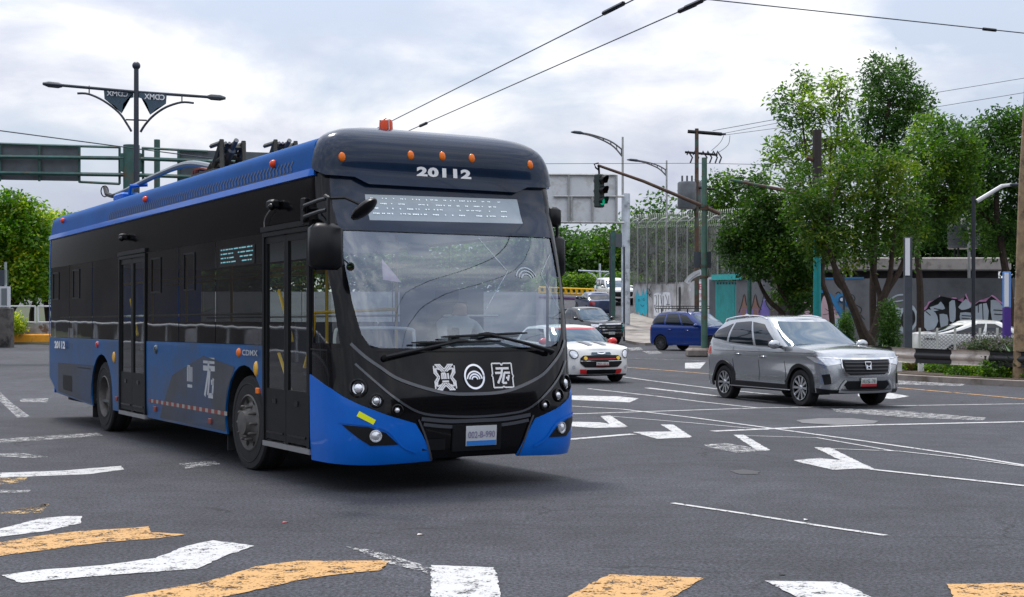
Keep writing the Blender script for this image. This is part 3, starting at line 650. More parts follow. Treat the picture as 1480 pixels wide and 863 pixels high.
# doors
def door(x0,x1,z0,z1,rails):
    d=MB(); w_=.045
    for x in (x0+.022,x1-.022): d.box((x,-1.268,(z0+z1)/2),(.044,.05,z1-z0))
    d.box(((x0+x1)/2,-1.268,z1-.02),(x1-x0-.09,.05,.04)); d.box(((x0+x1)/2,-1.272,z1+.035),(x1-x0+.06,.06,.05))
    o=d.build('door',SBLK,bus)
    xm=(x0+x1)/2
    for a,b in ((x0+.045,xm-.004),(xm+.004,x1-.045)):
        l=MB(); f=.05
        for x in (a+f/2,b-f/2): l.box((x,-1.262,(z0+z1)/2-.02),(f,.035,z1-z0-.05))
        l.box(((a+b)/2,-1.262,z0+.27),(b-a-2*f,.035,.5)); l.box(((a+b)/2,-1.262,z1-.075),(b-a-2*f,.035,.07))
        lf=l.build('door_leaf',SBLK,o)
        g=MB(); g.add([(a+f,-1.265,z0+.52),(b-f,-1.265,z0+.52),(b-f,-1.265,z1-.11),(a+f,-1.265,z1-.11)],[(0,1,2,3)]); g.build('door_glass',GLASSD,lf)
        h=MB(); h.box(((a+b)/2-.02,-1.282,z0+.40),(.1,.01,.05)); h.build('handle_recess',BLK,lf); h=MB(); h.box(((a+b)/2,-1.283,z0+.09),(b-a-.12,.012,.02)); h.build('kick_strip',BLK,lf)
    st=MB(); st.box(((x0+x1)/2,-1.22,z0-.03),(x1-x0,.14,.05)); st.build('door_step',mat('alloy_tread',(.45,.45,.46),.4,.8),o)
    r=MB()
    for pts in rails: r.tube(smooth_line([(x,-1.16,z) for x,z in pts],4),.017,7)
    r.build('grab_rail',YEL,o,True)
    return o
door(-2.09,-.86,.36,2.42,[[(-1.98,1.85),(-1.92,1.78),(-1.66,1.42),(-1.62,1.34)],[(-1.98,1.22),(-1.92,1.16),(-1.62,.82),(-1.58,.74)],[(-1.05,1.6),(-1.1,1.4),(-1.3,1.1)],[(-1.02,1.0),(-1.1,.85),(-1.3,.6)]])
door(-7.62,-6.34,.36,2.42,[[(-7.5,1.85),(-7.15,1.36)],[(-6.5,1.1),(-6.85,.7)]])
side_panel(-2.11,-.98,2.49,2.9,BLK,'door_header',-1,0)
patch([(A(-1.0),2.46),(aF,2.46),(aF,2.9),(A(-1.0),2.9)],S,0,.1,.2,'door_header',BLK,bus)
for x,z in ((-1.7,2.68),(-7.25,2.67)):
    q=MB(); q.box(sf(x,z,.05),(.16,.1,.09),b=.02); c=q.build('door_camera',SBLK,bus); q=MB(); q.ball(sf(x+.06,z-.03,.09),.035,6); q.build('camera_lens',BLK,c,True)
q=MB(); q.tube(smooth_line([sf(-1.78,2.66,.03),sf(-1.98,2.56,.03),sf(-2.02,2.45,.02)],4),.006,5); q.build('camera_cable',STEEL,bus)
# mirrors
q=MB(); 
for z in (2.60,2.50): q.tube([(-1.05,-1.27,z-.03),(-.7,-1.40,z-.01),(-.2,-1.46,z),(-.02,-1.47,z)],.018,7)
q.tube([(-.05,-1.47,2.62),(.02,-1.47,2.6),(.02,-1.47,2.36)],.02,7); q.box((-1.0,-1.28,2.56),(.1,.05,.26),b=.01); q.tube([(-.05,-1.47,2.6),(.1,-1.35,2.6),(.18,-1.22,2.53)],.014,6)
ma=q.build('mirror_arm',SBLK,bus,True)
q=MB(); q.box((.0,-1.49,2.18),(.16,.30,.40),b=.045); q.build('mirror_housing',SBLK,ma,True,50)
q=MB(); q.ball((0,0,0),1,8,(.16,.11,.05)); c=q.build('kerb_mirror',SBLK,ma,True); c.location=(.2,-1.22,2.5); c.rotation_euler=(.3,-.5,.2)
q=MB(); q.tube([(-1.2,1.27,2.55),(-.9,1.33,2.62),(-.75,1.35,2.6),(-.75,1.35,2.2)],.02,7); mc=q.build('mirror_arm',SBLK,bus,True)
q=MB(); q.box((-.75,1.35,2.2),(.14,.16,.42),b=.04); q.box((-.78,1.32,2.6),(.12,.16,.2),b=.03); q.build('mirror_housing',SBLK,mc,True,50)
# chassis, floor, interior
q=MB(); q.box((-6.3,0,.345),(11.2,2.0,.12)); q.box((-5.6,0,.3),(4.6,1.9,.08)); q.box((-1.2,0,.42),(1.7,2.0,.26)); q.build('chassis',RUB,bus)
q=MB(); q.box((-6.2,0,.42),(11.3,2.4,.03)); q.build('floor',mat('vinyl_floor',(.10,.11,.12),.6,0,.1),bus)
q=MB(); q.box((-6.4,0,2.46),(11.0,2.46,.03)); q.build('ceiling',mat('ceiling_panel',(.5,.52,.53),.5),bus)
q=MB(); 
for x in (-1.3,-4,-6.5,-9,-11.5): q.box((x,0,2.7),(.05,2.3,.42))
q.build('roof_frame',SBLK,bus)
q=MB(); q.box((-.62,.0,1.08),(.5,2.1,.14),b=.05); q.box((-.72,.5,1.24),(.3,.8,.2),b=.06); q.box((-.6,0,.75),(.3,2.2,.6)); q.build('dashboard',mat('dash_grey',(.09,.095,.10),.6),bus)
q=MB(); q.lathe([(.21,0),(.232,.012),(.21,.024),(.19,.012),(.21,0)],24,Matrix.Translation((-.98,.62,1.26))@Matrix.Rotation(-.6,4,'Y')); q.tube([(-.98,.62,1.26),(-.8,.62,1.0)],.03); q.build('steering_wheel',SBLK,bus,True)
SEAT=mat('seat_blue',(.045,.06,.10),.7); 
def seat(x,y):
    q=MB(); q.box((x,y,.86),(.42,.43,.08),b=.03); q.box((x-.22,y,1.2),(.07,.42,.68),b=.03); q.tube([(x,y,.44),(x,y,.84)],.03); return q.build('passenger_seat',SEAT,bus)
for x in (-3.5,-4.4,-5.3,-8.0,-8.9,-9.8,-10.7):
    for y in (.95,.5)+((-.95,-.5) if x<-7.7 or -5.6<x<-3.3 else ()): seat(x,y)
q=MB(); q.box((-1.5,.62,.95),(.5,.5,.1),b=.04); q.box((-1.74,.62,1.35),(.1,.5,.8),b=.04); q.box((-1.74,.62,1.82),(.09,.28,.18),b=.03); q.tube([(-1.5,.62,.42),(-1.5,.62,.9)],.08); q.build('driver_seat',SBLK,bus)
q=MB(); q.box((-2.05,.72,1.15),(.03,1.0,1.5)); q.build('driver_partition',mat('partition',(.10,.11,.12),.5),bus)
q=MB()
for x,y in ((-2.1,.2),(-2.2,-.55),(-3.3,-.3),(-5.9,-.3),(-7.8,-.3),(-9.5,-.3)): q.tube([(x,y,.43),(x,y,2.45)],.018,7)
q.tube([(-2.2,-.35,2.15),(-11,-.35,2.15)],.018,7); q.tube([(-2.2,.35,2.15),(-11,.35,2.15)],.018,7); q.tube([(-1.3,-1.1,1.62),(-1.3,-.2,1.66)],.016,7)
q.build('handrail',YEL,bus,True)
q=MB(); q.tube(smooth_line([(-1.05,-.95,1.2),(-1.05,-.95,1.42),(-1.05,-.85,1.47),(-1.05,-.2,1.47),(-1.05,-.12,1.4),(-1.05,-.12,1.2)],4),.016,7)
q.tube([(-1.6,1.15,1.6),(-1.6,.5,1.6)],.014,6); q.tube([(-11.5,-1.2,1.62),(-2.2,-1.2,1.62)],.016,6); q.tube([(-11.5,1.2,1.62),(-2.2,1.2,1.62)],.016,6)
q.build('guard_rail',mat('white_rail',(.7,.7,.7),.4),bus,True)
# stickers and the hanging mirror on the screen
q=MB(); q.box((-1.0,-.1,2.24),(.05,.24,.12),b=.03); q.box((-1.0,-.42,2.25),(.05,.24,.12),b=.03); q.box((-1.0,-.75,2.27),(.03,.32,.16)); q.build('sun_blind',mat('blind_grey',(.3,.33,.36),.6),bus)
patch([(-.80,1.92),(-.62,1.90),(-.78,2.12)],S,-.02,.3,.3,'pink_pennant',mat('pennant_pink',(.6,.4,.45),.6),bus)
q=MB(); q.box((-.45,.02,1.42),(.04,.08,.12),b=.01); q.build('phone_mount',SBLK,bus)
strokes([([(.28,2.34),(.52,2.02),(.22,1.66)],.008),([(1.08,2.2),(.90,2.0),(1.10,1.66)],.008)]+[(circ(.72,1.94,r,14,r,.3,PI-.3),.012) for r in (.06,.09,.12)],S,-.008,'screen_etching',mat('etched_mark',(.45,.5,.55),.4),bus,n=1)
# wheels
def bus_wheel(x,side,steer,hub):
    T=Matrix.Translation((x,side*1.0,.49))@Matrix.Rotation(steer,4,'Z')@Matrix.Rotation(-side*PI/2,4,'X')
    e=MB(); e.lathe([(.29,.0),(.36,.005),(.47,.0),(.488,-.02),(.49,-.05),(.484,-.07),(.49,-.08),(.49,-.2),(.484,-.21),(.49,-.22),(.488,-.26),(.45,-.29),(.29,-.28)],48)
    e.lathe([(.40,.004),(.405,.009),(.41,.003)],48)
    wv=bpy.data.objects.new('wheel',None); COL.objects.link(wv); wv.parent=bus; wv.matrix_local=Matrix.Translation((0,0,0))
    wv.matrix_local=T@Matrix.Translation((0,0,.23 if True else 0))
    e.build('tyre',RUB,wv,True)
    r=MB(); d=-.02 if hub else -.10
    r.lathe([(.29,-.05),(.295,.004),(.28,.012),(.27,-.02),(.255,d),(.22,d-.01),(.15,d+.02),(.13,d+.05),(.12,d+.10 if hub else d+.04),(.05,d+.11 if hub else d+.05),(.0001,d+.11 if hub else d+.05)],40)
    r.build('rim',mat('dusty_rim',(.11,.105,.10),.6,.3,.3,8),wv,True)
    n=MB()
    for k in range(10):
        t=2*PI*k/10; n.lathe([(.016,0),(.016,.07 if hub else .03),(.011,.085 if hub else .035),(.0001,.087 if hub else .036)],8,Matrix.Translation((.175*math.cos(t),.175*math.sin(t),d)))
    n.build('wheel_nut',mat('dusty_nut',(.16,.15,.14),.5,.5),wv,True)
    n=MB()
    for k in range(8):
        t=2*PI*(k+.5)/8; n.lathe([(.03,0),(.0001,.002)],12,Matrix.Translation((.238*math.cos(t),.238*math.sin(t),d+.003)))
    n.build('rim_opening',mat('hole_black',(.003,.003,.003),.9),wv)
for s in (-1,1):
    bus_wheel(-2.66,s,R(2),True); bus_wheel(-8.6,s,0,False)
for x in (-3.32,-9.3):
    for s in (-1,1):
        q=MB(); q.box((x,s*1.08,.32),(.02,.3,.34)); q.build('mud_flap',RUB,bus)
# current collectors lying on the roof
for y,bx_ in ((-.5,-5.7),(.5,-6.5)):
    b=MB(); dz=-.10 if y<0 else .06
    b.box((bx_,y,3.38),(.9,.5,.08))
    for yy in (-.14,.14):
        for x0,x1,z0,z1,w_ in ((.0,.42,3.45,3.86,.035),(.45,.42,3.45,3.88,.03),(-.3,.05,3.45,3.62,.03),(.02,.44,3.84,3.84,.03),(.1,.44,3.62,3.66,.02)): b.tube([(bx_+x0,y+yy,z0+dz),(bx_+x1,y+yy,z1+dz)],w_,5)
    for k in range(6): b.tube([(bx_+.08+.06*k,y-.15,3.52+dz+.055*k),(bx_+.08+.06*k,y+.15,3.52+dz+.055*k)],.02+.012*(k%2),5)
    b.box((bx_+.3,y,3.80+dz),(.16,.2,.10),b=.02)
    base=b.build('collector_base',mat('dull_olive_metal',(.07,.065,.05),.6,.4,.3,9),bus)
    M=Matrix.Translation((bx_+.3,y,3.72+dz))@Matrix.Rotation(PI/2-.5,4,'Y'); c=MB(); c.lathe([(.0001,-.35),(.055,-.35),(.055,.1),(.03,.12),(.03,.3),(.0001,.3)],10,M)
    for k in range(3): c.tube([(bx_-.3,y-.1+.1*k,3.5+dz),(bx_+.1,y-.1+.1*k,3.72+dz),(bx_+.45,y-.05*k,3.84+dz)],.02,6)
    c.build('collector_spring',mat('spring_grey',(.16,.16,.16),.45,.6),base,True)
    c=MB(); rr=random.Random(3)
    for k in range(5):
        x0=bx_-.75+rr.random()*.3; c.tube(smooth_line([(x0,y-.1,3.45+dz),(x0+.1,y-.15,3.6+dz),(x0+.28,y-.05,3.56+dz+.05*rr.random()),(x0+.45,y,3.46+dz)],4),.018,5)
    c.build('collector_cable',mat('red_brown_cable',(.18,.03,.015),.5),base,True)
    pm=MB(); pm.tube(smooth_line([(bx_-.3,y,3.62+dz),(bx_-1.4,y,3.67),(bx_-2.8,y,3.66),(bx_-4.2,y,3.60),(bx_-5.2,y,3.57)],5),[.045]*8+[.04]*8+[.03]*5,8)
    p=pm.build('trolley_pole',mat('pole_grey',(.16,.19,.21),.35,.3),bus,True)
    h=MB(); h.tube([(bx_-5.0,y,3.57),(bx_-5.35,y,3.56),(bx_-5.7,y,3.62),(bx_-5.85,y,3.74)],[.03,.035,.04,.03],7); h.tube(circ3:=[(bx_-5.85+.0,y+.06*math.cos(t),3.68+.09*math.sin(t)) for t in [2*PI*i/12 for i in range(13)]],.01,5); h.build('trolley_head',SBLK,p,True)
q=MB(); q.box((-10.0,-.55,3.45),(.5,.3,.12),b=.03); q.tube([(-9.6,-.62,3.4),(-9.5,-.62,3.58),(-9.4,-.4,3.6)],.03,6); q.build('pole_cradle',BLUE,bus)
# ---------------------------------------------------------------- cars
def car(name,label,cat,loc,rz,sp,group=None):
    L,W,Hh=sp['L'],sp['W'],sp['H']; w2=W/2; fo,wb,r=sp['fo'],sp['wb'],sp['r']; body=sp['paint']; clad=sp.get('clad')
    root=empty(name,(loc[0],loc[1],zt(loc[1])),label,cat,rz,group)
    tilt=math.atan2(zt(loc[1]+2)-zt(loc[1]-2),4); root.rotation_euler=(Matrix.Rotation(tilt,4,'X')@Matrix.Rotation(rz,4,'Z')).to_euler()
    root.location.z=zt(loc[1])
    nose=sp.get('nose',[(.2,-.10),(.35,-.02),(.6,0),(.8,-.04),(.95,-.12),(1.1,-.2)]); tail=sp.get('tail',[(.25,-L+.08),(.5,-L),(.9,-L+.05),(1.2,-L+.12)])
    wz=[(.18,w2*.93),(.36,w2*.982),(.58,w2*.962),(.84,w2),(.98,w2*.985),(1.2,w2*.925)]
    xcf,xcr=-fo+r+.11,-(fo+wb)-r-.11; pf=sp.get('pf',2.6); pr=sp.get('pr',3.2)
    def lp(x,T): return lerp(x,[a for a,_ in T],[b for _,b in T])
    def SB(s,z,off=0,side=1):
        def f(s,z):
            w_=lp(z,wz)
            if s<1: th=s*PI/2; x=xcf+(lp(z,nose)-xcf)*abs(math.cos(th))**(2/pf); y=w_*abs(math.sin(th))**(2/pf)
            elif s<=2: x=xcf+(s-1)*(xcr-xcf); y=w_
            else: th=(3-s)*PI/2; x=xcr+(lp(z,tail)-xcr)*abs(math.cos(th))**(2/pr); y=w_*abs(math.sin(th))**(2/pr)
            m=(x+L/2)/L; y*=1-.10*m*m*(1 if s<=3 else 1)
            return Vector((x,y,z))
        p=f(s,z)
        if off:
            e=.01; a=f(max(s-e,0),z); b=f(min(s+e,3),z); c=f(s,z-e); d=f(s,z+e); n=(b-a).cross(d-c); 
            if n.length>1e-9:
                n.normalize()
                if n.y<0 and s>.1 and s<2.9: n=-n
                if s<=.1 and n.x<0: n=-n
                if s>=2.9 and n.x>0: n=-n
                p=p+n*off
        return (p.x,p.y*side,p.z)
    def sx(x): return 1+(x-xcf)/(xcr-xcf)
    ztop=sp['ztop']    # [(x,z)] hood and belt line, front to rear
    zt_=sorted(ztop); 
    def zT(x): return lp(x,zt_)
    topl=[]
    n=60
    for i in range(n+1):
        s=3*i/n; x=SB(s,.9)[0]; z=zT(x); x=SB(s,z)[0]; topl.append((s,zT(x)))
    zb=sp.get('zb',.22)
    def archp(xc,rr):
        a0=math.asin((zb-r)/rr); return [(sx(xc+rr*math.cos(t)),r+rr*math.sin(t)) for t in [a0+(PI-2*a0)*i/16 for i in range(17)]]
    ra=r+sp.get('gap',.05)
    bot=[(0,zb),(.5,zb)]+archp(-fo,ra)+archp(-fo-wb,ra)+[(2.5,zb+.05),(3,zb+.08)]
    poly=bot+topl[::-1]
    bodym=None
    parts=[]
    bm=bmesh.new()
    for sd in (1,-1):
        tmp=bmesh.new(); vs=[tmp.verts.new((a,b,0)) for a,b in poly]; tmp.faces.new(vs)
        cut(tmp,0,[k*.1 for k in range(1,30)]); cut(tmp,1,[zb+.1*k for k in range(1,12)])
        bmesh.ops.triangulate(tmp,faces=[f for f in tmp.faces if len(f.verts)>4])
        for v in tmp.verts: v.co=Vector(SB(v.co.x,v.co.y,0,sd))
        tmp.normal_update()
        me=bpy.data.meshes.new('t'); tmp.to_mesh(me); tmp.free(); bm.from_mesh(me); bpy.data.meshes.remove(me)
    # bonnet / belt cap
    K=10; rows=[]
    for s,z in topl:
        p=SB(s,z); cr=sp.get('crown',.05)*min(1,abs(p[1])/w2*1.2)
        rows.append([bm.verts.new((p[0]+sp.get('cf',0)*0,p[1]*t,p[2]+cr*(1-t*t))) for t in [1-2*k/K for k in range(K+1)]])
    for i in range(len(rows)-1):
        for k in range(K): 
            try: bm.faces.new((rows[i][k],rows[i+1][k],rows[i+1][k+1],rows[i][k+1]))
            except ValueError: pass
    bmesh.ops.remove_doubles(bm,verts=bm.verts[:],dist=.0008); bmesh.ops.recalc_face_normals(bm,faces=bm.faces[:])
    me=bpy.data.meshes.new('body'); bm.to_mesh(me); bm.free(); me.materials.append(body); fin('body',me,root,True,32)
    q=MB(); q.box((-L/2,0,(zb+.6)/2+.02),(L-.5,W-.52,.6-zb)); q.box((-fo-wb/2,0,zb+.06),(wb-2*r-.1,W-.12,.1)); q.build('underbody',RUB,root)
    q=MB()
    for xc in (-fo,-fo-wb):
        for sd in (1,-1):
            ar=[(xc+(ra+.005)*math.cos(t),r+(ra+.005)*math.sin(t)) for t in [-.3+(PI+.6)*i/14 for i in range(15)]]; o=len(q.v)
            for x,z in ar: q.v+=[(x,sd*(w2-.06),z),(x,sd*(w2-.42),z)]
            for i in range(14): q.f.append((o+2*i,o+2*i+1,o+2*i+3,o+2*i+2)); q.m.append(0)
    q.build('wheel_arch_liner',RUB,root)
    # cabin: loft between belt outline and roof outline
    cb=sp['cabin']   # dict: base_f, base_r, roof_f, roof_r (x), roof z list
    wb0=w2*.925; wr=w2*cb.get('wr',.70)
    def GB(s,t,off=0,side=1):
        def f(s,t):
            tt=t; bf=cb['base_f']+(cb['roof_f']-cb['base_f'])*tt+cb.get('bowf',.04)*math.sin(PI*tt); br=cb['base_r']+(cb['roof_r']-cb['base_r'])*tt+cb.get('bowr',-.05)*math.sin(PI*tt)
            w_=wb0+(wr-wb0)*tt+.035*math.sin(PI*tt); ef=.45-.1*tt; er=.3
            xf_,xr_=bf-ef,br+er
            if s<1: th=s*PI/2; x=xf_+ef*abs(math.cos(th))**(2/2.7); y=w_*abs(math.sin(th))**(2/2.7)
            elif s<=2: x=xf_+(s-1)*(xr_-xf_); y=w_
            else: th=(3-s)*PI/2; x=xr_-er*abs(math.cos(th))**(2/3.2); y=w_*abs(math.sin(th))**(2/3.2)
            zb_=zT(x)-.015+sp.get('crown',.05)*(1-min(1,y/w_)**2)*.6; zr_=lp(x,sorted(cb['roof']))+.0
            z=zb_+(zr_-zb_)*t
            m=(x+L*.52)/L; y*=1-.12*m*m
            return Vector((x,y,z))
        p=f(s,t)
        if off:
            e=.02; a=f(max(s-e,0),t); b=f(min(s+e,3),t); c=f(s,max(t-e,0)); d=f(s,min(t+e,1)); n=(b-a).cross(d-c)
            if n.length>1e-9:
                n.normalize(); 
                if n.z<0: n=-n
                p=p+n*off
        return (p.x,p.y*side,p.z)
    bm=bmesh.new(); nT=7
    for sd in (1,-1):
        g=[[bm.verts.new(GB(3*i/36,k/nT,0,sd)) for k in range(nT+1)] for i in range(37)]
        for i in range(36):
            for k in range(nT): bm.faces.new((g[i][k],g[i+1][k],g[i+1][k+1],g[i][k+1]))
    rows=[]
    for i in range(37):
        p=GB(3*i/36,1); c=cb.get('crown',.055)*min(1,abs(p[1])/wr*1.3)
        rows.append([bm.verts.new((p[0],p[1]*t,p[2]+c*(1-t*t)**.8 if abs(t)<1 else p[2])) for t in [1-2*k/10 for k in range(11)]])
    for i in range(36):
        for k in range(10): bm.faces.new((rows[i][k],rows[i+1][k],rows[i+1][k+1],rows[i][k+1]))
    bmesh.ops.remove_doubles(bm,verts=bm.verts[:],dist=.0008); bmesh.ops.recalc_face_normals(bm,faces=bm.faces[:])
    me=bpy.data.meshes.new('roof'); bm.to_mesh(me); bm.free(); me.materials.append(sp.get('roofpaint',body)); fin('roof',me,root,True,40)
    def gp(poly,nm,m,mirror=True,off=.006,both=False):
        o=None
        fL=lambda u,v,of: GB(abs(u),v,of,1 if u>=0 else -1)
        if both:    # across the centre line
            return patch(poly,fL,off,.08,.12,nm,m,root)
        for sd in (1,-1):
            o=patch([(a*sd,b) for a,b in (poly if sd>0 else poly[::-1])],fL,off,.08,.12,nm,m,root)
        return o
    GL=sp.get('glass',DKGL)
    gp([(-.80,.06),(.80,.06),(.80,.93),(-.80,.93)],'windscreen',sp.get('wglass',GL),both=True)
    for wp in cb['windows']: gp(wp,'side_window',GL)
    if not cb.get('van'): gp([(2.25,.2),(3,.15),(3,.85),(2.3,.85)],'rear_window',GL)
    fb=lambda u,v,of: SB(abs(u),v,of,1 if u>=0 else -1)
    def bp(poly,nm,m,off=.006,par=None,mirror=False,du=.06,dv=.06,thick=0):
        for sd in ((1,-1) if mirror else (1,)):
            o=patch([(a*sd,b) for a,b in (poly if sd>0 else poly[::-1])],fb,off,du,dv,nm,m,par or root,thick=thick)
        return o
    if clad:
        for xc in (-fo,-fo-wb):
            for sd in (1,-1):
                q=MB(); o=0; N_=18
                for i in range(N_+1):
                    a0=math.asin((zb-r)/ra)+.02; t=a0+(PI-2*a0)*i/N_; 
                    for rr,of in ((ra-.004,.0),(ra-.004,.022),(ra+.065,.02),(ra+.07,.0)):
                        q.v.append(SB(sx(xc+rr*math.cos(t)),max(zb-.01,r+rr*math.sin(t)),of,sd))
                for i in range(N_):
                    for k in range(3): q.f.append((i*4+k,i*4+k+1,i*4+4+k+1,i*4+4+k)); q.m.append(0)
                q.build('arch_cladding',clad,root,True)
        bp([(sx(-fo-ra-.05),zb-.01),(sx(-fo-wb+ra+.05),zb-.01),(sx(-fo-wb+ra+.05),zb+.13),(sx(-fo-ra-.05),zb+.12)],'sill_cladding',clad,.02,mirror=True,thick=.03)
    # door gaps, handles
    gap=mat('shut_line',(.02,.02,.02),.8)
    for xg in sp.get('gaps',[]):
        bp([(sx(xg+.006),zb+.15),(sx(xg-.006),zb+.15),(sx(xg-.006),zT(xg)-.03),(sx(xg+.006),zT(xg)-.03)],'door_gap',gap,.002,mirror=True,dv=.2)
    for xg in sp.get('handles',[]):
        for sd in (1,-1):
            q=MB(); p=SB(sx(xg),zT(xg)-.17,.02,sd); q.box(p,(.2,.035,.035),b=.012); q.build('door_handle',CHR if sp.get('chromeh') else body,root,True)
    # mirrors
    mxx,mz=sp.get('mirror',(-1.45,1.08))
    for sd in (1,-1):
        q=MB(); q.ball((mxx,sd*(w2+.10),mz),1,8,(.08,.125,.085)); o=q.build('door_mirror',sp.get('mirrorpaint',body),root,True)
        q=MB(); q.tube([(mxx-.03,sd*(w2-.1),mz-.04),(mxx,sd*(w2+.03),mz-.05)],.025,6); q.build('mirror_stalk',SBLK,o)
        q=MB(); q.add([(mxx-.076,sd*(w2+.10)+a,mz+b) for a,b in ((-.09,-.05),(.09,-.05),(.09,.06),(-.09,.06))],[(0,1,2,3)]); q.build('mirror_glass',DKGL,o)
    # wheels
    for xc in (-fo,-fo-wb):
        for sd in (1,-1):
            steer=sp.get('steer',0) if xc==-fo else 0
            T=Matrix.Translation((xc,sd*(w2-.03),r))@Matrix.Rotation(steer,4,'Z')@Matrix.Rotation(-sd*PI/2,4,'X')
            wv=bpy.data.objects.new('wheel',None); COL.objects.link(wv); wv.parent=root; wv.matrix_local=T
            ri=r*sp.get('rimr',.66)
            q=MB(); q.lathe([(ri,-.02),(ri+.03,.0),(r*.93,.0),(r*.985,-.02),(r,-.05),(r,-.17),(r*.985,-.2),(r*.9,-.22),(ri,-.2)],40); q.build('tyre',RUB,wv,True)
            q=MB(); q.lathe([(ri*1.01,-.015),(ri*1.0,.004),(ri*.94,.002),(ri*.92,-.03),(ri*.9,-.11),(.0001,-.115)],32); rm=q.build('rim',sp.get('rimdark',SBLK),wv,True)
            q=MB(); ns=sp.get('spokes',10)
            for k in range(ns):
                t=2*PI*k/ns; M=Matrix.Rotation(t,4,'Z'); wi=sp.get('sw',.035)
                q.add([(ri*.14,-wi*.45,-.02),(ri*.94,-wi,-.004),(ri*.94,wi*.5,-.004),(ri*.14,wi*.45,-.02),(ri*.14,-wi*.45,-.05),(ri*.94,-wi,-.04),(ri*.94,wi*.5,-.04),(ri*.14,wi*.45,-.05)],[(0,1,2,3),(4,7,6,5),(0,4,5,1),(1,5,6,2),(2,6,7,3),(3,7,4,0)],M)
            q.lathe([(ri*.98,-.0),(ri*.985,.008),(ri*.93,.006),(ri*.93,-.01)],32); q.lathe([(.05,-.05),(.05,-.01),(.035,.0),(.0001,.0)],12)
            q.build('spokes',sp.get('rimm',RIMM),rm,False)
    # lamps
    for pl in sp['lamps']:
        o=bp(pl,'headlight',sp.get('lampm',LAMPW),.012,mirror=True,thick=.02)
    for pl in sp.get('tails',[]): bp(pl,'tail_light',RED,.012,mirror=True,thick=.02)
    for nm,pl,m,of,mir in sp.get('extra',[]): 
        if mir: bp(pl,nm,m,of,mirror=True,thick=.012)
        else: bp(pl+[(-a,b) for a,b in reversed(pl) if a>0],nm,m,of,thick=.012)
    def strip(pts,w_,nm,m,off=.02,par=None): return strokes([(pts,w_)],fb,off,nm,m,par or root)
    root['_']=0; del root['_']
    return root,dict(SB=SB,GB=GB,fb=fb,bp=bp,strip=strip,gp=gp,sx=sx,zT=zT,lp=lp)
def rails(root,GBf,s0,s1,m,h=.06,t=.97,yoff=0):
    for sd in (1,-1):
        pts=[]; n=10
        for i in range(n+1):
            s=s0+(s1-s0)*i/n; p=GBf(s,t,0,sd); k=math.sin(PI*i/n)**.35; pts.append((p[0],p[1]-sd*.01,p[2]+h*k))
        q=MB(); q.tube(pts,.017,6); q.build('roof_rail',m,root,True)
SILV=mat('silver_paint',(.42,.44,.46),.22,.8,.03,1,coat=.9); SILR=mat('silver_skid',(.6,.61,.62),.35,.7)
WPNT=mat('white_car_paint',(.72,.72,.69),.3,0,.02,coat=.8); BPNT=mat('black_car_paint',(.012,.013,.015),.2,0,coat=.8); BLPNT=mat('deep_blue_paint',(.0,.03,.20),.25,.1,.05,coat=.9); DBL=mat('navy_car_paint',(.03,.05,.12),.3,.3,coat=.7)
PLW=mat('plate_pale',(.6,.62,.6),.5,0,.1); PLR=mat('plate_red',(.45,.03,.04),.5); PLI=mat('plate_dark_ink',(.1,.13,.12),.5)
SKYG=mat('windscreen_sky',(.008,.05,.09),.03,0,coat=.5,spec=.6)  # sky reflection put into the base colour as a blue tint
def number_plate(k,s0,z0,s1,z1,txt,band,off=.03):
    s0=0
    while k['fb'](s0,z0,0)[1]<.165: s0+=.002
    o=k['bp']([(-s0,z0),(s0,z0),(s0,z1),(-s0,z1)],'number_plate',PLW,off,thick=.008)
    h=z1-z0
    if band=='bottom': k['bp']([(-s0,z0),(s0,z0),(s0,z0+h*.3),(-s0,z0+h*.3)],'plate_band',PLR,off+.003,o)
    text_on(txt,k['fb'],-s0*.82,z0+h*.36,s0*.82,z0+h*.82,'plate_text',PLI,o,.01,off+.004)
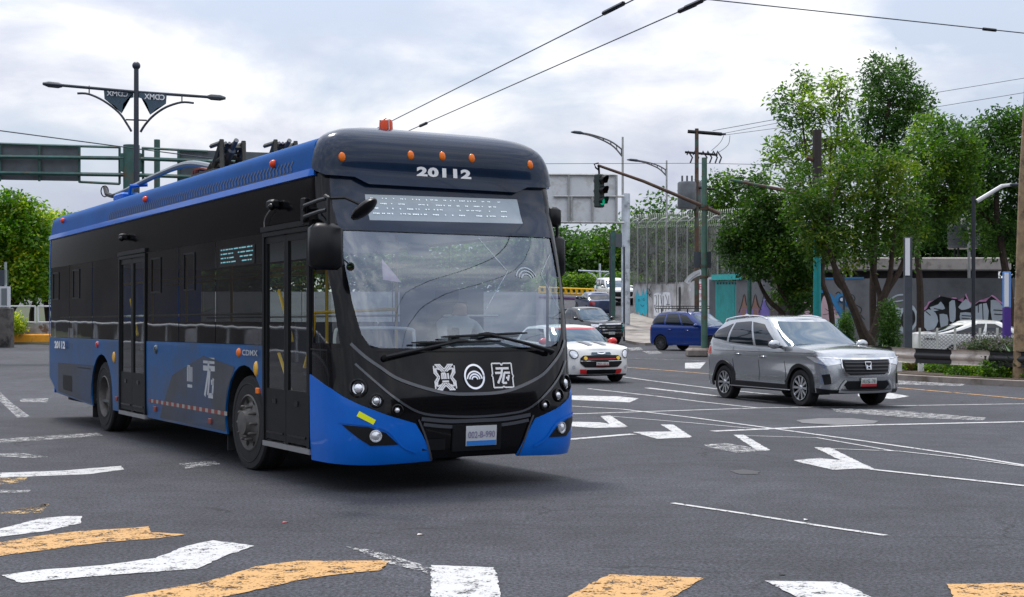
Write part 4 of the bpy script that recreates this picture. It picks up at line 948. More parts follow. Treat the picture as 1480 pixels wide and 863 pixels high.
# silver three-row crossover
suv,k=car('silver_suv','silver grey crossover with roof rails and a red-banded plate crossing the junction','car',(5.62+.928*.87,24.22+.372*.87),-1.189,dict(
 L=4.49,W=1.78,H=1.685,fo=.87,wb=2.70,r=.34,paint=SILV,clad=SBLK,zb=.27,gap=.045,chromeh=True,wglass=SKYG,
 nose=[(.2,-.12),(.35,-.03),(.55,0),(.75,-.02),(.88,-.07),(.98,-.16),(1.1,-.3)],pf=2.9,
 ztop=[(0,.90),(-.12,.955),(-.4,1.02),(-.9,1.075),(-1.25,1.10),(-1.8,1.06),(-2.6,1.075),(-3.4,1.11),(-4.0,1.14),(-4.5,1.12)],
 cabin=dict(base_f=-1.08,roof_f=-1.98,roof_r=-4.05,base_r=-4.42,roof=[(-1.6,1.54),(-2.0,1.60),(-2.6,1.635),(-3.3,1.62),(-4.0,1.56),(-4.5,1.5)],wr=.72,
  windows=[[(1.02,.10),(1.34,.08),(1.34,.86),(1.10,.80)],[(1.38,.08),(1.75,.10),(1.74,.86),(1.38,.88)],[(1.79,.12),(2.12,.30),(2.05,.60),(1.79,.84)]]),
 gaps=[-1.35,-2.25,-3.2],handles=[-2.1,-3.02],mirror=(-1.52,1.13),spokes=10,sw=.034,rimr=.68,
 lamps=[[(.31,.80),(.6,.765),(.98,.83),(1.06,.92),(.7,.905),(.32,.87)]],
 tails=[[(2.02,.92),(2.45,.88),(2.45,1.08),(2.1,1.06)]],
 extra=[('grille',[(0,.60),(.2,.60),(.27,.66),(.30,.80),(.29,.86),(0,.86)],SBLK,.012,False),
        ('lower_grille',[(0,.34),(.22,.34),(.29,.42),(.25,.49),(0,.49)],SBLK,.012,False),
        ('fog_recess',[(.55,.44),(.72,.42),(.82,.60),(.60,.62)],SBLK,.012,True),
        ('front_skirt',[(0,.265),(.95,.265),(.95,.36),(.5,.33),(0,.31)],SBLK,.012,False)]))
for z in (.64,.70,.76,.82): k['strip']([(-.27,z),(0,z-.004),(.27,z)],.02,'grille_slat',mat('slat_grey',(.06,.06,.065),.3,.3),.03)
k['strip']([(-.32,.885),(0,.875),(.32,.885)],.028,'grille_chrome',CHR,.028)
k['strip']([(-.98,.92),(-.7,.905),(-.32,.885)],.012,'lamp_trim',CHR,.03); k['strip']([(.32,.885),(.7,.905),(.98,.92)],.012,'lamp_trim',CHR,.03)
k['strip']([(-.37,.34),(-.32,.44),(-.27,.50)],.035,'skid_trim',SILR,.03); k['strip']([(.27,.50),(.32,.44),(.37,.34)],.035,'skid_trim',SILR,.03); k['strip']([(-.38,.315),(0,.30),(.38,.315)],.04,'skid_trim',SILR,.03)
for s in (1,-1): k['strip']([(s*.31,.87),(s*.32,.72),(s*.27,.60),(s*.18,.575),(s*.0001,.57)],.016,'grille_frame',CHR,.026)
e=k['bp']([(-.0125,.69),(.0125,.69),(.0155,.82),(-.0155,.82)],'badge',CHR,.05,thick=.02,du=.004)
k['bp']([(-.0095,.70),(.0095,.70),(.012,.81),(-.012,.81)],'badge_field',SBLK,.053,e,du=.004)
FY=lambda u,v,of: (k['fb'](0,v,of)[0],u,v)
strokes([([(-.032,.712),(-.040,.80)],.016),([(.032,.712),(.040,.80)],.016),([(-.034,.755),(.034,.755)],.014)],FY,.058,'badge_letter',CHR,e,n=1)
number_plate(k,.13,.40,0,.545,'NUS-781','bottom',.045)
for sd in (1,-1):
    mbx=MB(); pts=[k['SB'](s,.985,.012,sd) for s in [1.0+i*.07 for i in range(15)]]; mbx.tube(pts,.007,5); mbx.build('body_line',mat('line_grey',(.12,.12,.13),.4),suv)
    pts=[k['SB'](s,.30,.03,sd) for s in [1.2+i*.05 for i in range(13)]]; mbx=MB(); mbx.tube(pts,.012,5); mbx.build('sill_trim',CHR,suv)
rails(suv,k['GB'],1.0,2.2,CHR,.065)
q=MB(); q.tube([(-3.95,0,1.66),(-4.1,0,1.70),(-4.2,0,1.68)],[.03,.03,.01],6); q.build('antenna_fin',SILV,suv,True)
# white hatchback
RD=mat('red_trim',(.6,.02,.02),.35,coat=.5)
mini,k=car('white_hatchback','small white hatchback with red mirrors, bonnet stripes and yellow fog lamps, right behind the bus','car',(2.19,33.1),-1.18,dict(
 L=3.85,W=1.73,H=1.41,fo=.75,wb=2.5,r=.31,paint=WPNT,clad=SBLK,zb=.19,gap=.04,wglass=SKYG,mirrorpaint=RD,
 nose=[(.18,-.10),(.3,-.02),(.5,0),(.65,-.02),(.78,-.08),(.88,-.17),(.98,-.3)],pf=2.5,crown=.07,
 ztop=[(0,.74),(-.1,.80),(-.35,.87),(-.9,.93),(-1.2,.95),(-2,.94),(-3.2,.98),(-3.9,.95)],
 cabin=dict(base_f=-1.0,roof_f=-1.55,roof_r=-3.3,base_r=-3.75,roof=[(-1.5,1.33),(-2.2,1.37),(-3.3,1.33),(-3.8,1.25)],wr=.76,windows=[[(1.02,.1),(1.95,.1),(1.95,.86),(1.10,.86)]]),
 gaps=[-1.2,-2.3],handles=[-2.15],mirror=(-1.35,1.0),spokes=5,sw=.06,
 lamps=[[(.60+.13*math.cos(t),.71+.095*math.sin(t)) for t in [2*PI*i/16 for i in range(16)]]],tails=[[(2.5,.7),(2.7,.7),(2.7,.9),(2.5,.9)]],
 extra=[('grille',[(0,.39),(.30,.40),(.43,.50),(.42,.62),(.33,.68),(0,.69)],SBLK,.014,False),
  ('lower_grille',[(0,.24),(.26,.24),(.26,.34),(0,.34)],SBLK,.014,False),
  ('brake_duct',[(.26,.24),(.42,.25),(.42,.35),(.27,.35)],RD,.018,True),
  ('front_skirt',[(0,.19),(.9,.19),(.9,.225),(0,.215)],SBLK,.014,False),
  ('fog_lamp',[(.60+.05*math.cos(t),.40+.045*math.sin(t)) for t in [2*PI*i/12 for i in range(12)]],LAMPW,.02,True)]))
k['strip']([(-.36,.595),(0,.59),(.36,.595)],.02,'grille_stripe',RD,.03); patch([(-.82,.93),(.82,.93),(.82,.995),(-.82,.995)],lambda u,v,of: k['GB'](abs(u),v,of,1 if u>=0 else -1),.008,.08,.12,'roof_edge_stripe',RD,mini); k['strip']([(-.42,.55),(0,.545),(.42,.55)],.012,'grille_chrome',CHR,.03)
for s in (1,-1):
    k['bp']([(s*.30+.04*math.cos(t),.61+.042*math.sin(t)) for t in [2*PI*i/14 for i in range(14)]],'spot_lamp',mat('yellow_lamp',(.85,.55,.02),.25,coat=1,emit=.05),.06,thick=.03)
    k['strip']([(s*.60+.14*math.cos(t),.71+.10*math.sin(t)) for t in [2*PI*i/16 for i in range(17)]],.018,'lamp_ring',SBLK,.018)
    q=MB(); 
    for i in range(8):
        x=-.26-i*.09; 
        for y0,y1 in ((.12,.26),): q.add([(x,s*y0,k['zT'](x)+.083),(x-.09,s*y0,k['zT'](x-.09)+.083),(x-.09,s*y1,k['zT'](x-.09)+.079),(x,s*y1,k['zT'](x)+.079)],[(0,1,2,3)])
    q.build('bonnet_stripe',mat('stripe_grey',(.12,.13,.15),.4),mini)
k['bp']([(-.16,.70),(.16,.70),(.14,.755),(-.14,.755)],'bonnet_scoop',mat('scoop_blue',(.05,.09,.14),.4),.012); k['strip']([(-.05,.735),(0,.715),(.05,.735)],.02,'badge',CHR,.025)
number_plate(k,.14,.43,0,.52,'PKX-07-2','bottom',.05)
# black pickup
pk,k=car('black_pickup','black double-cab pickup with chrome grille behind the white hatchback','pickup',(4.75,65.0),-1.12,dict(
 L=5.3,W=1.85,H=1.8,fo=.95,wb=3.08,r=.38,paint=BPNT,clad=SBLK,zb=.38,wglass=SKYG,
 nose=[(.3,-.08),(.5,0),(.8,-.01),(1.0,-.06),(1.15,-.15)],pf=3.0,
 ztop=[(0,1.0),(-.12,1.06),(-.5,1.12),(-1.3,1.17),(-2,1.16),(-3.2,1.18),(-3.6,1.14),(-5.3,1.13)],
 cabin=dict(base_f=-1.2,roof_f=-1.95,roof_r=-3.3,base_r=-3.65,roof=[(-1.8,1.68),(-2.6,1.74),(-3.4,1.70)],wr=.74,windows=[[(1.02,.1),(1.45,.1),(1.45,.86),(1.12,.86)],[(1.52,.1),(1.95,.1),(1.92,.86),(1.52,.86)]]),
 gaps=[-1.5,-2.6,-3.6],handles=[-2.4,-3.4],mirror=(-1.7,1.25),spokes=6,sw=.06,
 lamps=[[(.42,.88),(.62,.86),(.95,.92),(.95,1.02),(.42,1.0)]],tails=[[(2.4,.8),(2.7,.8),(2.7,1.1),(2.4,1.1)]],
 extra=[('grille',[(0,.66),(.34,.66),(.40,.74),(.38,1.0),(0,1.0)],mat('grille_dark',(.03,.03,.035),.3,.3),.02,False),('lower_grille',[(0,.42),(.5,.42),(.5,.55),(0,.55)],SBLK,.014,False)]))
for z,w_ in ((1.0,.04),(.86,.03),(.74,.03),(.60,.05)): k['strip']([(-.38,z),(0,z),(.38,z)],w_,'grille_chrome',CHR,.04)
for s in (1,-1): k['strip']([(s*.39,1.0),(s*.41,.74),(s*.34,.64)],.03,'grille_frame',CHR,.04)
number_plate(k,.14,.52,0,.64,'LA-31-4','none',.05)
q=MB(); q.tube([(-3.5,-.62,1.15),(-3.75,-.62,1.62),(-3.75,.62,1.62),(-3.5,.62,1.15)],.04,8); q.tube([(-3.75,-.62,1.6),(-4.7,-.7,1.2)],.035,7); q.tube([(-3.75,.62,1.6),(-4.7,.7,1.2)],.035,7); q.build('roll_bar',SBLK,pk,True)
q=MB(); q.box((-4.45,0,1.2),(1.55,1.5,.06),b=.02); q.build('bed_cover',SBLK,pk)
# blue people carrier
bl,k=car('blue_suv','deep blue car with a black roof rack beside the graffiti wall','car',(9.30,55.9),-.80,dict(
 L=4.2,W=1.70,H=1.68,fo=.8,wb=2.65,r=.32,paint=BLPNT,zb=.24,wglass=SKYG,
 nose=[(.2,-.10),(.4,0),(.65,0),(.8,-.05),(.95,-.15)],
 ztop=[(0,.86),(-.15,.93),(-.5,1.0),(-1.1,1.06),(-1.8,1.04),(-3.2,1.07),(-4.2,1.08)],
 cabin=dict(base_f=-.95,roof_f=-1.75,roof_r=-3.85,base_r=-4.12,roof=[(-1.6,1.52),(-2.2,1.61),(-3.0,1.62),(-4.0,1.55)],wr=.74,windows=[[(1.03,.1),(1.34,.1),(1.34,.86),(1.12,.82)],[(1.38,.1),(1.73,.1),(1.73,.86),(1.38,.86)],[(1.78,.12),(2.15,.2),(2.1,.82),(1.78,.86)]]),
 gaps=[-1.3,-2.15,-3.05],handles=[-2.0,-2.95],mirror=(-1.45,1.08),spokes=14,sw=.02,rimm=mat('steel_rim_dark',(.10,.10,.11),.5,.5),
 lamps=[[(.45,.76),(.7,.72),(1.0,.80),(1.0,.88),(.5,.86)]],tails=[[(2.1,.86),(2.4,.84),(2.4,1.0),(2.15,1.0)]],
 extra=[('grille',[(0,.62),(.36,.62),(.40,.80),(0,.82)],SBLK,.014,False),('lower_grille',[(0,.32),(.4,.32),(.4,.48),(0,.48)],SBLK,.014,False)]))
q=MB()
for x in (-2.0,-2.6,-3.2,-3.8): q.tube([(x,-.55,1.78),(x,.55,1.78)],.018,6)
for z in (1.78,1.88): q.tube([(-1.9,-.57,z),(-3.9,-.57,z),(-3.9,.57,z),(-1.9,.57,z),(-1.9,-.57,z)],.02,6)
for i in range(9):
    for y in (-.57,.57): q.tube([(-1.9-i*.25,y,1.78),(-1.9-i*.25,y,1.88)],.01,5)
for x in (-2.2,-3.6):
    for y in (-.55,.55): q.tube([(x,y,1.60),(x,y,1.78)],.025,6)
q.build('roof_rack',SBLK,bl)
number_plate(k,.13,.5,0,.6,'MKL-90-1','none',.05)
# cars on the ramp
wsu,k=car('white_suv','white SUV with black grille coming down the ramp behind the white pole','car',(7.55,91.6),-1.35,dict(
 L=4.6,W=1.85,H=1.75,fo=.85,wb=2.75,r=.37,paint=WPNT,clad=SBLK,zb=.32,wglass=SKYG,nose=[(.3,-.08),(.5,0),(.8,0),(1.0,-.08),(1.15,-.2)],
 ztop=[(0,1.0),(-.2,1.06),(-1.1,1.14),(-2,1.12),(-4.6,1.14)],
 cabin=dict(base_f=-1.05,roof_f=-1.8,roof_r=-4.2,base_r=-4.5,roof=[(-1.7,1.62),(-2.6,1.70),(-4.3,1.64)],wr=.76,windows=[[(1.02,.1),(1.45,.1),(1.45,.86),(1.12,.86)],[(1.52,.1),(2.1,.1),(2.05,.86),(1.52,.86)]]),
 gaps=[-1.4,-2.4],handles=[],mirror=(-1.6,1.2),spokes=6,lamps=[[(.5,.86),(.95,.88),(.95,.98),(.5,.98)]],
 extra=[('grille',[(0,.60),(.42,.62),(.46,.92),(0,.94)],SBLK,.014,False),('front_skirt',[(0,.32),(.9,.32),(.9,.5),(0,.5)],SBLK,.014,False)]))
bc_,k=car('blue_sedan','grey-blue saloon passing the yellow barrier on the ramp, half hidden by the bus','car',(4.75,86.4),1.75,dict(
 L=4.4,W=1.75,H=1.45,fo=.85,wb=2.6,r=.33,paint=DBL,zb=.22,
 ztop=[(0,.78),(-.2,.86),(-1.0,.96),(-2,.98),(-3.6,1.02),(-4.4,1.0)],
 cabin=dict(base_f=-1.0,roof_f=-1.8,roof_r=-3.1,base_r=-3.8,roof=[(-1.8,1.36),(-2.4,1.40),(-3.1,1.37),(-3.6,1.3)],wr=.74,windows=[[(1.03,.1),(1.45,.1),(1.45,.86),(1.12,.86)],[(1.52,.1),(2.0,.1),(1.92,.86),(1.52,.86)]]),
 gaps=[-1.4,-2.4],handles=[-2.2],mirror=(-1.5,1.02),spokes=5,lamps=[[(.5,.62),(.95,.66),(.95,.76),(.5,.74)]],tails=[[(2.3,.8),(2.7,.8),(2.7,.95),(2.3,.95)]],extra=[]))
wc,k=car('white_saloon','white fastback saloon parked in front of the silver graffiti, behind the chain-link fence','car',(17.2,42.6),.03,dict(
 L=4.7,W=1.8,H=1.42,fo=.9,wb=2.75,r=.33,paint=WPNT,zb=.2,
 ztop=[(0,.76),(-.2,.84),(-1.0,.93),(-2,.95),(-3.6,1.0),(-4.2,1.04),(-4.7,1.0)],
 cabin=dict(base_f=-1.05,roof_f=-2.0,roof_r=-3.2,base_r=-4.45,roof=[(-1.9,1.36),(-2.6,1.40),(-3.2,1.36),(-4.4,1.15)],wr=.72,windows=[[(1.03,.1),(1.45,.1),(1.45,.86),(1.16,.86)],[(1.50,.1),(2.0,.12),(1.78,.86),(1.50,.86)]]),
 gaps=[-1.4,-2.5,-3.4],handles=[-2.3,-3.2],mirror=(-1.6,1.0),spokes=5,lamps=[[(.5,.62),(.95,.66),(.95,.76),(.5,.74)]],extra=[('dark_tail_lamp',[(2.1,.85),(2.5,.85),(2.5,.9),(2.1,.89)],SBLK,.014,True)]))
# ---------------------------------------------------------------- pavements, kerbs, planter
def kerb_slab(pts,h,m,name,label=None,edge=None):
    """raised area: polygon of ground points (x,y) with a kerb of height h following the terrain"""
    a=sum(pts[i][0]*pts[(i+1)%len(pts)][1]-pts[(i+1)%len(pts)][0]*pts[i][1] for i in range(len(pts)))
    if a<0: pts=pts[::-1]
    bm=bmesh.new(); vs=[bm.verts.new((x,y,0)) for x,y in pts]; bm.faces.new(vs)
    ys=[y for _,y in pts]; cut(bm,1,[y for y in TY if min(ys)+.01<y<max(ys)-.01])
    r=bmesh.ops.extrude_face_region(bm,geom=bm.faces[:]); top=set(g for g in r['geom'] if isinstance(g,bmesh.types.BMVert))
    for v in bm.verts: v.co.z=zt(v.co.y)+(h if v in top else -.1)
    me=bpy.data.meshes.new(name); bm.to_mesh(me); bm.free(); me.materials.append(m)
    return structure(fin(name,me,None))
PAVE=mat('pavement_concrete',(.33,.30,.27),.85,0,.15,1.2,bump=.3,bs=12,dirt=(.2,.17,.15),ds=1); SOIL=mat('soil',(.07,.05,.035),.95,0,.4,3,bump=.6,bs=10)
KERB=mat('kerb_concrete',(.22,.19,.17),.85,0,.25,2,dirt=(.10,.08,.06),ds=1.5)
# wall line: from the far end next to the white pole, past the gates, to the right edge
wallp=[((915-740)/F*84,84),((1000-740)/F*73,73),((1028-740)/F*69,69),((1064-740)/F*64.5,64.5),(16.5,55.5),(24,52),(45,46)]
front=[((905-740)/F*82,82),((893-740)/F*73,70),(5.85,60),(7.3,53.5),(7.9,51.9)]
kerb_slab([(wallp[0][0],84),(wallp[1][0]+.2,73),(wallp[2][0]+.2,69),(wallp[3][0]+.2,64.5),(16.6,55.6),(14.6,55.2),(12.4,58.8),(10.6,59),(7.4,66.0),(6.3,64.2),(5.6,67),(5.9,73),(6.6,82)],.13,PAVE,'pavement')
mk=[(6.95,51.2),(7.35,49.4),(8.3,43),(9.75,34.6),(11.7,31.6),(14,29.6),(20,26.5),(36,21),(36,24),(22,30.5),(15.5,33.6),(13.2,37),(11.4,42),(9.2,49.5),(7.9,52.2)]
kerb_slab(mk,.14,KERB,'median_kerb')
ins=[(7.35,51.0),(8.6,43.2),(10.05,34.9),(11.9,31.95),(14.1,29.95),(20.1,26.9),(35,21.7),(35,23.7),(22,30.2),(15.3,33.3),(12.9,36.8),(11.1,41.8),(9.0,49.2),(7.9,51.6)]
kerb_slab(ins,.16,SOIL,'planter_soil')
# walls
def wall(p0,p1,h0,h1,m,name,label,th=.22,zb0=-.3,cat='wall',top=None):
    d=Vector((p1[0]-p0[0],p1[1]-p0[1],0)); L_=d.length; d.normalize(); nrm=Vector((-d.y,d.x,0))
    n=8; q=MB()
    for i in range(n+1):
        x=p0[0]+d.x*L_*i/n; y=p0[1]+d.y*L_*i/n; g=zt(y)
        hh=h0+(h1-h0)*i/n
        for dx,z in ((0,g+zb0),(0,hh),(th,hh),(th,g+zb0)): q.v.append((x+nrm.x*dx-p0[0],y+nrm.y*dx-p0[1],z))
    for i in range(n):
        for k in range(4): q.f.append((4*i+k,4*i+(k+1)%4,4*i+4+(k+1)%4,4*i+4+k)); q.m.append(0)
    q.f+=[(3,2,1,0),(4*n,4*n+1,4*n+2,4*n+3)]; q.m+=[0,0]
    o=q.build(name,m,None,loc=(p0[0],p0[1],0)); tag(o,label,cat)
    def fn(px,py,off):     # photo pixel -> point on the wall face (local)
        k=(px-740)/F; # ray x=k*y ; wall p0+t*d
        t=(p0[0]-k*p0[1])/(k*d.y-d.x); y=p0[1]+t*d.y; x=p0[0]+t*d.x
        z=H-(py-HZ)/F*y
        return (x-nrm.x*off-p0[0],y-nrm.y*off-p0[1],z)
    return o,fn
def zpx(py,Y): return H-(py-HZ)/F*Y
WPNL=mat('stained_concrete',(.42,.42,.43),.85,0,.22,.9,bump=.3,bs=9,dirt=(.22,.215,.21),ds=.8,dlo=.46,dhi=.62)
w1,f1=wall(wallp[0],wallp[1],zpx(408,84),zpx(408,73),WPNL,'concrete_wall','pale stained concrete wall with a cyan cartoon and white letters sprayed on it')
w2,f2=wall(wallp[1],wallp[2],zpx(407,73),zpx(400,69),mat('grey_gate_paint',(.40,.41,.43),.6,0,.08),'gate_panel','flat grey boarded gate panel with two small notices',cat='gate')
WGR=mat('grey_wall_paint',(.175,.18,.19),.8,0,.12,.7,bump=.15,bs=9,dirt=(.09,.092,.10),ds=.35,dlo=.45,dhi=.65)
w3,f3=wall(wallp[3],wallp[4],zpx(404,64.5),zpx(402,55.5),WGR,'grey_wall','long dark grey wall with pink and blue bubble graffiti behind the trees')
w4,f4=wall(wallp[4],wallp[5],zpx(402,55.5),zpx(402,52),WGR,'grey_wall','dark grey wall with silver and pink graffiti behind the white saloon')
wall(wallp[5],wallp[6],zpx(402,52),zpx(402,46),WGR,'grey_wall','plain dark grey wall at the far right edge')
# panel joints and posts on the concrete wall
for x in (936,957,978): strokes([([(x,409),(x,475)],.5)],f1,.012,'panel_joint',SBLK,w1,n=1)
CY=mat('cyan_spray',(.02,.42,.55),.7,0,.12,2); BKS=mat('black_spray',(.012,.012,.015),.7); WSP=mat('white_spray',(.70,.72,.76),.7,0,.12,2); BLS=mat('blue_spray',(.03,.20,.42),.7,0,.2,2); PKS=mat('pink_spray',(.60,.42,.46),.7,0,.14,1.5); VIO=mat('violet_spray',(.20,.16,.48),.7,0,.2,2); MAG=mat('magenta_spray',(.75,.35,.60),.7); SIS=mat('silver_spray',(.52,.58,.64),.6,0,.15,1.5); BRS=mat('brown_spray',(.25,.14,.11),.7)
def wpoly(pts,fn,off,nm,m,par,n=0):
    q=smooth_line(pts+[pts[0]],n)[:-1] if n else pts
    bm=bmesh.new(); vs=[bm.verts.new(fn(x,y,off)) for x,y in q]; bm.faces.new(vs); bmesh.ops.triangulate(bm,faces=bm.faces[:]); bmesh.ops.recalc_face_normals(bm,faces=bm.faces[:])
    me=bpy.data.meshes.new(nm); bm.to_mesh(me); bm.free(); me.materials.append(m); return fin(nm,me,par)
g=wpoly([(919,430),(921,418),(924,428),(928,427),(930,416),(932,427),(935,417),(936,430),(937,446),(936,456),(934,452),(932,457),(929,452),(926,457),(923,450),(920,452),(918,444)],f1,.01,'cyan_graffiti',CY,w1)
strokes([(circ(924,434,1.4,8),.6),(circ(931,433,1.4,8),.6),([(926,440),(929,443),(931,441)],.8)],f1,.016,'graffiti_face',BKS,g)
strokes([([(936,416),(941,422),(938,428)],.7),([(941,413),(938,424),(942,430)],.7),([(935,424),(943,427)],.7)],f1,.012,'graffiti_tag',BKS,w1)
g=wpoly([(945,425),(950,423),(956,425),(962,422),(969,423),(970,440),(971,452),(962,455),(955,453),(950,458),(945,456)],f1,.01,'white_graffiti',WSP,w1)
strokes([(l,.7) for l in ([(946,428),(949,428),(949,440),(946,442),(950,452)],[(952,426),(952,452)],[(955,427),(958,450)],[(959,428),(959,450)],[(962,426),(965,437),(962,450)],[(967,427),(967,448)],[(963,440),(969,440)])],f1,.016,'graffiti_lines',BKS,g)
wpoly([(981,415),(984,415),(984,470),(981,470)],f2 if 0 else f1,.012,'dark_slot',BKS,w1)
nb=wpoly([(1006,407),(1016,407),(1016,434),(1006,434)],f2,.03,'notice_board',WSP,w2)
text_on('SE',f2,1007,419,1015,410,'notice_text',mat('red_ink',(.5,.05,.1),.6),nb,.02,.035); text_on('RENTA',f2,1007,430,1015,424,'notice_text',mat('red_ink'),nb,.02,.035)
wpoly([(1007,437),(1015,437),(1015,450),(1007,450)],f2,.03,'notice_board',WSP,w2); wpoly([(994,417),(999,417),(999,421),(994,421)],f2,.03,'notice_sticker',WSP,w2)
# teal gate with its hood
gx0,gx1=P(1031,468,68.4),P(1066,468,64.2)
gt=empty('teal_gate',(gx0.x,gx0.y,zt(gx0.y)),'bright teal sheet-metal gate with a deep teal hood between the grey walls','gate')
def gl(px,py,Y,dy=0): 
    p=P(px,py,Y+dy); return (p.x-gx0.x,p.y-gx0.y,p.z-zt(gx0.y))
def slab(pts,Y0,Y1,x0,x1,th,nm,m,par,dy=0):
    q=MB(); V=[]
    for d in (0,th):
        for px,py in pts:
            t=(px-x0)/(x1-x0); V.append(gl(px,py,Y0+(Y1-Y0)*t,dy+d))
    n=len(pts); q.add(V,[tuple(range(n)),tuple(range(2*n-1,n-1,-1))]+[(i,n+i,n+(i+1)%n,(i+1)%n) for i in range(n)]); return q.build(nm,m,par)
gpan=slab([(1034,406),(1064,406),(1064,482),(1034,482)],68,64.6,1030,1066,.08,'gate_sheet',TEAL,gt)
for i in range(7):
    x=1036+i*4.3; slab([(x,408),(x+2.4,408),(x+2.4,411),(x,411)],68,64.6,1030,1066,.02,'vent_hole',BKS,gpan,-.05)
for i in range(7): slab([(1037+i*4,414),(1037.4+i*4,414),(1037.4+i*4,480),(1037+i*4,480)],68,64.6,1030,1066,.03,'sheet_rib',TEAL,gpan,-.04)
slab([(1028,397),(1072,396),(1072,404),(1028,405)],68,64.6,1030,1066,.9,'gate_hood',mat('teal_hood',(.01,.36,.36),.5,0,.1),gt,-.5)
slab([(1025,404),(1034,404),(1034,482),(1025,482)],69,68,1025,1034,.2,'gate_post',DGREY,gt,-.05)
# bubble graffiti on the grey wall (tree, pole and SUV stand in front of parts of it)
gA=wpoly([(1120,480),(1121,455),(1127,440),(1137,430),(1150,425),(1160,428),(1166,431),(1172,424),(1185,419),(1198,422),(1206,430),(1212,440),(1218,448),(1220,462),(1216,478),(1200,490),(1150,490)],f3,.008,'blue_outline',BLS,w3,4)
wpoly([(1125,482),(1125,457),(1131,444),(1142,434),(1152,430),(1163,434),(1170,432),(1180,425),(1192,424),(1202,434),(1207,446),(1210,452),(1214,470),(1200,486),(1150,488)],f3,.012,'black_outline',BKS,gA,4)
wpoly([(1141,487),(1139,462),(1140,446),(1147,435),(1156,431),(1166,435),(1173,443),(1174,462),(1170,484)],f3,.016,'pink_bubble',PKS,gA,4)
wpoly([(1188,484),(1184,462),(1187,440),(1191,428),(1197,428),(1203,437),(1206,448),(1212,456),(1216,464),(1208,480)],f3,.016,'pink_bubble',PKS,gA,4)
wpoly([(1127,480),(1128,460),(1134,448),(1138,444),(1137,470),(1136,484)],f3,.016,'white_bubble',WSP,gA,3)
wpoly([(1203,476),(1206,464),(1213,459),(1217,463),(1213,478)],f3,.02,'pale_bubble',mat('pale_blue_spray',(.38,.5,.6),.7,0,.1,2),gA,3)
strokes([(l,.9) for l in ([(1143,452),(1150,449),(1156,452),(1154,458),(1144,458),(1143,452)],[(1144,455),(1156,455)])],f3,.022,'blue_scribble',VIO,gA)
strokes([(l,.7) for l in ([(1161,441),(1163,444),(1160,447)],[(1193,446),(1200,450),(1207,447)],[(1190,455),(1202,453),(1213,452)],[(1157,470),(1162,460)])],f3,.022,'bubble_lines',BKS,gA)
wpoly([(1208,438),(1207,430),(1212,424),(1220,424),(1226,430),(1232,440),(1234,452),(1230,462),(1228,452),(1224,438),(1216,434)],f3,.006,'blue_outline',BLS,w3,3)
strokes([(circ(1217,433,4,12),1.3)],f3,.012,'eye_shape',BKS,w3); wpoly(circ(1217,433,2.6,10),f3,.012,'eye_white',WSP,w3)
strokes([(l,1.1) for l in ([(1225,428),(1232,426),(1236,432),(1232,438)],[(1236,440),(1245,446),(1242,454),(1230,455)],[(1243,454),(1250,462)],[(1208,425),(1212,422),(1215,425)],[(1228,450),(1232,466),(1235,470)])],f3,.012,'black_tag',BKS,w3)
for i,(x,c) in enumerate(((1076,BRS),(1092,BRS),(1105,VIO))):
    g=wpoly([(x-7,459),(x-6,446),(x-3,440),(x,425),(x+3,440),(x+7,447),(x+8,459)],f3,.01,'spiked_letter',c,w3)
    strokes([([(x-8,452),(x-4,441),(x,425),(x+3,440),(x+9,448)],1.0)],f3,.016,'spike_outline',BKS,g,n=3); strokes([([(x-5,459),(x-4,447),(x+3,447),(x+4,459)],1.6)],f3,.014,'letter_fill',VIO,g,n=1)
# black and silver letters
g=wpoly([(1264,442),(1272,440),(1280,438),(1292,440),(1302,446),(1318,441),(1325,450),(1327,462),(1322,474),(1312,482),(1300,478),(1290,482),(1276,478),(1270,466),(1268,452)],f3,.008,'silver_outline',SIS,w3,4)
wpoly([(1268,446),(1282,442),(1292,446),(1296,456),(1303,462),(1302,472),(1290,474),(1278,470),(1272,460)],f3,.014,'black_letter',BKS,g,4); wpoly([(1306,450),(1316,446),(1322,452),(1323,464),(1316,474),(1306,474),(1302,462)],f3,.014,'black_letter',BKS,g,4)
strokes([([(1285,434),(1297,427),(1308,426)],2.2),([(1288,437),(1306,434)],1.8)],f3,.014,'silver_stroke',SIS,w3)
# big silver piece with pink outline
pk_=[(1328,470),(1329,452),(1338,444),(1342,436),(1348,436),(1354,438),(1358,426),(1362,438),(1368,443),(1372,432),(1382,430),(1386,438),(1392,436),(1396,424),(1401,436),(1408,440),(1416,434),(1426,434),(1434,426),(1444,434),(1452,440),(1460,452),(1458,462),(1440,478),(1380,486),(1350,492),(1338,480),(1330,460)]
def fR(px,py,off): return f4(px,py,off)
def onW(px): return f3 if px<1318 else f4
g=wpoly(pk_,f4,.008,'pink_outline',MAG,w4,2)
sp_=[(x+(1.6 if x<1395 else -1.2),y+2.0) for x,y in pk_]; wpoly(sp_,f4,.012,'black_outline',BKS,g,2)
for pl in ([(1333,468),(1333,455),(1342,447),(1352,452),(1356,464),(1350,476),(1342,480)],[(1344,444),(1356,440),(1360,436),(1366,446),(1358,448),(1348,450)],[(1372,437),(1380,434),(1381,462),(1373,464)],[(1385,444),(1396,432),(1404,442),(1400,446),(1390,448)],[(1388,452),(1403,452),(1402,464),(1388,464)],[(1408,444),(1426,438),(1428,462),(1410,462)],[(1432,434),(1440,434),(1450,444),(1452,460),(1434,464)],[(1358,454),(1369,455),(1370,470),(1360,474)]): wpoly(pl,f4,.018,'silver_letter',SIS,g,2)
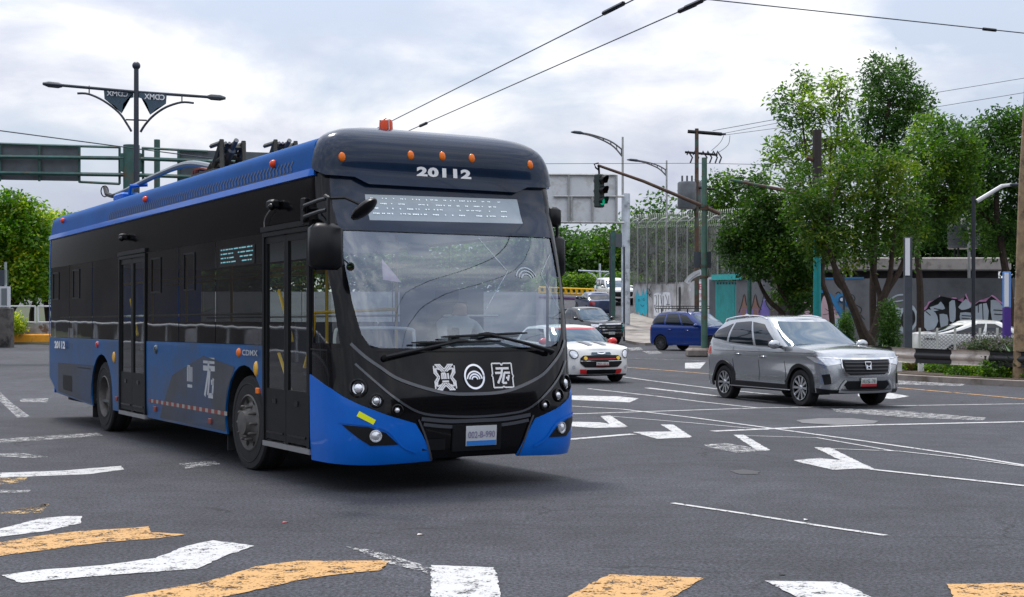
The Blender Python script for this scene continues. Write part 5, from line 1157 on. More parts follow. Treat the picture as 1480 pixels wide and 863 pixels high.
strokes([(l,1.3) for l in ([(1338,450),(1345,456)],[(1350,446),(1366,449)],[(1390,456),(1404,457)],[(1390,460),(1402,461)],[(1414,440),(1414,452)],[(1420,438),(1421,462)],[(1436,448),(1450,449)],[(1437,454),(1450,455)])],f4,.024,'letter_cuts',BKS,g,n=1)
strokes([([(1462,434),(1468,430),(1466,440),(1472,446)],1.6),([(1465,450),(1480,446)],1.6)],f4,.012,'silver_tag',SIS,w4)
strokes([([(1190,402.5),(1250,401.5)],2.2)],f3,.05,'blue_coping',BLS,w3,n=1)
# ---------------------------------------------------------------- tall mesh fence with razor wire on top of the wall
tf=empty('tall_mesh_fence',(wallp[0][0],wallp[0][1],0),'tall grey corrugated mesh fence with curled razor wire above the concrete wall','fence')
o0=Vector((wallp[0][0],wallp[0][1],0)); fl=[Vector((wallp[0][0]-.15,wallp[0][1]+.12,0)),Vector((wallp[1][0],wallp[1][1]+.15,0)),Vector((wallp[3][0]+.3,wallp[3][1]+.25,0))]
def onfence(t):
    L1=(fl[1]-fl[0]).length; L2=(fl[2]-fl[1]).length; s=t*(L1+L2)
    return fl[0].lerp(fl[1],s/L1) if s<L1 else fl[1].lerp(fl[2],(s-L1)/L2)
def ftop(y): return zpx(330,84)+(zpx(326,64)-zpx(330,84))*(84-y)/20
mfm=bpy.data.materials.new('corrugated_mesh'); mfm.use_nodes=True; t_=mfm.node_tree; b_=t_.nodes['Principled BSDF']; b_.inputs['Roughness'].default_value=.7
c_=t_.nodes.new('ShaderNodeTexCoord'); n_=t_.nodes.new('ShaderNodeTexNoise'); n_.inputs['Scale'].default_value=1.1; n_.inputs['Detail'].default_value=6; t_.links.new(c_.outputs['Object'],n_.inputs[0])
r_=t_.nodes.new('ShaderNodeValToRGB'); r_.color_ramp.elements[0].color=(.055,.055,.05,1); r_.color_ramp.elements[1].color=(.17,.17,.165,1); r_.color_ramp.elements[0].position=.35; r_.color_ramp.elements[1].position=.65; t_.links.new(n_.outputs[0],r_.inputs[0]); t_.links.new(r_.outputs[0],b_.inputs['Base Color'])
w_=t_.nodes.new('ShaderNodeTexNoise'); w_.inputs['Scale'].default_value=5; w_.inputs['Detail'].default_value=5; t_.links.new(c_.outputs['Object'],w_.inputs[0]); m_=t_.nodes.new('ShaderNodeMapRange'); m_.inputs[1].default_value=.4; m_.inputs[2].default_value=.6; m_.inputs[3].default_value=.45; m_.inputs[4].default_value=.9; t_.links.new(w_.outputs[0],m_.inputs[0]); t_.links.new(m_.outputs[0],b_.inputs['Alpha'])
q=MB(); n=160
for i in range(n+1):
    p=onfence(i/n)-o0; dx=.015*math.sin(i*2.1); y=p.y+o0.y
    q.v+=[(p.x+dx,p.y+dx,zpx(410,y)),(p.x+dx,p.y+dx,ftop(y))]
for i in range(n): q.f.append((2*i,2*i+2,2*i+3,2*i+1)); q.m.append(0)
q.build('mesh_panel',mfm,tf)
for i in range(12):
    p=onfence(i/11)-o0; y=p.y+o0.y; z1=ftop(y); q=MB(); z0=zpx(412,y)
    q.tube([(p.x-.08,p.y-.1,z0),(p.x-.08,p.y-.1,z1),(p.x-.05,p.y-.15,z1+.25),(p.x+.25,p.y-.3,z1+.5),(p.x+.5,p.y-.35,z1+.55)],.042,6); q.build('fence_post',MESHG,tf,True)
q=MB(); pts=[]; N_=900
for i in range(N_+1):
    p=onfence(i/N_)-o0; y=p.y+o0.y; a=i*2*PI/16; z1=ftop(y)+.42; pts.append((p.x+.18+.1*math.cos(a),p.y-.2+.32*math.cos(a),z1+.42*math.sin(a)))
q.tube(pts,.012,4); q.build('razor_wire_coil',MESHG,tf)
for k in (.1,.35): 
    q=MB(); q.tube([tuple(onfence(i/20)-o0+Vector((.1,-.25,ftop(onfence(i/20).y)+k))) for i in range(21)],.012,4); q.build('barbed_wire',MESHG,tf)
# curved white arch sign in front of the gate
q=MB(); 
for qd in ribbon2([(992,409),(998,401),(1006,396),(1014,393)],8,5):
    V=[tuple(P(x,y,Y)) for Y in (62,62.06) for x,y in qd]; q.add(V,[(0,1,2,3),(7,6,5,4),(0,4,5,1),(1,5,6,2),(2,6,7,3),(3,7,4,0)])
o=q.build('arched_sign',DWHT); tag(o,'curved white arch sign with faint lettering left of the green signal pole','sign')
q=MB()
for i in range(9):
    t=i/9; x=995+17*t; y=406-13*t**.8; q.add([tuple(P(x+a,y+b,61.97)) for a,b in ((0,0),(1.1,-.8),(1.1,1.4),(0,2.2))],[(0,1,2,3)])
q.build('faint_lettering',mat('faded_ink',(.25,.25,.27),.7),o)
# ---------------------------------------------------------------- poles, lamps, signs
def pole(name,label,cat,px,pt,pb,Y,r,m,r1=None,parent=None,group=None):
    b=P(px,pb,Y); g=zt(Y); q=MB(); top=P(px,pt,Y).z-g; q.tube([(0,0,0),(0,0,top)],[r,r1 or r],12)
    e=empty(name,(b.x,Y,g),label,cat,0,group); o=q.build('pole',m,e,True)
    def L_(x,y,dy=0): p=P(x,y,Y+dy); return (p.x-b.x,p.y-Y,p.z-g)
    return e,L_
# CDMX double lamp
DG=mat('dark_lamp_steel',(.03,.04,.055),.45,.1,.15)
lm,l=pole('double_street_lamp','dark double-arm street lamp with CDMX panels seen from behind, above the bus rear','street lamp',197,97,480,40,.10,DG,.07)
q=MB(); q.ball(l(197,95),.12,8); q.build('finial',DG,lm,True)
q=MB(); q.tube([l(62,121,-1.0),l(197,133),l(326,142,1.0)],.045,8); q.build('lamp_arm',DG,lm,True)
for a,b,c,d in ((62,121,90,124),(326,142,300,140)):
    q=MB(); p0=Vector(l(a,b)); p1=Vector(l(c,d)); q.tube([p0,p0.lerp(p1,.3),p0.lerp(p1,.8),p1],[.04,.09,.09,.05],8); q.build('lamp_head',mat('lamp_head_grey',(.06,.07,.08),.4),lm,True)
for s,pts in ((-1,[(112,135),(128,136),(150,146),(172,163),(184,180),(190,190)]),(1,[(280,149),(262,148),(240,155),(222,167),(210,180),(203,191)])):
    q=MB(); q.tube(smooth_line([l(x,y) for x,y in pts],4),.035,6); q.build('curved_brace',DG,lm,True)
q=MB(); q.tube([l(182,173),l(212,174)],.025,6); q.tube([l(129,124),l(129,137)],.02,5); q.tube([l(263,137),l(263,149)],.02,5); q.build('brace_tie',DG,lm)
PNL=mat('lamp_panel',(.045,.085,.12),.5,0,.1)
def vpoly(pts,loc,nm,m,par,th=.03):
    V=[loc(x,y,0) for x,y in pts]+[loc(x,y,th) for x,y in pts]; n=len(pts); bm=bmesh.new(); vs=[bm.verts.new(v) for v in V]
    bm.faces.new(vs[:n]); bm.faces.new(vs[n:][::-1])
    for i in range(n): bm.faces.new((vs[i],vs[n+i],vs[n+(i+1)%n],vs[(i+1)%n]))
    bmesh.ops.triangulate(bm,faces=[f for f in bm.faces if len(f.verts)>4]); bmesh.ops.recalc_face_normals(bm,faces=bm.faces[:])
    me=bpy.data.meshes.new(nm); bm.to_mesh(me); bm.free(); me.materials.append(m); return fin(nm,me,par)
pL=vpoly([(150,130),(193,134),(193,141),(184,143),(178,150),(177,160),(176,164),(166,153),(151,143)],l,'city_panel',PNL,lm)
pR=vpoly([(200,134),(241,137),(240,150),(226,157),(217,166),(215,158),(212,149),(207,143),(200,141)],l,'city_panel',PNL,lm)
def ltxt(txt,loc,x0,y0,x1,y1,nm,m,par,dy=-.04,bold=.02,slope=0):
    V,Fs=text_shape(txt,bold); q=MB(); q.add([loc(x0+(x1-x0)*x,y0+(y1-y0)*y+slope*x,dy) for x,y in V],[f[::-1] for f in Fs]); return q.build(nm,m,par)
ltxt('CDMX',l,185,140,154,132.5,'mirrored_lettering',WHT,pL,slope=-1.6); ltxt('CDMX',l,238,145,208.5,137,'mirrored_lettering',WHT,pR,slope=-1.8)
# overhead gantry, left
gs,l=pole('sign_gantry','green steel gantry with the grey backs of two big road signs, left of the bus','gantry',190,210,480,46,.28,GREEN)
q=MB(); z0=210
for y in (211,231,257,) : pass
fr=[[(0-220,200),(60,210),(173,213)],[( -220,224),(190,229)],[( -220,247),(190,253)],[(115,263),(173,266)],[(205,214),(300,219)],[(190,229),(480,240)],[(190,253),(480,262)],[(173,213),(173,266)],[(115,211),(115,264)],[(57,210),(57,262)],[(0,209),(0,262)],[(207,214),(207,262)],[(258,216),(258,262)]]
for i,f in enumerate(fr):
    q=MB(); w_=.07 if i in(1,2,5,6) else .045; q.tube([l(x,y,-.1 if i in (1,2,5,6) else 0) for x,y in f],w_,5); q.build('gantry_beam',GREEN,gs)
SGB=mat('sign_back_grey',(.10,.115,.125),.6,.2,.2,2)
vpoly([(-220,200),(115,211),(115,262),(-220,256)],lambda x,y,d:l(x,y,d+.1),'sign_back',SGB,gs); vpoly([(258,216),(480,224),(480,268),(258,264)],lambda x,y,d:l(x,y,d+.1),'sign_back',SGB,gs)
q=MB(); q.box(l(190,235,0),(.7,.3,.6)); q.build('gantry_joint',GREEN,gs)
pole('green_post','short green post with a cap behind the bus roof','post',227,202,480,49,.11,GREEN)
# white gantry behind the traffic light
WS_=mat('aluminium_back',(.62,.64,.65),.5,.3,.12,1.5,dirt=(.48,.48,.47),ds=1.5)
WPM=mat('pale_pole',(.58,.63,.68),.6,.1,.15,2,dirt=(.25,.28,.30),ds=1.8)
gw,l=pole('white_sign_gantry','thick pale grey pole holding the back of a large pale sign beside the bus','gantry',904.5,280,470,76,.24,WPM)
vpoly([(760,252),(890,253),(892,323),(760,321)],lambda x,y,d:l(x,y,d-.3),'sign_back',WS_,gw,.06)
for f in ([(760,252),(891,253)],[(760,321),(902,322)],[(800,284),(902,284)],[(822,252),(822,322)],[(856,284),(856,322)],[(891,253),(891,322)],[(826,284),(826,322)]):
    q=MB(); q.tube([l(x,y,-.42) for x,y in f],.07,5); q.build('gantry_beam',MESHG,gw)
# cantilever lamps
def cant(px,pt,pb,Y,tip,root_,low,label):
    e,l=pole('street_lamp',label,'street lamp',px,pt,pb,Y,.10,MESHG,.06,group='curved-arm street lamps')
    up=smooth_line([l(*tip),l(tip[0]+(root_[0]-tip[0])*.35,tip[1]+(root_[1]-tip[1])*.12),l(tip[0]+(root_[0]-tip[0])*.75,tip[1]+(root_[1]-tip[1])*.5),l(*root_)],5)
    dn=smooth_line([l(tip[0]+6,tip[1]+1),l(tip[0]+(low[0]-tip[0])*.4,tip[1]+(low[1]-tip[1])*.16),l(tip[0]+(low[0]-tip[0])*.78,tip[1]+(low[1]-tip[1])*.52),l(*low)],5)
    q=MB(); q.tube(up,.05,6); q.tube(dn,.05,6)
    for i in range(2,15,2): q.tube([up[i],dn[i]],.025,4)
    q.build('lamp_arm',mat('weathered_arm',(.14,.14,.14),.6,.4),e,True)
    q=MB(); p=Vector(l(*tip)); s=Y/F; q.tube([p+Vector((-2*s,0,0)),p+Vector((3*s,0,.0)),p+Vector((12*s,0,-1*s)),p+Vector((17*s,0,-2*s))],[.03,.09,.10,.05],8); q.build('lamp_head',DG,e,True)
cant(900,198,478,80,(827,191),(900,217),(900,227),'tall curved-arm street lamp above the pale sign back')
cant(963.5,232,440,96,(908,231),(963,246),(963,254),'curved-arm street lamp left of the utility pole')
# green and dark sign posts near the white pole
e,l=pole('green_sign_post','slim green post with a small grey sign back left of the pale pole','sign post',886,335,462,72,.12,GREEN); vpoly([(881,337),(899,337),(899,357),(881,357)],l,'sign_back',SGB,e)
pole('dark_post','thin dark post between the green post and the pale pole','post',902,357,482,68,.05,DGREY)
pole('dark_post','thin grey post standing left of the green sign post','post',882,360,462,71,.05,DGREY)
# far CDMX-style lamp
e,l=pole('double_street_lamp','small distant pale double-arm lamp over the ramp','street lamp',867,381,440,108,.08,WPM)
q=MB(); q.tube([l(836,391),l(880,393)],.07,6); q.tube(smooth_line([l(850,394),l(859,398),l(865,408)],4),.05,5); q.tube(smooth_line([l(884,394),l(875,398),l(869,408)],4),.05,5); q.build('lamp_arm',WPM,e)
# traffic signal: mast pole and separate hanging light
RG=mat('rust_green_pole',(.05,.15,.12),.6,0,.25,2,col2=(.09,.17,.12),dirt=(.12,.07,.035),ds=1.6,dlo=.52,dhi=.62)
sp,l=pole('signal_pole','green rust-streaked signal pole with a long slanting mast arm','signal pole',1018,228,512,50.5,.125,RG,.10)
q=MB(); q.tube([l(1040,309),l(1018,299),l(930,262),l(864,239,-.3)],[.075,.07,.06,.05],8); q.build('mast_arm',mat('brown_arm',(.10,.06,.04),.7,.1,.3),sp,True)
q=MB(); 
for y in (300,304,386,402): q.lathe([(.15,0),(.15,.08)],12,Matrix.Translation(l(1018,y)))
q.build('clamp_band',RUST,sp); vpoly([(1003,364),(1013,364),(1013,387),(1003,387)],lambda x,y,d:l(x,y,d+.2),'small_sign_back',DGREY,sp); vpoly([(1020,364),(1028,364),(1028,387),(1020,387)],lambda x,y,d:l(x,y,d+.2),'small_sign_back',DGREY,sp)
q=MB(); q.box(l(1018,510,0),(1.3,.9,.35),b=.08); q.build('pole_footing',KERB,sp)
tl_p=P(866,276,50.2); tl=empty('traffic_light',tuple(tl_p),'dark three-lamp traffic light hanging from the mast arm, showing green','traffic light',R(46))
s_=50.2/F
q=MB(); q.box((0,0,0),(.34,.26,48*s_),b=.03); q.build('housing',mat('signal_housing',(.02,.035,.03),.5),tl)
q=MB(); q.tube([(0,0,24*s_),(-.02,0,33*s_),(-.06,0,37*s_)],.04,6); q.tube([(-.02,0,30*s_),(-.2,0,33*s_),(-.28,0,38*s_),(-.05,0,40*s_)],.03,6); q.build('hanger',SBLK,tl,True)
for i,(c,em,nm) in enumerate((((.025,.004,.004),0,'signal_red_lens'),((.03,.012,.004),0,'signal_amber_lens'),((.0,.5,.25),.45,'green_lens'))):
    z=(15-15*i)*s_
    q=MB(); q.lathe([(.001,0),(.14,0),(.145,.02),(.001,.03)],18,Matrix.Translation((0,-.135,z))@Matrix.Rotation(PI/2,4,'X')); ln=q.build(nm,mat(nm,c,.25,coat=1,emit=em),tl,True)
    q=MB(); V=[];n=16
    for k in range(n+1):
        a=-.6+(PI+1.2)*k/n
        for rr,yy in ((.165,-.13),(.165,-.13-.28*(.55+.45*math.sin(max(0,min(PI,a))))),(.15,-.13-.28*(.55+.45*math.sin(max(0,min(PI,a))))),(.15,-.13)): V.append((rr*math.cos(a),yy,z+rr*math.sin(a)))
    q.add(V,[(4*k+j,4*k+4+j,4*k+4+(j+1)%4,4*k+(j+1)%4) for k in range(n) for j in range(4)]); q.build('visor_hood',SBLK,tl,True)
    q=MB(); q.ball((0,.12,z),.14,7,(1,.8,1)); q.build('rear_lamp_bowl',SBLK,tl,True)
# utility pole with transformers
up_,l=pole('utility_pole','brown utility pole with crossarms and a grey transformer','utility pole',1007,186,500,64,.12,RUST,.09)
q=MB(); q.tube([l(994,190),l(1043,194)],.09,6); q.build('crossarm',SBLK,up_)
q=MB(); q.tube([l(990,220),l(1037,224)],.06,6); q.build('crossarm',SBLK,up_)
for i,x in enumerate((993,1002,1014,1021,1029,1035)):
    q=MB(); a=Vector(l(x,224)); q.tube([a,a+Vector((.05,0,.18)),a+Vector((.25,0,-.12)),a+Vector((.15,0,-.38))],.04,5); q.build('insulator',DGREY,up_,True)
q=MB(); q.lathe([(.001,0),(.42,0),(.45,.06),(.45,1.2),(.40,1.27),(.001,1.3)],16,Matrix.Translation(l(993,302,.0))); q.lathe([(.001,0),(.36,0),(.4,.06),(.4,1.2),(.36,1.27),(.001,1.3)],16,Matrix.Translation(l(1003,302,.4)))
for x in (986,993,1000,1008): q.tube([l(x,264),l(x,254)],.05,6)
q.build('transformer',mat('transformer_grey',(.11,.12,.13),.5,.2,.2),up_,True)
q=MB(); q.tube([l(982,268),l(1034,274)],.06,5); q.tube([l(982,300),l(1030,300)],.07,5); q.build('platform',SBLK,up_)
q=MB(); q.tube([l(1043,194),l(1049,194)],[.07,.05],6); q.tube(smooth_line([l(1046,196),l(1041,206),l(1028,218)],4),.012,4); q.tube(smooth_line([l(1055,196),l(1052,210),l(1036,222)],4),.012,4); q.build('jumper_cable',DGREY,up_)
# teal pole in the trees with its own mast arm
tp,l=pole('teal_signal_pole','dark topped teal pole between the tree trunks with a rusty mast arm','signal pole',1181,188,505,46,.14,TEAL,.11)
q=MB(); q.tube([l(1181,188,-.02),l(1181,335,-.02)],.155,8); q.build('dark_sleeve',mat('dark_brown_steel',(.03,.02,.018),.6,.2,.2),tp,True)
q=MB(); q.tube([l(1181,290),l(1132,275),l(1056,260)],[.08,.065,.05],7); q.tube([l(1166,228),l(1181,233)],.08,6); q.build('mast_arm',RUST,tp,True)
pole('dark_post','dark green post before the spiked graffiti, left of the round tree trunk','post',1083,372,476,62,.10,GREEN)
pole('dark_post','thin dark post on the grey wall right of the teal pole','post',1219.5,350,476,58,.045,DGREY)
pole('grey_post','thin grey fence post rising behind the wall near the trees','post',1230,348,410,60,.05,MESHG)
pole('grey_post','thin grey post rising above the wall below the water tank','post',1400.5,322,398,58,.06,MESHG)
# totem columns
for px,pt,pm,pb,Y,r,tm,bm_,lab in ((1312,343,400,507,37.5,.10,WHT,DGREY,'slim dark grey column with a pale strip on its upper part'),(1455,393,445,508,35,.085,WHT,mat('purple_paint',(.06,.02,.22),.5,0,.15),'slim column, white above and purple below, by the wooden pole')):
    b=P(px,pb,Y); g=zt(Y)+.15; e=empty('totem_column',(b.x,Y,g),lab,'column'); zt1=P(px,pt,Y).z-g; zm=P(px,pm,Y).z-g
    q=MB(); q.box((0,0,zm/2),(2*r,2*r,zm),b=.01); q.build('lower_shaft',bm_,e)
    q=MB(); q.box((0,0,(zm+zt1)/2),(2*r*.98,2*r*.98,zt1-zm),b=.01); q.build('upper_shaft',DGREY if px<1400 else mat('column_blue_edge',(.1,.25,.6),.5),e)
    q=MB(); q.box((-.035,-r-.005,(zm+zt1)/2),(r*1.25,.02,zt1-zm-.06)); q.build('pale_strip',mat('strip_white',(.72,.73,.75),.5),e)  # strip is plain white, the column's own colour
pl_,l=pole('path_lamp','slim black lamp post with a white angled arm above the guardrail','street lamp',1407,284,512,37,.055,mat('black_post',(.01,.014,.02),.4),.05)
q=MB(); q.tube([l(1412,291),l(1448,269),l(1462,267)],[.06,.055,.04],8); q.build('lamp_arm',mat('white_arm',(.6,.6,.6),.4),pl_,True); q=MB(); q.box(l(1468,267),(.35,.14,.07),b=.02); q.build('lamp_head',DG,pl_)
e=empty('wooden_pole',(P(1474,0,32.5).x,32.5,zt(32.5)),'leaning weathered wooden pole at the right edge','utility pole')
q=MB(); b=P(1474,520,32.5); q.tube([(P(x,0,32.5).x-b.x,0,P(1474,y,32.5).z-zt(32.5)) for x,y in ((1471,560),(1474,440),(1479,270),(1487,120),(1494,-10))],[.13,.125,.11,.1,.09],12); q.build('shaft',WOOD,e,True)
# guardrail
def railpt(t):
    pp=[(7.6,50.9),(8.75,43.4),(10.2,35.3),(12.1,32.3),(14.3,30.2),(20.2,27.2),(34,22)]; L_=[0]
    for i in range(len(pp)-1): L_.append(L_[-1]+math.dist(pp[i],pp[i+1]))
    s=t*L_[-1]
    for i in range(len(pp)-1):
        if s<=L_[i+1]+1e-9: k=(s-L_[i])/(L_[i+1]-L_[i]); return (pp[i][0]+(pp[i+1][0]-pp[i][0])*k,pp[i][1]+(pp[i+1][1]-pp[i][1])*k),L_[-1]
gr_=empty('guardrail',(10.2,35.3,zt(35.3)),'black and white banded steel guardrail along the planter kerb','guardrail')
_,LT=railpt(0); prof=[(.0,.34),(-.05,.37),(-.06,.44),(-.01,.49),(-.0,.53),(-.01,.57),(-.06,.62),(-.05,.69),(.0,.72)]
GW=mat('rail_cream',(.5,.44,.39),.6,0,.15,3,dirt=(.22,.18,.15),ds=2.5); GB_=mat('rail_black',(.012,.012,.014),.5,0,.3,3)
nseg=int(LT/1.15); step=LT/nseg
for i in range(nseg):
    q=MB(); sub=4
    for k in range(sub+1):
        (x,y),_=railpt(min(1,(i+k/sub)/nseg)); (x2,y2),_=railpt(min(1,(i+k/sub)/nseg+.004)); (x0_,y0_),_=railpt(max(0,(i+k/sub)/nseg-.004)); d=Vector((x2-x0_,y2-y0_,0)).normalized(); n_=Vector((d.y,-d.x,0))
        if n_.y>0: n_=-n_
        for o_,z in prof: q.v.append((x-n_.x*o_*-1-10.2,y-n_.y*o_*-1-35.3,z+zt(y)+.14-zt(35.3)-.06))
        for o_,z in prof[::-1]: q.v.append((x+n_.x*(o_-.012)-10.2,y+n_.y*(o_-.012)-35.3,z+zt(y)+.14-zt(35.3)-.06))
    n9=18
    for k in range(sub):
        for j in range(n9): q.f.append((k*n9+j,k*n9+(j+1)%n9,(k+1)*n9+(j+1)%n9,(k+1)*n9+j)); q.m.append(0)
    q.build('white_band' if i%2 else 'black_band',GW if i%2 else GB_,gr_,True)
for i in range(1,nseg,3):
    (x,y),_=railpt(i/nseg); q=MB(); q.box((x-10.2,y-35.3+.13,zt(y)-zt(35.3)+.36),(.12,.14,.62)); q.build('rail_post',GB_,gr_)
# chain-link fence behind the planter
cf=empty('chain_link_fence',(12.5,39.5,zt(39.5)),'low chain-link fence with pale posts between planter and white saloon','fence')
clm=bpy.data.materials.new('chain_link'); clm.use_nodes=True; t_=clm.node_tree; b_=t_.nodes['Principled BSDF']; b_.inputs['Base Color'].default_value=(.38,.38,.38,1); b_.inputs['Metallic'].default_value=.6; b_.inputs['Roughness'].default_value=.5
c_=t_.nodes.new('ShaderNodeTexCoord'); outs=[]
for ang in (PI/4,-PI/4):
    mp=t_.nodes.new('ShaderNodeMapping'); mp.inputs['Rotation'].default_value=(0,ang,0); t_.links.new(c_.outputs['Object'],mp.inputs[0]); wv=t_.nodes.new('ShaderNodeTexWave'); wv.inputs['Scale'].default_value=4.5; wv.bands_direction='X'; t_.links.new(mp.outputs[0],wv.inputs[0]); gt_=t_.nodes.new('ShaderNodeMath'); gt_.operation='GREATER_THAN'; gt_.inputs[1].default_value=.86; t_.links.new(wv.outputs['Fac'],gt_.inputs[0]); outs.append(gt_.outputs[0])
mxm=t_.nodes.new('ShaderNodeMath'); mxm.operation='MAXIMUM'; t_.links.new(outs[0],mxm.inputs[0]); t_.links.new(outs[1],mxm.inputs[1]); t_.links.new(mxm.outputs[0],b_.inputs['Alpha'])
cfx=[(1329,468,39.5),(1354,472,39.3),(1380,462,39),(1416,462,38.6),(1441,464,38.3),(1500,463,37.6),(1560,463,37)]
pp=[]
for x,y,Y in cfx: p=P(x,y,Y); pp.append((p.x-12.5,Y-39.5,p.z-zt(39.5)))
q=MB()
for p in pp: q.v+=[(p[0],p[1],.05),(p[0],p[1],1.05 if p[0]<.5 else 1.15)]
for i in range(len(pp)-1): q.f.append((2*i,2*i+2,2*i+3,2*i+1)); q.m.append(0)
q.build('wire_mesh',clm,cf)
for p in pp: q=MB(); q.tube([(p[0],p[1]-.02,-.2),(p[0],p[1]-.02,1.25)],.035,7); q.build('fence_post',mat('pale_post',(.5,.5,.46),.6,0,.15),cf,True)
for px,pt,pb in ((1331,492,512),(1357,501,512),(1299,498,507)): 
    b=P(px,pb,36); q=MB(); q.box((0,0,.25),(.14,.12,.55),b=.01); o=q.build('white_stub',WHT,None,loc=(b.x,36,zt(36)+.13)); tag(o,{1331:'short white stub post below the silver graffiti',1357:'tiny pale stub post right of the fence post',1299:'small pale stub behind the striped rail near the column'}[px],'post')
# building behind the wall, water tank
hb=empty('low_building',(18,62,zt(62)),'long low building with a pale flat concrete roof edge behind the grey wall','building')
def hp(x,y,Y): p=P(x,y,Y); return p
x0=P(1120,0,60).x-18; x1=P(1462,0,60).x-18; zr=zpx(372,60)-zt(62); zr2=zpx(391,60)-zt(62)
q=MB(); q.box(((x0+x1)/2,1,(zr+zr2)/2),(x1-x0,6,zr-zr2),b=.05); q.build('roof_slab',mat('pale_slab',(.42,.38,.35),.8,0,.15,1.5,dirt=(.25,.22,.2),ds=2),hb)
q=MB(); q.box(((x0+x1)/2,1.3,zr2/2),(x1-x0-.6,5,zr2)); q.build('wall',mat('building_dark',(.05,.045,.045),.8,0,.3),hb)
for i in range(8):
    q=MB(); q.box((x0+1.6+i*1.45,-1.22,zr2-.7),(.8,.04,.6)); q.build('window',DKGL,hb)
tk=empty('water_tank',(P(1393,370,62).x,62,zr+zt(62)+.0),'round dark rainwater tank on a stand above the low building','water tank')
r_k=23*62/F; h_k=(372-320)*62/F
q=MB(); q.lathe([(.001,.5),(r_k*.96,.5),(r_k,.55)]+[(r_k*(1-.03*(i%2)),.55+h_k*.62*i/9) for i in range(1,10)]+[(r_k*.8,.5+h_k*.78),(r_k*.4,.5+h_k*.86),(.001,.5+h_k*.88)],24); q.build('tank_body',mat('tank_black',(.02,.025,.03),.4),tk,True)
q=MB(); q.lathe([(.001,0),(.3,0),(.28,.12),(.001,.15)],14,Matrix.Translation((0,0,.5+h_k*.88))); q.build('tank_lid',mat('lid_grey',(.35,.4,.45),.5),tk)
q=MB(); 
for a in range(4): q.tube([(.45*math.cos(a*PI/2+.7),.45*math.sin(a*PI/2+.7),0),(.45*math.cos(a*PI/2+.7),.45*math.sin(a*PI/2+.7),.5)],.05,5)
q.build('tank_stand',SBLK,tk)
# ---------------------------------------------------------------- ramp edge: yellow barrier
yb=empty('yellow_barrier',(P(850,430,106).x,106,zt(106)),'yellow openwork road barrier on a purple base along the ramp','barrier')
YB=mat('barrier_yellow',(.72,.42,.01),.5,0,.12,2)
L0=P(780,434,100); L1=P(873,434,96.5); 
def bl_(t,z): p=L0.lerp(L1,t); return (p.x-yb.location.x,p.y-106,zt(p.y)-zt(106)+z)
for z,h in ((.80,.16),(.42,.16)):
    q=MB(); q.tube([bl_(i/8,z) for i in range(9)],.08,6); q.build('barrier_rail',YB,yb)
for i in range(13): q=MB(); p=bl_(i/12,.6); q.box(p,(.2,.14,.4)); q.build('barrier_post',YB,yb)
q=MB(); q.tube([bl_(i/8,.08) for i in range(9)],.13,6); q.build('barrier_base',mat('purple_kerb',(.12,.05,.14),.7),yb)
# pedestrian beside the white SUV
def person(name,label,loc,rz,joints,edges,radii,mats_,parts=None):
    me=bpy.data.meshes.new(name); me.from_pydata(joints,edges,[]); o=bpy.data.objects.new(name,me); COL.objects.link(o)
    md=o.modifiers.new('s','SKIN'); md.use_smooth_shade=True
    sv_=me.skin_vertices[0].data
    for i,r in enumerate(radii): sv_[i].radius=(r,r*.85) if isinstance(r,float) else r; sv_[i].use_root=(i==0)
    o.modifiers.new('b','SUBSURF').levels=2
    bpy.context.view_layer.update(); me2=bpy.data.meshes.new_from_object(o.evaluated_get(bpy.context.evaluated_depsgraph_get())); bpy.data.objects.remove(o)
    for m in mats_[0]: me2.materials.append(m)
    for p in me2.polygons: p.material_index=mats_[1](p.center); p.use_smooth=True
    ob=bpy.data.objects.new(name,me2); COL.objects.link(ob); ob.location=loc; ob.rotation_euler=(0,0,rz); tag(ob,label,'person'); return ob
SKN=mat('skin',(.33,.18,.12),.6); HAIR=mat('dark_hair',(.015,.01,.008),.7); TSH=mat('teal_shirt',(.02,.35,.28),.8); PSH=mat('pale_shirt',(.5,.5,.48),.8); JNS=mat('dark_jeans',(.02,.03,.06),.8)
J=[(0,0,.95),(0,0,1.2),(0,.0,1.42),(0,.0,1.5),(0,.01,1.6),(.17,0,1.4),(.24,.03,1.12),(.25,-.08,.9),(-.17,0,1.4),(-.25,.02,1.12),(-.24,-.1,.9),(.09,0,.88),(.1,-.08,.48),(.1,.1,.08),(.1,-.05,.04),(-.09,0,.88),(-.1,.06,.48),(-.1,.16,.1),(-.1,.03,.04)]
E_=[(0,1),(1,2),(2,3),(3,4),(2,5),(5,6),(6,7),(2,8),(8,9),(9,10),(0,11),(11,12),(12,13),(13,14),(0,15),(15,16),(16,17),(17,18)]
RR=[.14,.13,.13,.055,.10,.065,.045,.035,.065,.045,.035,.09,.06,.045,.04,.09,.06,.045,.04]
pd=P(867,440,94.5); hw=person('person','person in a teal and pale top walking beside the white SUV on the ramp',(pd.x,94.5,zt(94.5)),2.6,J,E_,RR,((SKN,TSH,JNS,HAIR,PSH),lambda c:3 if c.z>1.66 else (0 if c.z>1.49 or (abs(c.x)>.2 and c.z<1.1) else (4 if c.z>1.25 else (1 if c.z>.92 else 2)))))
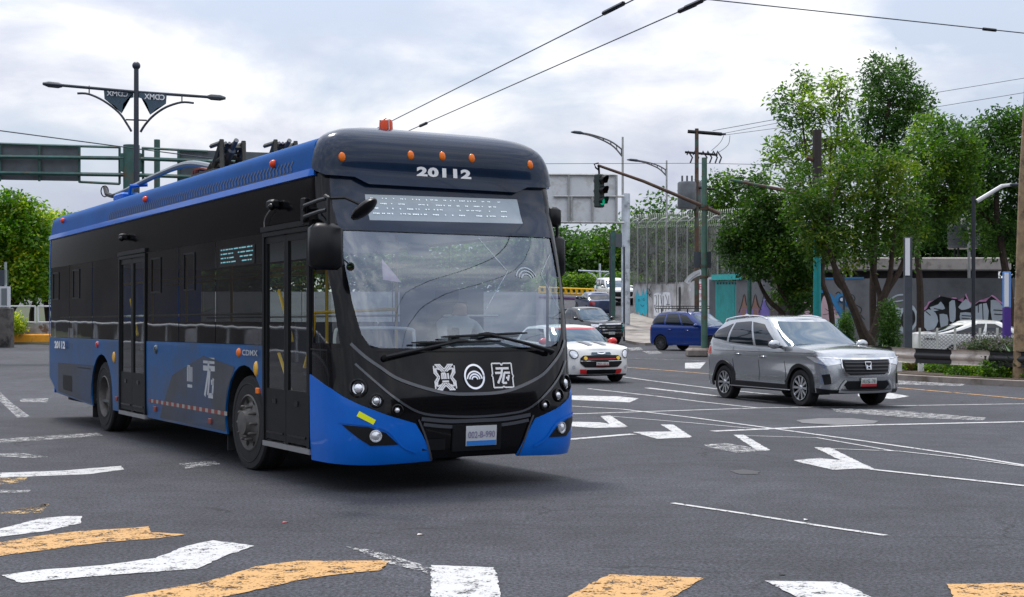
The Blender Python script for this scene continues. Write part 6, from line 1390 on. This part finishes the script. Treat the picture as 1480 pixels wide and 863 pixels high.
# driver seated in the bus
JD=[(0,0,.05),(.0,0,.3),(.02,0,.52),(.05,0,.62),(.07,0,.74),(.02,.2,.5),(.2,.26,.28),(.42,.16,.34),(.02,-.2,.5),(.2,-.26,.28),(.42,-.16,.34),(.05,.1,.03),(.45,.12,.06),(.5,.13,-.35),(.62,.13,-.4),(.05,-.1,.03),(.45,-.12,.06),(.5,-.13,-.35),(.62,-.13,-.4)]
c_=math.cos(BYAW);s_n=math.sin(BYAW); dl=(-1.52,.62); 
person('person','bus driver in a pale shirt seated behind the windscreen',(BX+dl[0]*c_-dl[1]*s_n,BY+dl[0]*s_n+dl[1]*c_,1.0),BYAW,JD,E_,RR,((SKN,PSH,JNS,HAIR),lambda c:3 if c.z>.80 or (c.z>.7 and c.x<.03) else (0 if c.z>.60 or (c.x>.3 and c.z>.15) else (1 if c.z>.12 else 2))))
# ---------------------------------------------------------------- overhead wires
def wire(name,label,pts,r,sag=0,m=None):
    q=MB(); Q=[]
    for i in range(len(pts)-1):
        a=Vector(pts[i]);b=Vector(pts[i+1])
        for k in range(12): t=k/12; p=a.lerp(b,t); p.z-=sag*4*t*(1-t); Q.append(p)
    Q.append(Vector(pts[-1])); o=Q[0].copy(); q.tube([p-o for p in Q],r,5); ob=q.build(name,m or DG,None,loc=tuple(o)); return tag(ob,label,'wire')
zc=5.5
def W5(px,py): Y=(zc-H)*F/(HZ-py); return Vector(((px-740)/F*Y,Y,zc))
for (a,b,lab,cl) in (((540,188),(915,0),'left of the two trolley wires rising from the bus roof',[(883,14),(891,10)]),((600,185),(1020,0),'right of the two trolley wires, passing the roof beacon',[(612,180),(1003,6),(994,11)])):
    p0,p1=W5(*a),W5(*b); d=(p1-p0).normalized(); w_o=wire('trolley_wire',lab,[p0-d*34,p1+d*14],.009)
    for c in cl:
        q=MB(); k=W5(*c)-w_o.location; q.tube([k-d*.22,k+d*.2],.03,6); q.build('wire_clamp',SBLK,w_o)
a_,b2_=W5(1030,0),W5(1480,48); d=(b2_-a_).normalized(); w_o=wire('trolley_wire','thin trolley wire crossing the top right corner of the sky',[a_-d*9,b2_+d*14],.008)
q=MB(); k=W5(1431,43)-w_o.location; q.tube([k-d*.12,k+d*.1],.022,6); q.build('wire_clamp',SBLK,w_o)
wire('utility_wire','level wire from behind the bus to the utility pole',[P(700,237,62),P(1010,236,64),P(1110,238,64)],.012)
wire('utility_wire','faint wire sloping from the left edge to the lamp pole',[P(-60,181,40),P(197,215,42),P(330,232,46)],.018)
wire('utility_wire','upper of the two wires at the right above the trees',[P(1040,194,64),P(1340,136,60),P(1480,113,56),P(1600,92,54)],.012)
wire('utility_wire','lower of the two wires at the right above the trees',[P(1049,195,64),P(1345,156,60),P(1480,134,56),P(1600,112,54)],.012)
wire('utility_wire','short wire running from the crossarm up to the feathery tree',[P(1030,189,64),P(1130,171,61),P(1240,150,58)],.014)
# ---------------------------------------------------------------- left background
lk=kerb_slab([(P(18,500,66).x,66),(P(84,503,66).x+1,65.5),(P(160,503,66).x,64.5),(P(160,503,66).x,90),(-60,90),(-60,67),(P(0,500,66).x,66.3)],.05,mat('dry_verge',(.10,.09,.06),.95,0,.3,2,col2=(.05,.08,.03)),'verge')
e=empty('low_wall',(P(50,485,67).x,67,zt(67)),'low stained wall with an orange painted foot and white railing under the trees','wall')
ex=e.location.x
def lx(px,Y=67): return P(px,0,Y).x-ex
h1_=(500-478)*67/F
q=MB(); q.box(((lx(14)+lx(190))/2,0,h1_/2+.1),(lx(190)-lx(14),.3,h1_+.2)); q.build('wall_body',mat('mural_wall',(.28,.27,.25),.8,0,.5,1.2,col2=(.40,.42,.45),dirt=(.12,.08,.06),ds=1.5,dlo=.5,dhi=.55),e)
q=MB(); q.box(((lx(14)+lx(78))/2,-.35,.2),(lx(78)-lx(14),.5,.45),b=.06); q.build('orange_kerb',mat('orange_kerb_paint',(.75,.32,.02),.6,0,.15,2,dirt=(.3,.16,.06),ds=3,dlo=.55,dhi=.7),e)
zr0=h1_+.15; zr1=zr0+26*67/F
q=MB()
for a,b in ((15,52),(56,80),(84,130)):
    for z in (zr0+.1,zr1): q.tube([(lx(a),-.1,z),(lx(b),-.1,z)],.045,6)
    for x in (a,b): q.tube([(lx(x),-.1,zr0-.1),(lx(x),-.1,zr1)],.045,6)
q.build('railing',mat('railing_white',(.6,.62,.64),.5),e)
e=empty('kiosk_pillar',(P(5,500,62).x,62,zt(62)),'blackened concrete pillar with a glazed white cabinet at the left edge','pillar'); ex=e.location.x; s_=62/F
q=MB(); q.box((lx(2,62),0,.85),(30*s_,.7,1.9),b=.05); q.build('pillar_base',mat('sooty_concrete',(.12,.11,.10),.85,0,.3,1.5,dirt=(.02,.02,.02),ds=1.2,dlo=.45,dhi=.6),e)
q=MB(); q.box((lx(3,62),0,1.8+16*s_),(20*s_,.4,30*s_)); q.build('cabinet_frame',mat('railing_white'),e); q=MB(); q.box((lx(8.5,62),-.21,1.8+16*s_),(8*s_,.03,24*s_)); q.box((lx(-3,62),-.21,1.8+16*s_),(10*s_,.03,24*s_)); q.build('cabinet_glass',mat('cabinet_grey',(.17,.19,.20),.3),e)
q=MB(); q.box((lx(1,62),.1,1.8+44*s_),(16*s_,.3,22*s_)); q.build('sign_box',DGREY,e); q=MB(); q.tube([(lx(8,62),0,1.5),(lx(8,62),0,1.8+66*s_)],.06,6); q.build('sign_post',mat('pale_pole_green',(.3,.36,.32),.5),e)
bp_=P(85,475,75)
wx=P(30,455,92); bt=empty('market_van',(wx.x,92,zt(92)-.6),'pale van with a yellow band parked far behind the left trees','van')
q=MB(); q.box((0,0,1.15),(4.6,1.9,1.5),b=.2); q.build('body',WPNT,bt,True); q=MB(); q.box((0,0,2.05),(4.2,1.7,.4),b=.15); q.build('roof',mat('barrier_yellow'),bt); q=MB(); q.box((.1,-.96,1.5),(3.6,.03,.5)); q.build('side_window',DKGL,bt)
for x in (-1.4,1.4): q=MB(); q.lathe([(.001,-.1),(.34,-.1),(.36,0),(.34,.1),(.001,.1)],20,Matrix.Translation((x,-.9,.36))@Matrix.Rotation(PI/2,4,'X')); q.build('wheel',RUB,bt)
# ---------------------------------------------------------------- trees
DENS=52
def leaf_mat(name,lo,hi,warm,tr=.35):
    m=bpy.data.materials.new(name); m.use_nodes=True; t=m.node_tree; t.nodes.clear(); L=t.links.new
    o=t.nodes.new('ShaderNodeOutputMaterial'); d=t.nodes.new('ShaderNodeBsdfPrincipled'); tl=t.nodes.new('ShaderNodeBsdfTranslucent'); x=t.nodes.new('ShaderNodeMixShader'); x.inputs[0].default_value=tr
    a=t.nodes.new('ShaderNodeAttribute'); a.attribute_name='tone'
    r=t.nodes.new('ShaderNodeValToRGB'); e=r.color_ramp.elements; e.new(.5); e.new(.5)
    for i,(p,c) in enumerate(((0,lo),(.55,hi),(.85,warm),(1,tuple(min(1,k*1.2) for k in warm)))): e[i].position=p; e[i].color=(*c,1)
    L(a.outputs['Fac'],r.inputs[0]); L(r.outputs[0],d.inputs['Base Color']); d.inputs['Roughness'].default_value=.45; d.inputs['Specular IOR Level'].default_value=.4
    g=t.nodes.new('ShaderNodeMix'); g.data_type='RGBA'; g.blend_type='MULTIPLY'; g.inputs[0].default_value=1; g.inputs[7].default_value=(1.25,1.5,.5,1); L(r.outputs[0],g.inputs[6]); L(g.outputs[2],tl.inputs[0])
    L(d.outputs[0],x.inputs[1]); L(tl.outputs[0],x.inputs[2]); L(x.outputs[0],o.inputs[0]); return m
LG=leaf_mat('leaf_fresh',(.025,.08,.010),(.10,.20,.014),(.27,.36,.03),.42); LD=leaf_mat('leaf_dark',(.016,.05,.012),(.045,.12,.018),(.10,.19,.03),.38); LY=leaf_mat('leaf_olive',(.018,.055,.008),(.06,.14,.012),(.18,.22,.02),.38); LB=leaf_mat('leaf_bright',(.03,.11,.008),(.17,.30,.012),(.52,.50,.03),.42)
def leaves(name,parent,clumps,m,size,dens,seed,o=Vector((0,0,0)),twig=10,asp=.5,spread=.24,shell=.6,tb=0):
    """many small bent leaf faces gathered in twigs through the volume of the clumps [(centre, rx, ry, rz)]"""
    rr=random.Random(seed); V=[];Fs=[];T=[]; dens*=DENS
    for c,rx,ry,rz in clumps:
        nt_=max(3,int(dens*(rx*rz+rx*ry+ry*rz)/3/(size*size)/twig)); base=rr.uniform(.15,.6)
        for _ in range(nt_):
            while True:
                u=Vector((rr.uniform(-1,1),rr.uniform(-1,1),rr.uniform(-1,1)))
                l_=u.length
                if .05<l_<=1: break
            k=(l_**shell)/l_; wob=1+.28*noise.noise(u*2.3+Vector((seed*.7,c.x,c.z)))
            p=Vector((c.x+u.x*k*rx*wob,c.y+u.y*k*ry*wob,c.z+u.z*k*rz*wob)); tb_=base+rr.gauss(0,.16)+.25*noise.noise(p*1.1)+tb
            outd=(p-c); outd.z+=.3*rz; outd.normalize(); drp=Vector((rr.uniform(-.5,.5),rr.uniform(-.5,.5),rr.uniform(-.5,.3)))+outd*.8
            drp.normalize()
            for j in range(twig):
                q=p+drp*(j/twig-.3)*spread*1.6*size/.16+Vector((rr.gauss(0,1),rr.gauss(0,1),rr.gauss(0,1)))*spread*.45*size/.16
                d=(drp*.5+Vector((rr.uniform(-1,1),rr.uniform(-1,1),rr.uniform(-.9,.5)))).normalized(); s=size*rr.uniform(.65,1.25)
                nn=Vector((rr.uniform(-.8,.8),rr.uniform(-.8,.8),rr.uniform(.1,1))); a=d.cross(nn); 
                if a.length<.05: continue
                a.normalize(); a*=s*asp/2; i=len(V); mid=q+d*s*.5; nrm=a.cross(d).normalized()*s*.08
                V+=[tuple(q-o),tuple(mid-a+nrm-o),tuple(q+d*s-o),tuple(mid+a+nrm-o)]; Fs.append((i,i+1,i+2,i+3)); T.append(min(1,max(0,tb_+rr.gauss(0,.10))))
    me=bpy.data.meshes.new(name); me.from_pydata(V,[],Fs); me.materials.append(m)
    at=me.attributes.new('tone','FLOAT','FACE'); at.data.foreach_set('value',T); me.update(); return fin(name,me,parent)
def ctree(name,label,base,Y,trunks,clumps,m,size=.17,dens=2.2,seed=1,group=None,limbs=True,barkm=BRK,twig=10,asp=.45,depth=.8,shell=.55,tb=0,spread=.22):
    """tree described by its look in the photo: trunk polylines [(px,py,r_px)...] and crown clumps (px,py,rx,ry[,dY]) at distance Y"""
    s=Y/F; b=P(base[0],base[1],Y); g=b.z; e=empty(name,tuple(b),label,'tree' if 'tree' in name else 'shrub',0,group)
    q=MB(); tips=[]
    for i,tr in enumerate(trunks):
        dy=(i%3-1)*.25; pts=[]
        for k,(x,y,r) in enumerate(tr): pts.append((*(P(x,y,Y+dy*k*.5)-b),r*s))
        pts=smooth_line(pts,4); q.tube([p[:3] for p in pts],[p[3] for p in pts],8); tips.append(Vector(pts[-1][:3])+b)
    cl=[]
    rr=random.Random(seed)
    for c in clumps:
        dY=c[4] if len(c)>4 else rr.uniform(-.9,.9); p=P(c[0],c[1],Y+dY); cl.append((p,c[2]*s*1.12,min(c[2],c[3])*s*depth+.25,c[3]*s*1.1))
    if limbs and tips:
        for c,rx,ry,rz in cl:
            t=min(tips,key=lambda v:(v-c).length); mid=t.lerp(c,.5)+Vector((rr.uniform(-.1,.1),0,.1)); q.tube([t-b,mid-b,c-b],[max(.022,.7*s),.018,.008],5)
            for _ in range(3):
                d=Vector((rr.uniform(-1,1),rr.uniform(-1,1),rr.uniform(-.3,1))); q.tube([c-b,c-b+Vector((d.x*rx,d.y*ry,d.z*rz))*.75],[.010,.004],4)
    if trunks: q.build('trunk',barkm,e,True)
    leaves('crown',e,cl,m,size,dens,seed,b,twig,asp,spread,shell,tb); return e
# round dark tree left of the teal pole
ctree('round_tree','dense round dark green tree before the spiked graffiti',(1136,478),50,
 [[(1136,492,9),(1137,478,8),(1140,468,6),(1148,452,4.5),(1150,440,3.5)],[(1138,475,7),(1130,452,4),(1112,435,3.5),(1098,410,2.5),(1092,385,2)],[(1140,468,6),(1152,452,4.5),(1168,440,3.5),(1180,425,2)],[(1148,452,4),(1128,420,2.5),(1122,400,2)]],
 [(1075,330,24,22),(1100,300,24,22),(1070,365,24,22),(1098,345,28,28),(1125,320,26,26),(1058,352,14,16),(1120,375,28,26),(1145,350,26,28),(1150,395,24,26),(1135,425,16,16),(1168,375,20,22),(1165,415,14,18),(1085,385,18,12),(1095,270,14,10),(1140,300,22,18),(1158,440,9,10)],LY,.17,1.9,11,tb=-.12)
# feathery tree behind the teal pole
ctree('feathery_tree','tall thin-crowned bright green tree rising behind the teal pole',(1196,480),49,
 [[(1204,485,4),(1200,440,4),(1188,400,3.5),(1196,340,3),(1200,260,2.5),(1202,200,1.5)],[(1196,360,3),(1178,300,2),(1165,220,1.5),(1158,160,1)],[(1202,250,2),(1212,180,1.5),(1213,140,1)]],
 [(1160,118,17,12),(1145,140,20,12),(1130,150,14,12),(1150,165,18,12),(1172,150,14,14),(1178,172,16,14),(1140,178,14,10),(1160,190,16,12),(1202,118,11,10),(1215,125,16,12),(1208,145,14,14),(1225,152,10,10),(1190,165,9,10),(1212,172,12,12),(1200,200,14,14),(1120,205,12,9),(1135,215,18,13),(1160,218,18,13),(1120,232,15,11),(1145,240,20,14),(1185,230,18,16),(1215,215,16,18),(1230,195,14,14),(1170,252,20,14),(1200,250,20,16),(1235,235,16,18),(1130,262,14,9),(1243,220,12,14)],LG,.19,.8,12,twig=12,asp=.42,shell=.8,tb=.14)
# tall dark-leaved tree
ctree('tall_tree','tall dark-leaved tree with the highest crown on the right',(1262,470),56,
 [[(1262,480,5),(1262,400,5),(1268,300,4),(1275,220,3),(1285,150,2)],[(1268,290,3),(1250,230,2),(1262,130,1.2)],[(1275,220,2.5),(1300,180,2),(1315,150,1)]],
 [(1266,100,16,13),(1290,100,20,12),(1305,112,14,14),(1262,122,14,14),(1285,125,22,16),(1310,138,18,16),(1328,145,14,14),(1262,150,16,16),(1290,155,24,18),(1320,165,20,16),(1252,178,16,14),(1278,185,24,18),(1305,192,22,16),(1335,170,10,10),(1250,210,18,16),(1280,215,24,18),(1262,240,22,18),(1295,228,16,14)],LD,.18,1.15,13,tb=.2,shell=.65)
# two twisted low trees in the planter
ctree('twisted_tree','low olive-leaved tree with forked twisted trunk right of the silver crossover',(1252,497),42,
 [[(1256,512,14),(1254,494,11),(1246,478,7),(1236,452,6),(1222,420,5),(1206,385,4),(1196,350,3),(1195,320,2)],[(1256,496,10),(1268,470,7),(1274,440,6),(1282,420,5),(1300,392,4),(1312,360,2.5)],[(1268,465,6),(1272,430,4),(1262,392,4),(1258,350,3),(1250,318,2)],[(1274,435,5),(1286,400,4),(1290,360,3),(1296,320,2)],[(1222,420,4),(1206,400,2.5),(1210,350,2)]],
 [(1165,275,22,20),(1195,285,24,22),(1228,268,26,22),(1258,255,26,20),(1180,310,26,20),(1215,315,28,22),(1250,300,28,24),(1285,280,26,22),(1310,300,24,22),(1275,325,26,20),(1300,335,24,18),(1240,340,24,18),(1200,345,24,18),(1170,335,20,18),(1225,372,16,14),(1185,365,16,14),(1262,362,16,14),(1310,360,14,14),(1150,300,16,16),(1225,238,20,14),(1275,232,20,14),(1300,250,18,16)],LY,.16,1.2,14,tb=.16)
ctree('yellowish_tree','broad tree with yellowish crown right of the tall one',(1330,470),50,
 [[(1330,480,6),(1330,420,5),(1325,350,4),(1330,270,3)],[(1328,330,3),(1350,280,2)],[(1326,340,3),(1300,280,2)]],
 [(1335,205,22,16),(1360,215,22,18),(1318,225,22,18),(1345,240,26,20),(1375,240,20,18),(1325,262,26,20),(1358,270,26,20),(1385,275,18,20),(1335,298,26,20),(1365,305,24,18),(1382,300,12,14),(1325,330,18,14),(1350,335,18,12),(1395,215,18,16),(1398,245,16,18),(1400,280,16,18),(1385,232,16,14),(1345,182,20,13),(1368,188,20,16),(1390,203,16,14),(1300,345,20,14)],LG,.17,1.3,15,tb=.0)
ctree('broad_tree','broad dark tree filling the right edge behind the black lamp post',(1450,470),53,
 [[(1462,480,7),(1458,420,6),(1448,360,5),(1440,300,4),(1445,230,3)],[(1448,350,4),(1475,300,3)],[(1446,340,4),(1415,300,3)]],
 [(1420,190,20,14),(1445,175,22,14),(1470,178,20,16),(1500,190,24,20),(1410,215,20,18),(1440,205,24,18),(1470,210,24,20),(1400,245,20,18),(1430,240,26,20),(1462,245,26,22),(1495,240,24,24),(1412,275,22,20),(1445,280,26,22),(1480,285,24,24),(1400,300,16,16),(1430,312,22,16),(1462,320,24,20),(1490,330,24,24),(1450,345,20,14),(1515,280,26,40),(1398,228,14,14),(1395,262,16,18),(1450,360,26,12),(1415,340,18,12)],LD,.18,1.4,16,tb=.2)
ctree('shaded_tree','dark tree mass low behind the water tank',(1370,440),69,
 [[(1370,470,5),(1368,400,4),(1372,330,3)],[(1420,470,4),(1418,380,3)],[(1265,420,5),(1264,360,5),(1266,310,4)]],
 [(1330,340,24,20),(1360,345,24,18),(1345,368,26,12),(1390,350,18,18),(1425,345,24,20),(1440,372,26,12),(1375,322,24,18),(1420,318,24,18),(1462,350,24,26),(1480,380,26,22),(1300,350,20,16),(1280,368,20,10),(1510,350,30,40),(1350,300,24,20),(1400,295,24,20),(1340,362,26,16),(1372,350,26,20),(1410,360,26,18),(1440,345,26,24),(1320,318,24,18),(1395,335,26,22)],LD,.24,2.4,17,tb=-.05)
ctree('leafy_tree','glossy-leaved tree behind the razor wire beside the transformer',(1070,430),78,
 [[(1075,440,4),(1072,360,3),(1070,300,2)],[(1050,440,3),(1045,340,2)]],
 [(1035,265,14,10),(1055,262,16,10),(1078,262,14,10),(1040,285,16,12),(1065,285,18,14),(1090,290,14,14),(1030,305,16,12),(1055,310,18,14),(1080,315,16,14),(1020,325,14,10),(1100,255,10,8),(1035,335,20,14),(1070,345,22,18)],LG,.26,1.4,18,tb=.0)
ctree('background_tree','bright green tree glimpsed through the trunks behind the grey wall',(1210,440),70,
 [[(1165,450,3),(1160,400,2)],[(1222,450,3),(1225,390,2)]],
 [(1130,370,20,20),(1165,385,18,14),(1200,380,20,18),(1240,385,18,12),(1110,345,22,18),(1180,355,20,16),(1225,355,20,16)],LG,.24,1.3,19,tb=.1)
# far bank of trees behind the ramp: each its own tree
far=[(800,128,345,60,'dark'),(832,134,362,52,'dark'),(866,138,350,50,'mid'),(890,128,338,40,'mid'),(925,132,322,44,'mid'),(952,126,300,40,'dark'),(985,122,330,40,'mid'),(775,140,352,50,'mid'),(1015,118,296,40,'dark'),(1045,116,320,40,'mid')]
wds=['behind the far-side mirrors of the bus','under the left half of the pale sign back','under the right half of the pale sign back','directly behind the thick pale pole','left of the tall mesh fence','tallest, over the mesh fence end','behind the mesh fence','behind the bus roof corner','behind the transformer','behind the razor wire at the signal pole']
for i,(px,Y,top,rad,kd) in enumerate(far):
    rr=random.Random(100+i); cl=[]
    for k in range(15):
        a=rr.uniform(0,2*PI); d=rr.random()**.6; y=top+rad*.4+ (420-top)*.36*(1+math.sin(a)*d); cl.append((px+math.cos(a)*d*rad*.75,top+6+rr.random()*(415-top),rad*rr.uniform(.3,.5),rad*rr.uniform(.26,.42),rr.uniform(-2,2)))
    cl.append((px,top+2,rad*.4,12,0))
    ctree('far_tree',('dark' if kd=='dark' else 'mid-green')+' tree of the far bank, '+wds[i],(px,438,),Y,[[(px,440,3),(px+3,400,2.5),(px,top+40,1.5)]],cl,LD if kd=='dark' else LG,.42,1.25,30+i,group='trees of the far bank',limbs=False,asp=.6,tb=-.05 if kd=='mid' else .12,spread=.34)
hd=tag(leaves('hedge',None,[(P(x,418-(x-800)*.04,112),1.6,1.2,.9) for x in range(790,905,14)],LG,.25,1.6,55,tb=.05,asp=.6),'clipped green hedge above the yellow barrier on the ramp','hedge')
# left trees
for i,(nm,lab,base,Y,tr,cl,sd) in enumerate((
 ('leafy_tree','yellow-green leafy tree at the left edge behind the white railing',(12,482),72,[[(12,490,5),(14,460,4.5),(20,430,4),(10,400,3)],[(14,455,4),(30,430,3)]],[(-20,310,30,24),(10,300,28,18),(35,315,24,20),(-10,345,32,26),(25,345,32,26),(52,345,20,22),(-15,385,32,26),(20,385,34,26),(50,380,24,24),(10,415,34,18),(45,415,24,14),(-30,420,30,24)],61),
 ('leafy_tree','yellow-green leafy tree touching the rear edge of the bus',(62,480),76,[[(48,488,4),(46,455,4),(52,430,3)],[(72,488,4),(68,450,4),(64,420,3)],[(68,452,3),(85,425,2)]],[(58,325,18,14),(80,330,22,16),(105,335,24,20),(62,352,24,20),(92,358,28,22),(120,360,26,24),(70,385,26,22),(100,390,28,24),(72,412,22,14),(105,415,28,16),(140,350,30,30),(150,390,30,30)],62))):
    ctree(nm,lab,base,Y,tr,cl,LB,.24,2.0,sd,group='leafy trees on the left verge',tb=.02,asp=.6,spread=.24)
ctree('shaded_tree','dim tree far behind the left railing',(100,470),95,[[(35,470,3),(35,440,2)],[(95,470,3),(95,440,2)],[(75,470,3),(78,440,2)]],[(0,440,30,14),(40,432,30,14),(80,438,30,14),(120,430,34,18),(60,420,34,16),(20,420,30,16)],LD,.3,1.6,63)
ctree('golden_shrub','small golden shrub at the railing beside the kiosk pillar',(22,478),66.2,[],[(20,465,7,9,0),(26,472,7,6,0),(17,474,6,6,0)],LB,.14,2.4,64,tb=.35)
# columnar cypresses and agaves in the planter
for px,pt,pb,Y,rx,lab in ((1285,440,508,40,8.5,'slim dark cypress in front of the black and silver letters'),(1222,458,505,44,6,'small slim cypress in front of the blue graffiti edge')):
    n=8; cl=[(px+(k%2-.5)*1.5,pb-(pb-pt)*(k+.5)/n,rx*(1-.6*(k/n)**2),(pb-pt)/n*.9,0) for k in range(n)]
    ctree('cypress',lab,(px,pb),Y,[[(px,pb+3,1.5),(px,pt+10,.8)]],cl,LD,.10,2.6,int(px),limbs=False,asp=.35,tb=.12)['category']='tree'
def agave(px,py,Y,h,n,label,seed,m):
    b=P(px,py,Y); e=empty('agave',(b.x,Y,zt(Y)+.14),label,'plant'); rr=random.Random(seed); q=MB()
    for i in range(n):
        a=rr.uniform(0,2*PI); el=rr.uniform(.35,1.35); L_=h*rr.uniform(.75,1.1); w_=.035*h/.5; d=Vector((math.cos(a)*math.cos(el),math.sin(a)*math.cos(el),math.sin(el))); sd=Vector((-math.sin(a),math.cos(a),0))*w_
        p1=d*L_*.55; p2=d*L_+Vector((math.cos(a),math.sin(a),-.8))*L_*.12; o=len(q.v); up=Vector((0,0,-.012))
        q.v+=[tuple(-sd*.7),tuple(sd*.7),tuple(p1-sd),tuple(p1+sd),tuple(p2),tuple(p1+up-Vector((0,0,.02)))]; q.f+=[(o,o+1,o+3,o+2),(o+2,o+3,o+4)]; q.m+=[0,0]
    return q.build('leaf_rosette',m,e)
AGM=mat('agave_green',(.10,.17,.08),.5,0,.3,4); AGY=mat('agave_yellow',(.28,.26,.08),.5,0,.2,4)
for a in ((1274,512,38.5,.75,44,'spiky pale green agave at the foot of the twisted tree',1,AGM),(1318,512,36.5,.5,26,'small agave right of the dark grey column',2,AGY),(1473,512,33,.95,46,'large agave at the foot of the wooden pole',3,AGM),(1448,510,34.5,.55,26,'small agave below the purple column',4,AGM),(1338,510,36.5,.45,22,'bright low agave beside the white stub',5,mat('agave_bright',(.16,.30,.05),.5,0,.2,4))): agave(*a)
# ground cover in the planter
cl=[]; rr=random.Random(9)
for i in range(150):
    t=i/149; (x,y),_=railpt(t*.9); nx_=rr.uniform(.0,1.9); cl.append((Vector((x+nx_*.75+.15,y+nx_*.6+.15,zt(y)+.2+rr.uniform(-.05,.12))),.33,.33,.14+rr.random()*.12))
tag(leaves('ground_cover',None,cl,LG,.085,1.6,71,twig=6,asp=.6,tb=.08),'low green ground cover growing in the planter under the guardrail','ground cover',kind='stuff')
cl=[(P(x,506,Y)+Vector((0,0,.06)),.4,.4,.17) for x,Y in ((1425,35),(1436,35.2),(1447,35),(1458,34.5),(1468,34.2),(1415,35.6),(1490,33.5),(1505,33))]
tag(leaves('flowering_hedge',None,cl,leaf_mat('leaf_grey_purple',(.03,.05,.025),(.07,.10,.05),(.2,.14,.24)),.07,2.2,72,tb=.1),'low bushy hedge with purple flecks below the white and purple column','hedge')
# unseen blocks added outside the frame to darken reflections in glass and paint
def block(x,y,w_,d_,h,rz,label,m,win=True):
    e=empty('reflection_block',(x,y,0),label,'building',rz); q=MB(); q.box((0,0,h/2),(w_,d_,h)); q.build('wall',m,e)
    for fl_ in range(int(h/3.3) if win else 0):
        for k in range(int(w_/3)):
            for sd in (-1,1): q=MB(); q.box((-w_/2+1.6+k*3,sd*(d_/2+.01),1.9+fl_*3.3),(1.8,.06,1.5)); q.build('window',DKGL,e)
BK=mat('block_render',(.07,.062,.058),.85,0,.3,.3)
block(48,-26,44,12,16,R(65),'unseen brown block added behind the camera to the right for dark reflections',BK)
block(-50,47,63,12,13,R(114),'unseen plain brown block added beyond the left edge for dark reflections',BK,False)
# white crowd railing and a parked van on the left verge, outside the frame; they show in the bus windows
e=empty('crowd_railing',(-33,38,zt(38)),'white tube railing along the left verge beyond the frame','railing')
q=MB(); dv=Vector((-.41,.91,0)); 
for z in (.35,1.25): q.tube([tuple(dv*t+Vector((0,0,z+zt(38+.91*t)-zt(38)))) for t in range(-26,40,6)],.06,6)
for t in range(-26,35,3): q.tube([tuple(dv*t+Vector((0,0,zt(38+.91*t)-zt(38)-.1))),tuple(dv*t+Vector((0,0,1.25+zt(38+.91*t)-zt(38))))],.06,6)
q.build('rail',mat('railing_white'),e)
for t in (-20,-11,1,7,22):
    q=MB(); w_=1.1; q.add([tuple(dv*t+Vector((.07,0,.4))),tuple(dv*(t+w_)+Vector((.07,0,.3))),tuple(dv*(t+w_)+Vector((.07,0,1.2))),tuple(dv*t+Vector((.07,0,1.22)))],[(0,1,2,3)]); q.build('hung_sheet',mat('sheet_grey',(.4,.4,.42),.8,0,.3,2),e)
# trees of the far bank that stand behind the bus and show through its glass
for i,px in enumerate(range(170,760,65)):
    rr=random.Random(300+i); top=350+rr.randint(-12,14); cl=[(px+rr.uniform(-42,42),top+10+rr.random()*(415-top),rr.uniform(18,27),rr.uniform(13,20),rr.uniform(-2,2)) for _ in range(11)]
    ctree('far_tree','tree of the far bank standing behind the bus, glimpsed through its glass',(px,438),128,[[(px,442,3),(px+3,400,2.5),(px,top+30,1.5)]],cl,LD if i%2 else LG,.5,1.0,320+i,group='far trees hidden behind the bus',limbs=False,asp=.6,spread=.34)
